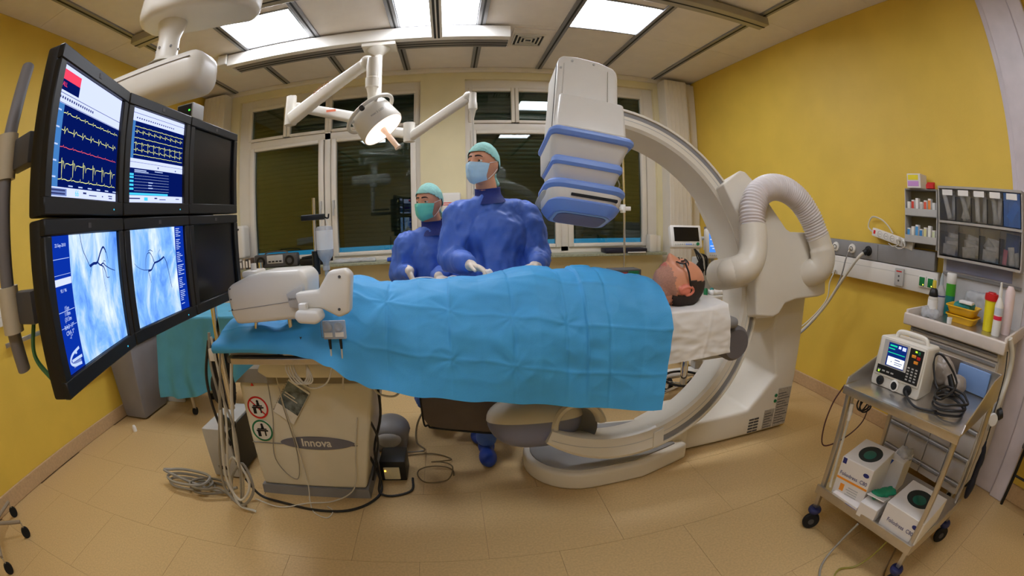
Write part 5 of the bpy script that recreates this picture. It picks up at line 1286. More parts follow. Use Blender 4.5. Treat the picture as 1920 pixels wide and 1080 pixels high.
# ================================================================== DRAWER CART
CT = thing('drawer_cart', 'beige drawer cart with raised tray top against the right wall', 'cart', (2.57, .90, 0))
M_cart = mat('cart_beige', (206, 198, 186), .45); M_cartl = mat('cart_panel', (196, 192, 190), .45)
obj('carcass', bx(2.325, 2.80, .57, 1.235, .14, .92, .006), M_cart, CT, True)
obj('tray_top', bx(2.29, 2.81, .555, 1.25, .92, .945, .004), M_steel, CT)
b = bmn(); box(b, 2.268, 2.292, .535, 1.27, .905, .968, .008, 3); box(b, 2.292, 2.81, 1.25, 1.27, .92, .985, .006, 2); box(b, 2.292, 2.81, .535, .555, .92, .985, .006, 2); obj('tray_lip', b, mat('lip_ivory', (216, 204, 192), .4), CT, True)
obj('splash_back', bx(2.80, 2.825, .57, 1.26, .92, 1.262, .004), M_cartl, CT); obj('splash_panel', bx(2.795, 2.80, .68, 1.23, 1.19, 1.262), mat('panel_lilac_grey', (140, 142, 168), .5), CT); obj('splash_rail', bx(2.785, 2.80, .60, 1.25, 1.165, 1.18), M_mgrey, CT)
for (z0, z1) in ((.862, .902), (.755, .855), (.63, .748), (.51, .622)):
    d = obj('drawer', bx(2.308, 2.33, .578, 1.228, z0, z1, .004), M_cart, CT, True)
    obj('pull', bx(2.298, 2.31, .585, 1.22, z1 - .022, z1 - .006, .004), M_mgrey, d, True)
obj('lock', cy((2.309, 1.20, .885), (2.302, 1.20, .885), .008, n=12), M_chrome, CT, True)
for (z0, z1) in ((.36, .50), (.215, .35), (.145, .205)):
    for k in range(4):
        y1 = 1.228 - k * .163; d = obj('drawer', bx(2.308, 2.33, y1 - .157, y1, z0, z1, .004), M_cartl, CT, True)
        obj('pull', bx(2.30, 2.31, y1 - .155, y1 - .002, z1 - .018, z1 - .004, .003), M_mgrey, d, True)
for (x, y_) in ((2.38, .63), (2.38, 1.18), (2.74, .63), (2.74, 1.18)):
    c = obj('caster', lathe(bmn(), [(.001, -.015), (.05, -.015), (.056, -.006), (.056, .006), (.05, .015), (.001, .015)], (x, y_, .056), 20, (0, 1, 0), caps=False), M_blackmatt, CT, True); obj('fork', bx(x - .012, x + .012, y_ - .024, y_ + .024, .056, .14, .003), M_lgrey, c)
b = wire([(2.33, .53, .98), (2.36, .50, .90), (2.36, .495, .80), (2.31, .50, .70), (2.29, .51, .62)], .018, 12); obj('side_handle', b, M_cableL, CT, True)
for z in (.79, .655): obj('side_bolt', cy((2.315, .572, z), (2.315, .556, z), .012, n=12), M_chrome, CT, True)
# items on the tray
ZT = .946
def lathe_thing(name, label, cat, loc, parts, group=None):
    t = thing(name, label, cat, loc, group=group)
    for (nm, prof, m) in parts: obj(nm, lathe(bmn(), prof, loc, 22, caps=False), m, t, True)
    return t
lathe_thing('medicine_bottle', 'white bottle with black neck and yellow cap on the cart', 'bottle', (2.47, 1.165, ZT), [('bottle', [(.001, 0), (.033, 0), (.036, .006), (.036, .10), (.03, .115)], mat('bottle_grey', (206, 200, 190), .35)), ('label_band', [(.0365, .03), (.0365, .095)], M_paper), ('neck', [(.031, .113), (.034, .12), (.026, .15), (.014, .16)], M_black), ('cap', [(.014, .158), (.015, .165), (.013, .20), (.001, .203)], mat('cap_yellow', (226, 200, 70), .4))])
lathe_thing('spray_bottle', 'clear bottle with tall nozzle behind the black-necked bottle', 'bottle', (2.60, 1.17, ZT), [('bottle', [(.001, 0), (.034, 0), (.036, .01), (.036, .13), (.016, .17)], M_bag), ('nozzle', [(.015, .168), (.014, .20), (.005, .235), (.001, .24)], mat('nozzle_grey', (170, 180, 184), .4)), ('band', [(.0365, .105), (.0365, .112)], M_navy)])
lathe_thing('disinfectant_bottle', 'teal and green cylinder bottle with white cap on the cart', 'bottle', (2.70, 1.135, ZT), [('bottle', [(.001, 0), (.036, 0), (.037, .006), (.037, .17)], M_teal), ('green_band', [(.0375, .11), (.0375, .18)], mat('leaf_green', (70, 170, 40), .4)), ('cap', [(.037, .178), (.038, .185), (.038, .235), (.034, .24), (.001, .24)], M_white)])
tag(obj('clear_wrapper', wrinkle(remeshed(ell(ell(bmn(), (2.42, 1.12, ZT + .025), (.05, .045, .025)), (2.40, 1.18, ZT + .03), (.03, .03, .03)), .008, 3), .008, 40, 2, 1), M_bag, None, True, angle=180), 'crumpled clear wrapper in front of the bottles', 'wrapper')
def kidney_tray(name, label, m, c, w, d, h, z):
    t = thing(name, label, 'tray', (c[0], c[1], z)); b = bmn(); R = []
    for (s, zz) in ((.82, 0), (1.0, h), (1.06, h), (1.06, h - .006), (.97, h - .002), (.79, .004)):
        R.append([b.verts.new((c[0] + p[0] * s, c[1] + p[1] * s, z + zz)) for p in rrect(w, d, .03, 4)])
    n = len(R[0])
    for A, B in zip(R, R[1:]):
        for i in range(n): b.faces.new((A[i], A[(i + 1) % n], B[(i + 1) % n], B[i]))
    b.faces.new(R[0][::-1]); b.faces.new(R[-1]); obj('dish', b, m, t, True); return t
kidney_tray('instrument_tray', 'lower yellow plastic tray of the stacked pair', M_yel, (2.57, .96), .16, .22, .042, ZT)
kidney_tray('instrument_tray', 'upper yellow plastic tray holding green wrap', M_yel, (2.575, .965), .165, .22, .045, ZT + .044)
b = bx(2.52, 2.64, .90, 1.03, ZT + .052, ZT + .105, .01); b = remeshed(b, .008, 4); wrinkle(b, .006, 30, 3, 1); tag(obj('green_wrap', b, M_teal, None, True, angle=180), 'green folded wrap in the upper yellow tray', 'cloth')
tag(obj('swab_pack', bx(2.51, 2.57, .885, .985, ZT + .107, ZT + .122, .004), M_paper, None, True), 'white swab pack on the green wrap', 'packet')
tag(obj('tissue_pack', wrinkle(remeshed(bx(2.70, 2.78, .80, 1.02, ZT, ZT + .16, .02), .01, 4), .006, 25, 1, 1), M_bag, None, True, angle=180), 'clear wrapped pack standing behind the yellow trays', 'packet')
lathe_thing('paper_cup', 'tiny white cup in front of the yellow trays', 'cup', (2.42, 1.0, ZT), [('cup', [(.001, 0), (.016, 0), (.019, .032), (.017, .032), (.014, .004)], M_paper)])
lathe_thing('sharps_bin', 'yellow sharps bin with red lid on the cart', 'sharps bin', (2.55, .755, ZT), [('bin', [(.001, 0), (.038, 0), (.04, .005), (.046, .165)], M_yel2), ('lid', [(.05, .158), (.051, .17), (.048, .19), (.03, .192), (.028, .198), (.001, .198)], M_red)])
lathe_thing('lotion_bottle', 'slim white pump bottle with red mark right of the sharps bin', 'bottle', (2.48, .675, ZT), [('bottle', [(.001, 0), (.028, 0), (.03, .006), (.03, .15), (.012, .19)], M_white), ('pump', [(.012, .188), (.013, .22), (.008, .24), (.008, .262), (.001, .265)], M_white), ('red_mark', [(.0305, .08), (.0305, .10)], mat('label_red', (216, 40, 70), .4)), ('text_band', [(.0304, .105), (.0304, .14)], mat('label_pale', (200, 206, 214), .5))])
lathe_thing('lotion_bottle', 'pale pink bottle half hidden behind the slim pump bottle', 'bottle', (2.60, .635, ZT), [('bottle', [(.001, 0), (.034, 0), (.036, .006), (.036, .22), (.02, .245), (.001, .247)], mat('pale_pink', (226, 204, 200), .4))])

# ================================================================== STEEL TROLLEY
TR = thing('steel_trolley', 'stainless steel two-shelf trolley on black casters at right', 'trolley', (1.84, .80, 0))
legs = ((1.555, 1.095), (1.60, .495), (2.10, .50), (2.06, 1.11))
for (x, y_) in legs:
    obj('leg', bx(x - .012, x + .012, y_ - .012, y_ + .012, .12, .745, .003), M_steel, TR, True)
    c = obj('caster', lathe(bmn(), [(.001, -.013), (.04, -.013), (.046, -.006), (.046, .006), (.04, .013), (.001, .013)], (x - .012, y_ - .01, .046), 22, (.6, .8, 0), caps=False), M_blackmatt, TR, True)
    obj('caster_hub', lathe(bmn(), [(.001, -.016), (.016, -.016), (.016, .016), (.001, .016)], (x - .012, y_ - .01, .046), 12, (.6, .8, 0), caps=False), M_dgrey, c, True)
    obj('bumper', lathe(bmn(), [(.001, .088), (.03, .09), (.036, .098), (.036, .108), (.03, .116), (.001, .118)], (x, y_, 0), 20, caps=False), mat('bumper_blue', (34, 40, 86), .5), c, True)
def qslab(P, z0, z1, bev=.004):
    b = bmn(); prism(b, P, z0, z1, 'z', bev); return b
Q = [(1.535, 1.115), (1.585, .475), (2.125, .48), (2.085, 1.13)]
obj('top_tray', qslab(Q, .735, .748), M_steel, TR, True)
obj('front_rim', bx(-.008, .008, 0, .645, -.025, .012, .003, 2, Matrix.Translation((1.535, 1.118, .735)) @ Matrix.Rotation(math.radians(180 + 4.5), 4, 'Z')), M_steel, TR, True)
b = bmn(); prism(b, [(1.60, .745), (2.12, .745), (2.12, .87), (1.95, .87), (1.62, .775)], .474, .482, 'y', .002); obj('side_guard', b, M_steel, TR)
b = bmn(); prism(b, [(1.55, .745), (2.09, .745), (2.09, .87), (1.90, .87), (1.56, .775)], 1.118, 1.126, 'y', .002); obj('side_guard', b, M_steel, TR)
obj('rear_guard', bx(2.085, 2.093, .48, 1.126, .745, .87, .002), M_steel, TR)
obj('lower_shelf', qslab(Q, .218, .230), M_steel, TR, True)
obj('front_rim', bx(-.007, .007, 0, .645, -.02, .025, .003, 2, Matrix.Translation((1.535, 1.118, .225)) @ Matrix.Rotation(math.radians(180 + 4.5), 4, 'Z')), M_steel, TR, True)
obj('side_rim', bx(1.59, 2.12, .472, .482, .20, .25, .002), M_steel, TR)
obj('maker_plate', bx(-.0005, .0005, 0, .05, -.010, .004, 0, 1, Matrix.Translation((1.5485, .86, .735)) @ Matrix.Rotation(math.radians(4.5), 4, 'Z')), M_dgrey, TR)
# defibrillator monitor
DF = thing('defibrillator', 'white portable defibrillator with lit screen on the steel trolley', 'defibrillator', (1.78, .92, .749), math.radians(4))
MDf = Matrix.Translation((1.685, .925, .75)) @ Matrix.Rotation(math.radians(4.5), 4, 'Z') @ Matrix.Rotation(math.radians(6), 4, 'Y')
b = bmn(); prism(b, [(-.135, .0), (.135, .0), (.14, .02), (.135, .205), (.125, .212), (-.125, .212), (-.135, .205), (-.14, .02)], .0, .17, 'x', .008, 2, MDf); obj('case', b, M_whitegrey, DF, True)
def dfb(nm, y0, y1, z0, z1, m, w=.004, bev=0):
    b = bmn(); box(b, -w, .002, y0, y1, z0, z1, bev, 2, MDf); return obj(nm, b, m, DF, bev > 0)
dfb('front_bezel', -.128, .128, .045, .205, M_whitegrey, .006, .006); dfb('key_panel', -.118, .118, .055, .09, M_black, .0075); dfb('key_panel', -.118, -.042, .09, .195, M_black, .0075)
dfb('screen_frame', -.035, .105, .088, .20, M_lgrey, .0072)
s1 = dfb('screen', -.026, .078, .095, .192, glow('defib_navy', (14, 40, 110), 1.2), .0085)
def onf(nm, L, m, w, par):
    b = bmn()
    for (y0, y1, z0, z1) in L: box(b, -w, -w + .0005, y0, y1, z0, z1, 0, 1, MDf)
    return obj(nm, b, m, par, kind='stuff')
onf('dialog_box', [(-.024, .070, .099, .135)], glow('defib_white', (236, 244, 255), 1.5), .0092, s1); onf('trace_line', [(-.02, .074, .150, .153), (.03, .07, .178, .184), (.04, .075, .166, .170)], glow('defib_green', (30, 200, 150), 1.3), .0092, s1); onf('readout', [(-.02, .0, .172, .186), (.008, .022, .175, .186)], S_white, .0092, s1); onf('dialog_text', [(.0, .03, .125, .129), (-.015, .03, .115, .118), (-.01, .03, .107, .110), (.045, .05, .113, .118)], S_ink, .0098, s1)
for (y0, z, m) in ((-.068, .165, M_orange), (-.085, .143, M_orange)):
    b = bmn(); box(b, -.010, -.006, y0 - .012, y0 + .012, z - .006, z + .006, .002, 2, MDf); obj('key', b, m, DF, True)
b = bmn(); box(b, -.010, -.006, -.10, -.088, .175, .188, .002, 2, MDf); obj('key', b, M_green, DF, True)
b = bmn(); box(b, -.010, -.006, -.105, -.085, .155, .168, .002, 2, MDf); obj('key', b, M_red, DF, True)
onf('key_print', [(-.06 - .022 * i, -.048 - .022 * i, .064 + .012 * j, .070 + .012 * j) for i in range(3) for j in range(5)] + [(.02 + .025 * i, .036 + .025 * i, .066, .072) for i in range(4)], M_lgrey, .0085, DF)
onf('power_lamp', [(.10, .108, .06, .066), (-.082, -.072, .182, .188)], glow('led_lime', (150, 255, 40), 3), .009, DF)
for (y_, r, m) in ((.085, .02, M_black), (.0, .024, M_white), (-.075, .022, M_black)):
    o = obj('connector', lathe(bmn(), [(r, 0), (r, .012), (r * .8, .014), (.001, .014)], MDf @ Vector((.002, y_, .025)), 20, MDf.to_3x3() @ Vector((-1, 0, 0)), caps=False), m, DF, True)
    if m is M_white: obj('connector_core', lathe(bmn(), [(.017, .015), (.001, .016)], MDf @ Vector((.002, y_, .025)), 20, MDf.to_3x3() @ Vector((-1, 0, 0)), caps=False), M_blackmatt, o, True)
b = bmn(); tube(b, spline([MDf @ Vector(p) for p in ((.06, .075, .205), (.06, .06, .235), (.06, -.03, .238), (.06, -.09, .232), (.06, -.105, .205))], 6), .011, 10); obj('carry_handle', b, M_whitegrey, DF, True)
# coiled black paddle lead
CL = thing('paddle_lead', 'coiled black defibrillator lead lying on the steel trolley', 'cable', (1.74, .64, .75))
P = [MDf @ Vector((-.02, -.075, .025)), (1.63, .80, .765), (1.62, .74, .755), (1.66, .66, .757)]
for i in range(36):
    a = i * .55 + 2.6; P.append((1.74 + (.085 + .004 * (i % 5)) * math.cos(a), .625 + (.078 + .004 * (i % 4)) * math.sin(a), .757 + .0018 * i + .006 * math.sin(a * 2)))
P += [(1.86, .66, .83), (1.84, .76, .92), (1.82, .80, .91), (1.80, .77, .84), (1.78, .72, .80), (1.80, .64, .80)]
obj('lead', wire(P, .0055, 8, 5), M_cableD, CL, True)
obj('lead_plug', cy((1.83, .70, .86), (1.83, .655, .80), .014, .018, 12), M_black, CL, True)
b = remeshed(ell(ell(bmn(), (1.98, .82, .82), (.06, .09, .065)), (1.96, .70, .79), (.06, .06, .04)), .01, 4); wrinkle(b, .008, 20, 4, 1)
tag(obj('plastic_bag', b, mat('bag_taupe', (150, 138, 126), .35, var=.1), None, True, angle=180), 'crumpled taupe plastic bag behind the defibrillator', 'bag')
tag(obj('blue_pad', bx(2.06, 2.078, .54, .74, .752, .86, .003), mat('pad_blue', (120, 150, 196), .5), None, True), 'pale blue pad leaning at the rear of the trolley', 'pad')
# glove boxes on the lower shelf
def carton(name, label, Mx, w, d, h, open_=None, text=True, stripe=None):
    t = thing(name, label, 'box', Mx.translation, Mx.to_3x3().to_4x4())
    b = bmn(); box(b, -d / 2, d / 2, -w / 2, w / 2, 0, h, .002, 1, Mx); obj('carton_body', b, M_carton, t)
    if open_:
        c = Mx @ Vector((open_[0], open_[1], h)); R = Mx.to_3x3(); b = bmn(); pts = [c + R @ Vector((open_[2] * math.cos(a), open_[3] * math.sin(a), .0006)) for a in (2 * PI * i / 28 for i in range(28))]
        b.faces.new([b.verts.new(p) for p in pts]); o = obj('opening', b, mat('opening_dark', (30, 36, 34), .8), t)
        b = bmn(); ell(b, c + R @ Vector((-.01, .0, -.004)), (open_[2] * .75, open_[3] * .7, .007), 16, 8, R); obj('glove_tuft', b, mat('glove_green', (16, 92, 76), .6), o, True)
    if text:
        R = Mx.to_3x3(); fx = -d / 2 - .0012
        lettering('Foliodress  C80', text, Mx @ Vector((fx, .0, h * (.62 if stripe else .45))), R @ Vector((0, -1, 0)), R @ Vector((0, 0, 1)), M_navy, t, ext=.0003)
        e = bmn(); ell(e, Mx @ Vector((fx, -w * .33, h * (.82 if stripe else .72))), (.001, .018, .010), 16, 8, R); obj('logo', e, M_navy, t)
    if stripe:
        b = bmn(); box(b, -d / 2 - .0012, -d / 2, -w / 2 + .002, w / 2 - .002, h * .47, h * .52, 0, 1, Mx); obj('orange_stripe', b, M_orange, t)
        b = bmn()
        for i in range(4): box(b, -d / 2 - .001, -d / 2, -.05, .02 - .01 * (i % 2), h * (.16 + .06 * i), h * (.185 + .06 * i), 0, 1, Mx)
        obj('small_print', b, M_lgrey, t, kind='stuff')
        b = bmn(); box(b, -d / 2 - .001, -d / 2, .035, .06, h * .2, h * .38, 0, 1, Mx); obj('figure_print', b, M_orange, t)
        b = bmn(); box(b, -d / 2 - .001, -d / 2 + .02, w / 2 - .03, w / 2 - .008, h * .86, h * .995, 0, 1, Mx); obj('corner_mark', b, M_navy, t)
    return t
def MX(x, y_, z, a): return Matrix.Translation((x, y_, z)) @ Matrix.Rotation(math.radians(a), 4, 'Z')
carton('glove_box', 'tall white glove box with orange stripe and oval opening', MX(1.70, .965, .231, 10), .19, .25, .20, (.0, -.005, .085, .062), .026, True)
carton('glove_box', 'low white glove box with dark oval opening near the trolley leg', MX(1.72, .60, .231, 4), .235, .26, .125, (.015, .0, .075, .075), .026)
b = bmn(); prism(b, rrect(.20, .05, .02, 4, 0, 0), 0, .0006, 'z', 0, 1, basis(MX(1.72, .60, .231, 4) @ Vector((-.1306, .0, .06)), MX(0, 0, 0, 4).to_3x3() @ Vector((0, -1, 0)), (0, 0, 1)))
t = carton('carton', 'slim white carton with blue corner flash behind the striped box', MX(1.895, .87, .231, 8), .10, .13, .17, None, 0)
b = bmn(); prism(b, [(-.05, .165), (-.015, .165), (-.05, .10)], 0, .0008, 'z', 0, 1, basis(MX(1.895, .87, .231, 8) @ Vector((-.0658, 0, 0)), MX(0, 0, 0, 8).to_3x3() @ Vector((0, -1, 0)), (0, 0, 1))); obj('blue_flash', b, M_blue, t)
b = wrinkle(remeshed(ell(bmn(), (1.91, .86, .41), (.04, .04, .025)), .008, 2), .012, 40, 5, 1); tag(obj('plastic_liner', b, M_bag, None, True, angle=180), 'clear crumpled liner sticking out of the slim carton', 'liner')
t = carton('carton', 'small opened white carton with green cloth between the glove boxes', MX(1.625, .795, .231, 8), .105, .14, .07, None, 0)
b = bmn(); box(b, -.08, .06, -.05, .05, 0, .004, 0, 1, MX(1.66, .80, .303, 12) @ Matrix.Rotation(.35, 4, 'Y')); obj('flap', b, M_carton, t)
b = bmn(); prism(b, [(1.60, .80), (1.74, .745), (1.76, .80), (1.64, .85)], .306, .320, 'z', .003); b = remeshed(b, .006, 2); wrinkle(b, .004, 40, 6, 1); tag(obj('green_cloth', b, mat('cloth_green', (36, 150, 110), .6), None, True, angle=180), 'bright green cloth corner poking from the opened carton', 'cloth')
t = carton('carton', 'flat white pack with blue edge at the front of the lower shelf', MX(1.57, .93, .231, 4.5), .17, .05, .03, None, 0)
b = bmn(); box(b, -.027, -.0245, -.08, -.01, .004, .018, 0, 1, MX(1.57, .93, .231, 4.5)); obj('blue_edge', b, M_blue, t)
# cables hung on the trolley
for k, (lab, pts, m, r) in enumerate((
    ('white cable bundle hanging down the left trolley leg', [(1.60, 1.10, .72), (1.58, 1.08, .60), (1.565, 1.07, .45), (1.56, 1.06, .30), (1.555, 1.05, .26)], M_cableL, .007),
    ('thin dark red lead looping beside the left trolley leg', [(1.54, 1.12, .745), (1.50, 1.14, .66), (1.475, 1.14, .55), (1.50, 1.13, .46), (1.62, 1.10, .48), (1.72, 1.08, .55), (1.74, 1.09, .65), (1.70, 1.10, .72)], mat('cable_maroon', (70, 30, 28), .5), .0035),
    ('coiled dark cable hanging under the trolley top', [(1.60, 1.06, .72)] + [(1.65 + .05 * math.cos(i * .8), 1.05 + .015 * math.sin(i * .5), .66 + .035 * math.sin(i * .8)) for i in range(24)] + [(1.72, 1.04, .72)], M_cableD, .004),
    ('yellow-green floor cable under the trolley', [(1.62, .62, .20), (1.60, .66, .08), (1.55, .70, .01), (1.47, .74, .008), (1.40, .70, .008), (1.38, .60, .008)], mat('cable_olive', (150, 140, 60), .5), .005),
    ('grey cable from the trolley running towards the camera', [(1.55, .80, .20), (1.52, .84, .08), (1.46, .84, .012), (1.38, .79, .008), (1.32, .70, .008), (1.32, .58, .008)], M_cable, .006),
    ('pair of brown cables hanging from the lower shelf', [(1.74, .62, .215), (1.72, .60, .08), (1.68, .58, .01), (1.62, .54, .008), (1.60, .46, .008)], mat('cable_brown', (110, 84, 50), .5), .005))):
    tag(obj('cable', wire(pts, r, 6, 6), m, None, True), lab, 'cable')
t = thing('inline_plug', 'white inline plug on the cable bundle at the trolley leg', 'plug', (1.585, 1.085, .62)); obj('plug_body', cy((1.586, 1.084, .66), (1.578, 1.078, .585), .011, .009, 12), M_white, t, True); obj('plug_collar', cy((1.583, 1.082, .625), (1.581, 1.081, .612), .013, n=12), M_white, t, True)
# hand bulb and cuff hanging on the cart's side
t = thing('blood_pressure_cuff', 'black cuff and bulb hanging on the cart beside the trolley', 'blood pressure cuff', (2.20, .49, .25))
b = bmn(); ell(b, (2.21, .475, .39), (.028, .02, .11)); ell(b, (2.20, .47, .29), (.035, .022, .07)); cap(b, (2.215, .485, .48), (2.215, .485, .52), .012, .008); b = remeshed(b, .008, 3); wrinkle(b, .004, 18, 2, .5); obj('cuff', b, mat('cuff_navy', (22, 26, 44), .7), t, True)
obj('hose_line', wire([(2.215, .485, .51), (2.225, .49, .58), (2.24, .50, .64), (2.27, .505, .70), (2.30, .51, .82), (2.33, .53, .92)], .004), M_cableD, t, True)
obj('gauge', lathe(bmn(), [(.001, .012), (.028, .012), (.031, .006), (.031, -.008), (.001, -.01)], (2.225, .49, .625), 22, (-.85, -.5, .15), caps=False), M_white, t, True); obj('gauge_clip', cy((2.245, .47, .65), (2.26, .455, .66), .028, n=16), M_black, t, True)
t = thing('side_pouch', 'clear grey pouch clipped to the cart end', 'pouch', (2.30, .50, .64)); obj('pouch', bx(2.26, 2.33, .503, .52, .55, .70, .008), M_bag, t, True); obj('clip', bx(2.285, 2.305, .50, .523, .69, .71, .002), M_lgrey, t, True)
# chair leg at the right edge
t = thing('stool_leg_frame', 'dark metal furniture leg at the right edge of the picture', 'furniture leg', (2.80, .26, 0))
obj('leg', cy((2.79, .285, .0), (2.76, .275, .42), .013, n=12), M_black, t, True); obj('seat_edge', bx(2.60, 2.86, -.05, .29, .42, .45, .01), M_dgrey, t, True); obj('leg', cy((2.79, -.03, .0), (2.76, -.03, .42), .013, n=12), M_black, t, True); obj('leg', cy((2.63, -.03, .0), (2.64, -.03, .42), .013, n=12), M_black, t, True)
obj('stretcher', cy((2.775, .28, .2), (2.775, -.03, .2), .008, n=8), M_black, t, True)
# ================================================================== LEFT AND BACK
# waste bin
t = thing('waste_bin', 'grey plastic waste bin with blue liner by the left wall', 'bin', (-2.79, 2.86, 0))
b = bmn(); frustum(b, (-2.94, -2.67, 2.66, 3.04), (-2.965, -2.61, 2.62, 3.08), .01, .66); bmesh.ops.bevel(b, geom=list(b.edges), offset=.02, segments=2, profile=.5, affect='EDGES'); obj('bin_body', b, M_bin, t, True)
b = bmn(); frustum(b, (-2.972, -2.603, 2.613, 3.087), (-2.95, -2.625, 2.635, 3.065), .635, .685); obj('liner', b, mat('liner_blue', (60, 120, 160), .4), t)
b = bmn(); prism(b, [(-2.95, 2.64), (-2.63, 2.64), (-2.63, 3.06), (-2.95, 3.06)], .655, .675, 'z', .01); b = remeshed(b, .02, 2); wrinkle(b, .02, 12, 2, 1); obj('liner_fill', b, mat('liner_pale', (180, 196, 200), .5), t, True)
# white cabinet whose end panel shows beside the bin
t = thing('side_cabinet', 'white cabinet end panel standing between bin and blue sheet', 'cabinet', (-2.70, 3.45, 0))
obj('end_panel', bx(-2.92, -2.50, 3.10, 3.13, .0, .80, .004), M_white, t); obj('carcass', bx(-2.92, -2.50, 3.13, 3.9, .04, .78, .004), M_white, t); obj('worktop', bx(-2.94, -2.48, 3.08, 3.92, .78, .81, .006), M_white, t, True)
for z in (.08, .31, .54):
    d = obj('drawer', bx(-2.5, -2.482, 3.15, 3.88, z, z + .22, .004), M_white, t, True); obj('pull', bx(-2.482, -2.470, 3.4, 3.64, z + .17, z + .185, .003), M_steel, d, True)
# instrument table under a pale blue sheet
t = thing('instrument_table', 'draped instrument table with pale blue sheet behind the pedestal', 'table', (-2.0, 3.05, 0))
obj('table_plate', bx(-2.30, -1.30, 2.80, 3.30, .80, .82), M_steel, t)
for (x, y_) in ((-2.22, 2.88), (-1.42, 2.88), (-2.22, 3.22), (-1.42, 3.22)):
    obj('leg', cy((x, y_, .05), (x, y_, .80), .014), M_steel, t, True); obj('caster', cy((x - .012, y_, .032), (x + .012, y_, .032), .032, n=16), M_blackmatt, t, True)
b = bmn(); nu, nv = 90, 60; V = []
for i in range(nu + 1):
    u = i / nu; x = -2.36 + u * 1.12; row = []
    hem = .20 + .28 * max(0, u - .25) * 1.4
    for j in range(nv + 1):
        v = j / nv
        if v < .55: tt = 1 - v / .55; y_ = 2.765 - .03 * tt; z = .825 - tt * (.825 - hem)
        else: tt = (v - .55) / .45; y_ = 2.765 + tt * .56; z = .828
        fold = .022 * math.sin(x * 34 + 2 * noise.noise(Vector((x * 3, v * 3, 0)))) * max(0, 1 - v / .55) + .012 * noise.noise(Vector((x * 9, v * 6, 2)))
        sx = x - .10 * max(0, 1 - v / .55) * (1 - u) + .05 * max(0, 1 - v / .55) * (u)
        row.append(b.verts.new((sx, y_ - fold if v < .6 else y_, z + (abs(fold) if v >= .55 else 0))))
    V.append(row)
for i in range(nu):
    for j in range(nv): b.faces.new((V[i][j], V[i + 1][j], V[i + 1][j + 1], V[i][j + 1]))
tag(obj('table_sheet', b, M_drape2, None, True, angle=180), 'pale blue sheet hanging over the instrument table at left', 'drape')
# black bag and cables hung by the table's foot end
t = thing('hanging_cable_bundle', 'dark cable bundle and black box hanging below the table foot', 'cables', (-1.15, 1.9, .5))
obj('hook_post', cy((-1.10, 1.74, .60), (-1.10, 1.74, 1.12), .016, n=12), M_chrome, t, True)
b = bmn(); ell(b, (-1.26, 1.95, .78), (.055, .05, .11)); ell(b, (-1.27, 1.97, .62), (.07, .05, .13)); b = remeshed(b, .012, 3); wrinkle(b, .010, 14, 2, .6); obj('black_cover', b, mat('black_cloth', (26, 26, 34), .8), t, True)
obj('black_box', bx(-1.19, -1.12, 1.80, 1.86, .72, .92, .01), M_black, t, True); obj('white_connector', bx(-1.20, -1.165, 1.78, 1.80, .82, .88, .004), M_white, t, True)
for k, (m, pts) in enumerate(((M_cable, [(-1.20, 1.82, .95), (-1.21, 1.80, .80), (-1.19, 1.78, .62), (-1.22, 1.78, .45), (-1.27, 1.82, .3)]), (M_cableL, [(-1.14, 1.74, .95), (-1.12, 1.72, .70), (-1.14, 1.70, .5), (-1.20, 1.70, .3), (-1.24, 1.72, .12)]), (M_cableD, [(-1.24, 1.86, .9), (-1.30, 1.86, .7), (-1.28, 1.84, .5), (-1.22, 1.82, .35)]), (M_cable, [(-1.06, 1.70, .95), (-1.10, 1.68, .72), (-1.08, 1.68, .5), (-1.13, 1.68, .25), (-1.22, 1.72, .03)]), (M_cableL, [(-1.0, 1.70, .93), (-1.05, 1.69, .70), (-1.12, 1.70, .40), (-1.16, 1.74, .2), (-1.24, 1.80, .03)]))):
    obj('hanging_cable', wire(pts, .006 if k % 2 else .008), m, t, True)
# computer box on the floor by the pedestal
t = thing('equipment_box', 'grey upright equipment box on the floor left of the pedestal', 'equipment box', (-1.45, 2.12, 0))
obj('case', bx(-1.55, -1.36, 2.02, 2.42, .01, .33, .008), M_lgrey, t, True); obj('front_panel', bx(-1.358, -1.35, 2.03, 2.41, .02, .32, .003), M_black, t); obj('label', bx(-1.50, -1.44, 2.0185, 2.021, .06, .085), M_black, t)
obj('led', bx(-1.351, -1.348, 2.06, 2.068, .25, .258), glow('led_green2', (80, 255, 80), 3), t)
b = bmn(); cap(b, (-1.42, 2.10, .36), (-1.30, 2.02, .37), .03, .025); obj('top_plug', b, M_black, t, True)
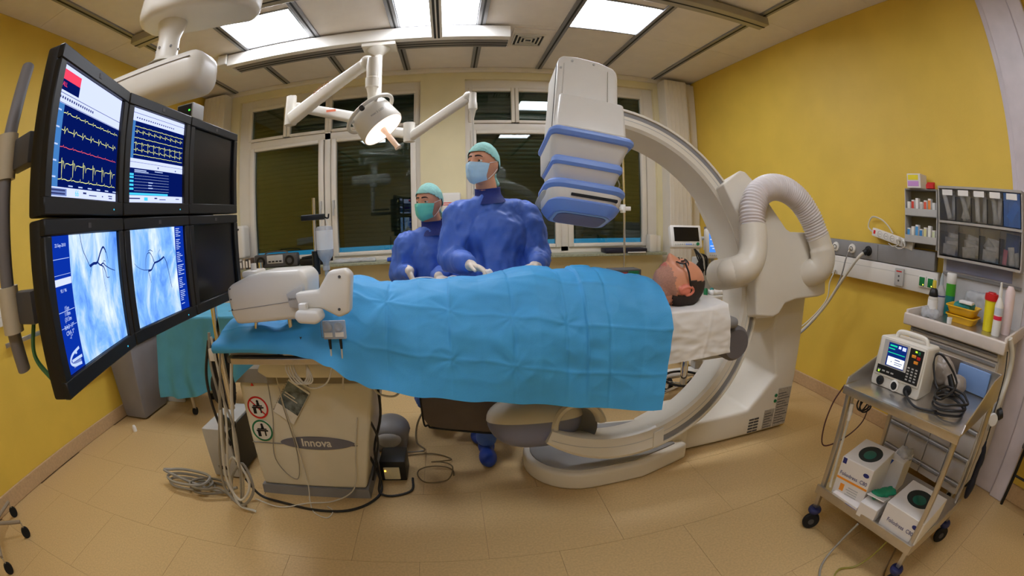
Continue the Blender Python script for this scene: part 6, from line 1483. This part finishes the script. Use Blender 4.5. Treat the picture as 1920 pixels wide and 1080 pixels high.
# floor cables, each one a thing
def coil(cx_, cy_, rx, ry, turns, z0, ph=0, n=14):
    return [(cx_ + rx * math.cos(ph + 2 * PI * i / n) * (1 + .08 * math.sin(i * 1.3)), cy_ + ry * math.sin(ph + 2 * PI * i / n) * (1 + .1 * math.cos(i * .9)), z0 + .0022 * i * 14 / n) for i in range(int(turns * n))]
FC = [('grey cable coiled on the floor left of the equipment box', coil(-1.66, 1.86, .17, .075, 2.6, .008) + [(-1.45, 1.84, .02), (-1.30, 1.86, .05)], M_cable, .009),
      ('second grey cable loop overlapping the floor coil', coil(-1.50, 1.85, .14, .07, 1.8, .012, 1.0) + [(-1.32, 1.80, .02), (-1.2, 1.74, .015)], mat('cable_taupe', (128, 118, 100), .5), .008),
      ('pale cable tangle standing at the pedestal corner', [(-1.16, 1.72, .60), (-1.20, 1.70, .40), (-1.24, 1.70, .2), (-1.18, 1.68, .10), (-1.10, 1.70, .20), (-1.16, 1.72, .34), (-1.24, 1.74, .22), (-1.22, 1.70, .06), (-1.12, 1.70, .02)], M_cableL, .007),
      ('grey cable tangle hanging left of the pedestal front', [(-1.10, 1.74, .85), (-1.18, 1.72, .55), (-1.27, 1.74, .3), (-1.30, 1.74, .12), (-1.20, 1.70, .05), (-1.10, 1.72, .15), (-1.14, 1.76, .28), (-1.25, 1.78, .18), (-1.30, 1.76, .03)], M_cable, .008),
      ('black cable running along the front foot of the pedestal', [(-1.22, 1.86, .12), (-1.14, 1.84, .03), (-1.0, 1.82, .01), (-.80, 1.78, .008), (-.62, 1.79, .008), (-.50, 1.88, .008), (-.46, 1.99, .03), (-.50, 2.02, .20), (-.58, 1.99, .40), (-.46, 2.0, .66)], M_cableD, .0075),
      ('black cable hanging down the right side of the pedestal', [(-.40, 2.0, .64), (-.41, 2.02, .45), (-.47, 2.02, .25), (-.46, 2.0, .10), (-.47, 1.95, .02), (-.40, 1.93, .008), (-.30, 1.98, .008), (-.30, 2.10, .01)], M_cableD, .007),
      ('black cable crossing over the side of the pedestal', [(-.43, 1.96, .66), (-.46, 1.95, .50), (-.43, 1.96, .35), (-.47, 1.97, .18), (-.50, 1.98, .08)], M_cableD, .006),
      ('pale loop of cable hung at the top right of the pedestal', [(-.42, 1.92, .68), (-.38, 1.90, .62), (-.30, 1.92, .60), (-.26, 1.96, .66), (-.33, 1.97, .63), (-.40, 1.94, .66)], M_cableL, .005),
      ('thin pale wire trailing down the front of the pedestal', [(-.88, 1.87, .74), (-.87, 1.88, .55), (-.85, 1.89, .35), (-.84, 1.88, .12), (-.84, 1.84, .02), (-.80, 1.76, .006), (-.72, 1.72, .006), (-.70, 1.78, .006), (-.74, 1.82, .006)], M_cableL, .003),
      ('thin grey wire curving over the lower pedestal front', [(-.93, 1.87, .74), (-.95, 1.885, .5), (-1.0, 1.89, .25), (-.90, 1.885, .13), (-.86, 1.89, .3), (-.88, 1.88, .6)], M_cable, .003),
      ('pale wire sweeping across the floor before the pedestal', [(-1.16, 1.80, .03), (-1.0, 1.78, .008), (-.85, 1.82, .02), (-.70, 1.84, .03), (-.58, 1.87, .10), (-.54, 1.885, .3), (-.50, 1.89, .5)], M_cableL, .0035),
      ('olive cable loop on the floor right of the socket box', coil(-.17, 2.12, .10, .11, 1.4, .006) + [(-.08, 2.3, .008), (-.2, 2.38, .008), (-.4, 2.36, .008)], mat('cable_olive2', (116, 96, 60), .5), .004),
      ('grey cable rising from the floor to the lead flap', [(-.45, 2.40, .008), (-.25, 2.42, .008), (-.28, 2.36, .10), (-.26, 2.30, .25), (-.20, 2.26, .38)], M_cable, .006)]
for lab, pts, m, r in FC: tag(obj('cable', wire(pts, r, 7, 6), m, None, True), lab, 'cable')
t = thing('cable_hank', 'pale cable hank wound up below the rail clamp', 'cable', (-.63, 1.62, .84))
for k in range(4): obj('cable_turn', wire([(-.66 + .012 * k, 1.615, .93), (-.70 + .012 * k, 1.60, .86), (-.67 + .014 * k, 1.60, .79), (-.62 + .01 * k, 1.605, .80), (-.61, 1.61, .87), (-.63, 1.615, .93)], .0035, 6), M_cableL, t, True)
# notebook hanging on the pedestal
t = thing('notebook', 'spiral notebook with dark photo cover hanging on the pedestal', 'notebook', (-.83, 1.895, .58))
Rn = basis((-.832, 1.893, .578), Vector((.80, 0, -.57)), Vector((.57, 0, .80)))
b = bmn(); box(b, -.062, .062, -.105, .105, -.004, .004, .001, 1, Rn); obj('pages', b, M_paper, t)
b = bmn(); box(b, -.060, .060, -.045, .095, .004, .0048, 0, 1, Rn); obj('cover_photo', b, mat('photo_dark', (104, 116, 122), .4, var=.8, scale=30), t)
b = bmn(); box(b, -.05, .01, .03, .036, .0048, .0054, 0, 1, Rn); box(b, -.05, .03, .015, .02, .0048, .0054, 0, 1, Rn); box(b, .0, .04, -.085, -.07, .004, .005, 0, 1, Rn); obj('cover_print', b, M_white, t, kind='stuff')
b = bmn()
for i in range(14): cyl(b, Rn @ Vector((-.064, -.095 + i * .0145, -.005)), Rn @ Vector((-.064, -.095 + i * .0145, .006)), .003, n=6)
obj('spiral', b, M_steel, t, kind='stuff')
obj('string', wire([(-.72, 1.89, .66), (-.76, 1.88, .74), (-.66, 1.70, .88)], .002), M_cableD, t, True)
# socket box and foot pedal on the floor
t = thing('floor_socket_box', 'black floor socket box with lit beige outlet', 'socket box', (-.38, 2.15, 0))
obj('case', bx(-.475, -.33, 2.09, 2.26, .002, .13, .006), M_black, t, True); obj('outlet_plate', bx(-.455, -.365, 2.082, 2.09, .015, .095, .004), mat('outlet_beige', (222, 210, 170), .4), t, True)
obj('outlet_well', lathe(bmn(), [(.022, .002), (.02, -.002), (.001, -.002)], (-.405, 2.083, .052), 18, (0, -1, 0), caps=False), M_lgrey, t, True); obj('lamp', bx(-.45, -.442, 2.079, 2.083, .07, .078), glow('lamp_orange', (255, 190, 60), 5), t)
t = thing('foot_pedal', 'grey padded foot pedal on the floor behind the pedestal', 'pedal', (-.45, 2.50, 0))
b = bmn(); ell(b, (-.46, 2.52, .12), (.13, .14, .09)); box(b, -.58, -.36, 2.42, 2.64, .0, .09); b = remeshed(b, .015, 5)
for v in b.verts: v.co.z = max(v.co.z, .001)
obj('hood', b, M_mgrey, t, True, angle=180); b = bmn(); ell(b, (-.46, 2.42, .10), (.08, .05, .06)); obj('pedal_pad', b, M_lgrey, t, True)
# grey lead flap under the table
t = thing('lead_flap', 'dark grey lead rubber flap hanging under the table', 'radiation flap', (.02, 2.16, .5))
b = bmn(); prism(b, [(-.215, .86), (.26, .86), (.26, .22), (.20, .20), (-.14, .255), (-.19, .275), (-.215, .32)], 2.245, 2.252, 'y', .002); obj('sheet', b, mat('lead_grey', (104, 94, 92), .6, var=.08), t); b = wire([(-.217, 2.246, .86), (-.217, 2.246, .33), (-.19, 2.246, .272), (-.14, 2.246, .252), (.20, 2.246, .197), (.26, 2.246, .217)], .006, 6); obj('piping', b, M_black, t, True)
obj('hanging_bar', bx(-.23, .28, 2.235, 2.262, .86, .89, .003), M_steel, t)
# infusion pole with bottle
t = thing('infusion_pole', 'slim steel infusion pole with black clamp rising behind the console', 'infusion pole', (-.66, 2.0, .9))
obj('pole', cy((-.655, 2.03, .90), (-.655, 2.03, 1.53), .008, n=12), M_chrome, t, True); obj('grip', cy((-.655, 2.03, 1.17), (-.655, 2.03, 1.28), .018, .02, 14), M_black, t, True)
obj('clamp', bx(-.72, -.60, 2.015, 2.04, 1.425, 1.452, .004), M_black, t, True); obj('hook', wire([(-.61, 2.03, 1.44), (-.585, 2.03, 1.43), (-.58, 2.03, 1.45)], .004), M_black, t, True); obj('clamp', bx(-.67, -.55, 2.01, 2.04, 1.075, 1.10, .004), M_black, t, True)
t = thing('infusion_bottle', 'upside-down clear infusion bottle with white label on the pole', 'infusion bottle', (-.605, 2.03, 1.15))
obj('bottle', lathe(bmn(), [(.001, 1.395), (.034, 1.393), (.04, 1.385), (.04, 1.27), (.034, 1.25), (.016, 1.225), (.014, 1.205), (.001, 1.205)], (-.605, 2.03, 0), 24, caps=False), M_bag, t, True); obj('label', lathe(bmn(), [(.0405, 1.285), (.0405, 1.375)], (-.605, 2.03, 0), 24, caps=False), M_paper, t, True); obj('stopper', cy((-.605, 2.03, 1.188), (-.605, 2.03, 1.208), .017), M_lgrey, t, True); obj('drip_chamber', cy((-.605, 2.03, 1.12), (-.605, 2.03, 1.188), .010), M_bag, t, True); obj('drip_tube', wire([(-.605, 2.03, 1.12), (-.60, 2.02, 1.06), (-.57, 2.0, 1.02)], .003), M_bag, t, True); obj('hanger_loop', wire([(-.625, 2.03, 1.39), (-.605, 2.03, 1.435), (-.585, 2.03, 1.39)], .002), M_paper, t, True)
# on the left sill
ZS = .986
t = thing('radio', 'grey portable radio with two speakers on the left sill', 'radio', (-1.95, 4.56, ZS))
obj('body', bx(-2.22, -1.68, 4.52, 4.62, ZS, 1.13, .02, 3), M_dgrey, t, True)
for x in (-2.13, -1.77): s = obj('speaker', cy((x, 4.522, 1.055), (x, 4.512, 1.055), .055, n=24), M_black, t, True); obj('speaker_cone', cy((x, 4.512, 1.055), (x, 4.509, 1.055), .03, n=18), M_dgrey, s, True)
obj('control_panel', bx(-2.05, -1.85, 4.512, 4.522, 1.03, 1.12, .004), M_lgrey, t, True)
for i in range(4): obj('button', bx(-2.03 + i * .045, -2.0 + i * .045, 4.506, 4.513, 1.045, 1.06, .002), M_black, t)
obj('handle', wire([(-2.1, 4.57, 1.125), (-2.05, 4.57, 1.15), (-1.85, 4.57, 1.15), (-1.80, 4.57, 1.125)], .008), M_dgrey, t, True)
t = thing('camera_case', 'black device with strap lying right of the radio', 'device', (-1.5, 4.56, ZS)); b = bx(-1.66, -1.36, 4.52, 4.64, ZS, 1.06, .02, 2); obj('body', b, M_black, t, True); obj('arm', cy((-1.63, 4.55, 1.06), (-1.30, 4.55, 1.10), .018), M_black, t, True)
for i, (x, h_, m, col) in enumerate(((-2.40, .10, mat('file_grey', (120, 116, 112), .6), 'grey'), (-2.36, .12, mat('file_tan', (168, 150, 122), .6), 'tan'), (-2.32, .11, mat('file_dark', (70, 66, 64), .6), 'dark'), (-2.28, .12, mat('file_brown', (120, 96, 76), .6), 'brown'))):
    t = thing('tape_case', '%s upright case left of the radio on the sill' % col, 'case', (x, 4.57, ZS), group='upright cases on the sill'); obj('shell', bx(x - .016, x + .016, 4.52, 4.62, ZS, ZS + h_, .003), m, t); obj('spine', bx(x - .011, x + .011, 4.5185, 4.5205, ZS + .02, ZS + h_ - .02), M_paper, t)
t = lathe_thing('metal_cup', 'small shiny metal cup in front of the radio', 'cup', (-2.12, 4.49 - 0.0, ZS), [('cup', [(.001, 0), (.03, 0), (.032, .07), (.03, .07), (.028, .005)], M_chrome)])
t = thing('soap_dispenser', 'white wall dispenser between monitors and left window', 'dispenser', (-2.40, 4.60, 1.10)); b = bx(-2.50, -2.36, YB - .15, YB + .03, 1.10, 1.47, .035, 4); obj('shell', b, M_white, t, True); obj('lock', cy((-2.43, YB - .149, 1.43), (-2.43, YB - .156, 1.43), .012), M_black, t, True); obj('lever', bx(-2.47, -2.39, YB - .20, YB - .14, 1.075, 1.10, .008), M_lgrey, t, True)
b = wrinkle(remeshed(bx(-1.28, -.82, 4.55, 4.66, ZS, ZS + .03, .01), .012, 2), .012, 14, 3, 1); tag(obj('plastic_sheet', b, M_bag, None, True, angle=180), 'crumpled clear plastic sheet on the left sill', 'plastic')
t = thing('blue_tray', 'shallow blue tray with paper on the sill behind the shorter person', 'tray', (-.55, 4.54, ZS)); b = bx(-.68, -.30, 4.50, 4.60, ZS, ZS + .035, .006); obj('tray', b, M_blue, t, True); obj('paper', bx(-.62, -.34, 4.515, 4.59, ZS + .036, ZS + .06, .003), M_paper, t)
t = thing('glove_dispenser', 'white wall dispenser with red lines and blue emblem between the windows', 'dispenser', (0, YB, 1.4)); obj('shell', bx(-.10, .10, YB - .10, YB - .002, 1.40, 1.66, .02, 3), M_white, t, True)
for z in (1.53, 1.55): obj('red_line', bx(-.095, .095, YB - .1015, YB - .0985, z, z + .008), M_red, t)
obj('emblem', cy((-.01, YB - .099, 1.465), (-.01, YB - .103, 1.465), .03, n=20), M_navy, t, True); obj('outlet', bx(-.07, .07, YB - .103, YB - .098, 1.41, 1.43), M_mgrey, t)
# right sill, infusion stand and small things
t = thing('sill_tray', 'dark tray on the right sill beneath the window', 'tray', (1.85, 4.55, ZS)); obj('tray', bx(1.62, 2.12, 4.50, 4.68, ZS, ZS + .05, .012), mat('tray_navy', (22, 22, 40), .5), t, True); obj('paper', bx(1.88, 2.10, 4.494, 4.56, ZS - .0, ZS + .012, .002), M_paper, t)
t = thing('window_box', 'small white box fixed beside the right window', 'box', (2.28, 4.6, ZS)); obj('case', bx(2.19, 2.28, 4.58, 4.70, ZS, 1.18, .008), M_pvc, t, True); obj('cover', bx(2.285, 2.34, 4.60, 4.70, ZS, 1.17, .008), M_pvc, t, True)
t = thing('infusion_stand', 'steel infusion stand with white clamp before the right window', 'infusion stand', (1.60, 3.92, 0))
obj('pole', cy((1.60, 3.92, .08), (1.60, 3.92, 1.95), .011, n=12), M_chrome, t, True); obj('clamp', bx(1.56, 1.66, 3.89, 3.95, 1.44, 1.48, .006), M_white, t, True); obj('clamp', bx(1.57, 1.60, 3.88, 3.95, 1.42, 1.50, .004), M_white, t, True)
for i in range(5): a = 2 * PI * i / 5; obj('foot', cy((1.60, 3.92, .10), (1.60 + .26 * math.cos(a), 3.92 + .26 * math.sin(a), .06), .011, n=8), M_chrome, t, True); obj('caster', cy((1.60 + .26 * math.cos(a) - .01, 3.92 + .26 * math.sin(a), .026), (1.60 + .26 * math.cos(a) + .01, 3.92 + .26 * math.sin(a), .026), .026, n=14), M_blackmatt, t, True)
# anaesthesia monitors on their trolley in the back corner
t = thing('monitor_trolley', 'pale equipment trolley with tray behind the gantry', 'trolley', (2.25, 3.45, 0))
obj('column', bx(2.20, 2.36, 3.48, 3.66, .10, 1.02, .01), M_lgrey, t, True); obj('shelf', bx(2.10, 2.52, 3.30, 3.70, .66, .70, .01), M_white, t, True); obj('base', bx(2.05, 2.55, 3.25, 3.75, .06, .12, .02), M_white, t, True); obj('mast', cy((2.30, 3.52, 1.02), (2.30, 3.52, 1.55), .018), M_cableL, t, True)
for (x, y_) in ((2.09, 3.29), (2.51, 3.29), (2.09, 3.71), (2.51, 3.71)): obj('caster', cy((x - .015, y_, .034), (x + .015, y_, .034), .034, n=16), M_blackmatt, t, True)
obj('shelf_drawer', bx(2.12, 2.50, 3.285, 3.30, .56, .655, .004), M_white, t, True)
def small_monitor(name, label, c, yaw, pitch, w_, h_, on):
    Mm = Matrix.Translation(c) @ Matrix.Rotation(yaw, 4, 'Z') @ Matrix.Rotation(pitch, 4, 'X')
    t = thing(name, label, 'monitor', c, yaw)
    b = bmn(); box(b, -w_ / 2, w_ / 2, 0, .07, -h_ / 2, h_ / 2, .012, 3, Mm); obj('case', b, M_white, t, True)
    b = bmn(); box(b, -w_ / 2 + .03, w_ / 2 - .03, -.002, .002, -h_ / 2 + .055, h_ / 2 - .02, 0, 1, Mm); s = obj('screen', b, glow('small_screen_on', (70, 140, 235), 1.1) if on else mat('screen_off', (10, 10, 13), .25), t)
    if on:
        b = bmn()
        for i, z in enumerate((.3, .22, .12, .02, -.1, -.18)): box(b, -w_ * .36 + .02 * (i % 2), -w_ * .1 + .03 * (i % 3), -.0035, -.002, z * h_, z * h_ + .008, 0, 1, Mm)
        obj('readings', b, S_white, s, kind='stuff')
    for i in range(9):
        b = bmn(); box(b, -w_ / 2 + .03 + i * .021, -w_ / 2 + .044 + i * .021, -.004, .001, -h_ / 2 + .022, -h_ / 2 + .034, .001, 1, Mm); obj('key', b, M_periw if i in (5, 6, 7) else M_lgrey, t)
    b = bmn(); cyl(b, Mm @ Vector((w_ / 2 - .05, .001, -h_ / 2 + .03)), Mm @ Vector((w_ / 2 - .05, -.012, -h_ / 2 + .03)), .014, n=16); obj('dial', b, M_green, t, True)
small_monitor('patient_monitor', 'white patient monitor with dark screen tilted upwards near the column', (1.99, 3.40, 1.225), math.radians(-8), math.radians(-16), .30, .20, False)
obj_arm = thing('swing_bracket', 'grey bracket arm carrying the tilted patient monitor', 'bracket', (2.2, 3.5, 1.2)); obj('arm_tube', cy((2.28, 3.52, 1.20), (2.02, 3.485, 1.20), .018), M_lgrey, obj_arm, True); obj('arm_joint', cy((2.02, 3.485, 1.17), (2.02, 3.485, 1.23), .026), M_lgrey, obj_arm, True)
small_monitor('patient_monitor', 'white patient monitor with lit blue screen half behind the C-arm', (2.36, 3.40, 1.16), math.radians(-14), math.radians(-6), .28, .27, True)
t = thing('hanging_leads', 'black and pale monitor leads hanging below the tilted monitor', 'leads', (2.14, 3.40, .9))
for k in range(6): obj('lead', wire([(2.08 + .012 * k, 3.42, 1.12 - .01 * k), (2.10 + .02 * k, 3.39, 1.04), (2.13 + .014 * k, 3.38, .96 - .02 * (k % 3)), (2.12 + .02 * k, 3.39, .88), (2.16 + .012 * k, 3.40, .95)], .008 if k % 2 else .006, 7), M_cableL if k == 3 else M_black, t, True)
b = bmn(); ell(b, (2.17, 3.41, .95), (.06, .03, .08)); b = remeshed(b, .01, 2); wrinkle(b, .008, 25, 3, 1); obj('lead_bag', b, M_black, t, True)
b = wire([(2.22, 3.50, 1.50), (2.25, 3.47, 1.58), (2.30, 3.47, 1.50), (2.27, 3.47, 1.36), (2.31, 3.48, 1.2), (2.28, 3.46, 1.05), (2.30, 3.45, .9)], .008); tag(obj('breathing_tube', b, mat('tube_yellow', (196, 176, 110), .5), None, True), 'yellowish tubing running down the equipment mast', 'tube')
for i, (x, m, c_) in enumerate(((2.20, M_green, 'green'), (2.27, M_teal, 'teal'))): lathe_thing('small_vial', '%s vial standing on the trolley tray behind the head' % c_, 'vial', (x, 3.38, .701), [('vial', [(.001, 0), (.02, 0), (.02, .05), (.012, .06), (.001, .062)], m)])
b = wrinkle(remeshed(bx(2.24, 2.42, 3.33, 3.45, .701, .74, .012), .01, 2), .008, 20, 3, 1); tag(obj('white_cloth', b, M_paper, None, True, angle=180), 'crumpled white cloth on the trolley tray', 'cloth')
t = thing('red_green_box', 'low box with red and green sides beyond the lying head', 'box', (1.22, 2.9, .95)); obj('box_body', bx(1.08, 1.30, 2.86, 3.0, .93, 1.02, .004), M_dgrey, t, True); obj('red_side', bx(1.10, 1.19, 2.857, 2.861, .94, 1.0), M_red, t); obj('green_side', bx(1.20, 1.28, 2.857, 2.861, .94, 1.01), M_green, t)
t2 = thing('side_stand', 'grey wheeled stand beyond the lying head', 'stand', (1.19, 2.93, 0)); obj('stand_top', bx(.98, 1.36, 2.80, 3.06, .905, .928, .004), M_lgrey, t2, True); obj('stand_column', cy((1.19, 2.93, .10), (1.19, 2.93, .905), .02), M_chrome, t2, True); obj('stand_base', bx(1.0, 1.38, 2.85, 3.01, .06, .10, .01), M_lgrey, t2, True)
for (x, y_) in ((1.03, 2.87), (1.35, 2.87), (1.03, 2.99), (1.35, 2.99)): obj('caster', cy((x - .012, y_, .03), (x + .012, y_, .03), .03, n=14), M_blackmatt, t2, True)
# stool behind the gantry
t = thing('swivel_stool', 'chrome swivel stool base showing through the C-arm', 'stool', (1.66, 2.77, 0))
obj('gas_lift', lathe(bmn(), [(.028, .12), (.028, .33), (.024, .335), (.014, .34), (.014, .52)], (1.66, 2.77, 0), 18), M_chrome, t, True); obj('seat', lathe(bmn(), [(.001, .52), (.17, .52), (.19, .54), (.19, .57), (.17, .585), (.001, .59)], (1.66, 2.77, 0), 32, caps=False), M_white, t, True); obj('foot_ring', tube(bmn(), [(1.66 + .16 * math.cos(2 * PI * i / 28), 2.77 + .16 * math.sin(2 * PI * i / 28), .19) for i in range(29)], .010, 8, caps=False), M_black, t, True)
for i in range(5):
    a = 2 * PI * i / 5 + 3.3; e = (1.66 + .27 * math.cos(a), 2.77 + .27 * math.sin(a)); obj('leg', cy((1.66, 2.77, .14), (e[0], e[1], .095), .016, .012, 10), M_chrome, t, True); c = obj('caster', cy((e[0] - .016, e[1], .035), (e[0] + .016, e[1], .035), .035, n=18), M_blackmatt, t, True); obj('caster_cap', cy((e[0] - .019, e[1], .035), (e[0] + .019, e[1], .035), .022, n=14), M_white, c, True)
t = thing('wheel_foot', 'white equipment foot with black caster behind the stool', 'equipment foot', (1.75, 3.05, 0)); obj('foot', bx(1.62, 2.0, 2.98, 3.10, .10, .16, .03, 3), M_white, t, True); c = obj('caster', cy((1.64, 3.0, .06), (1.67, 3.0, .06), .06, n=22), M_blackmatt, t, True); obj('hub', cy((1.635, 3.0, .06), (1.672, 3.0, .06), .035, n=16), M_white, c, True); obj('post', bx(1.90, 1.98, 3.0, 3.08, .16, .62, .01), M_lgrey, t, True); c = obj('caster', cy((1.93, 3.0, .06), (1.96, 3.0, .06), .06, n=22), M_blackmatt, t, True)
# left wall rails and bar
t = thing('wall_bar', 'white horizontal bar on the left wall beside the monitors', 'wall bar', (XL, 1.4, 1.1)); obj('bar', bx(XL + .002, XL + .06, -.5, 1.50, 1.055, 1.175, .006), M_white, t, True); obj('bar_joint', bx(XL + .058, XL + .0615, -.5, 1.50, 1.11, 1.113), M_lgrey, t)
def wallrail(label, y0, y1, z):
    t = thing('equipment_rail', label, 'rail', (XL, .5 * (y0 + y1), z)); obj('rail', bx(XL + .035, XL + .047, y0, y1, z - .015, z + .015, .002), M_steel, t, True)
    for y_ in (y0 + .06, y1 - .06): obj('standoff', cy((XL, y_, z), (XL + .036, y_, z), .009, n=10), M_steel, t, True)
wallrail('short steel rail on the left wall beside the handle', 1.48, 1.95, .93); wallrail('short steel rail on the left wall above the bin', 2.20, 2.62, .49)
# wheeled stand feet at the bottom left corner
t = thing('wheeled_stand', 'wheeled stand base with black casters in the bottom left corner', 'stand', (-2.72, .75, 0))
obj('post', cy((-2.72, .72, .12), (-2.72, .72, 1.0), .016), M_steel, t, True)
for (x, y_) in ((-2.56, .89), (-2.43, .56), (-2.86, .98), (-2.70, .45), (-2.92, .66)):
    obj('leg', cy((-2.72, .72, .13), (x, y_, .105), .012, n=8), mat('leg_taupe', (150, 136, 116), .5), t, True); obj('stem', cy((x, y_, .10), (x, y_, .05), .006, n=8), M_steel, t, True); obj('caster', cy((x - .010, y_ + .004, .034), (x + .010, y_ - .004, .034), .034, n=18), M_blackmatt, t, True)
tag(obj('door_stop', lathe(bmn(), [(.001, 0), (.02, 0), (.02, .03), (.012, .05), (.001, .052)], (-2.65, 2.45, 0), 14, caps=False), M_paper, None, True), 'small white stopper on the floor before the waste bin', 'door stop')
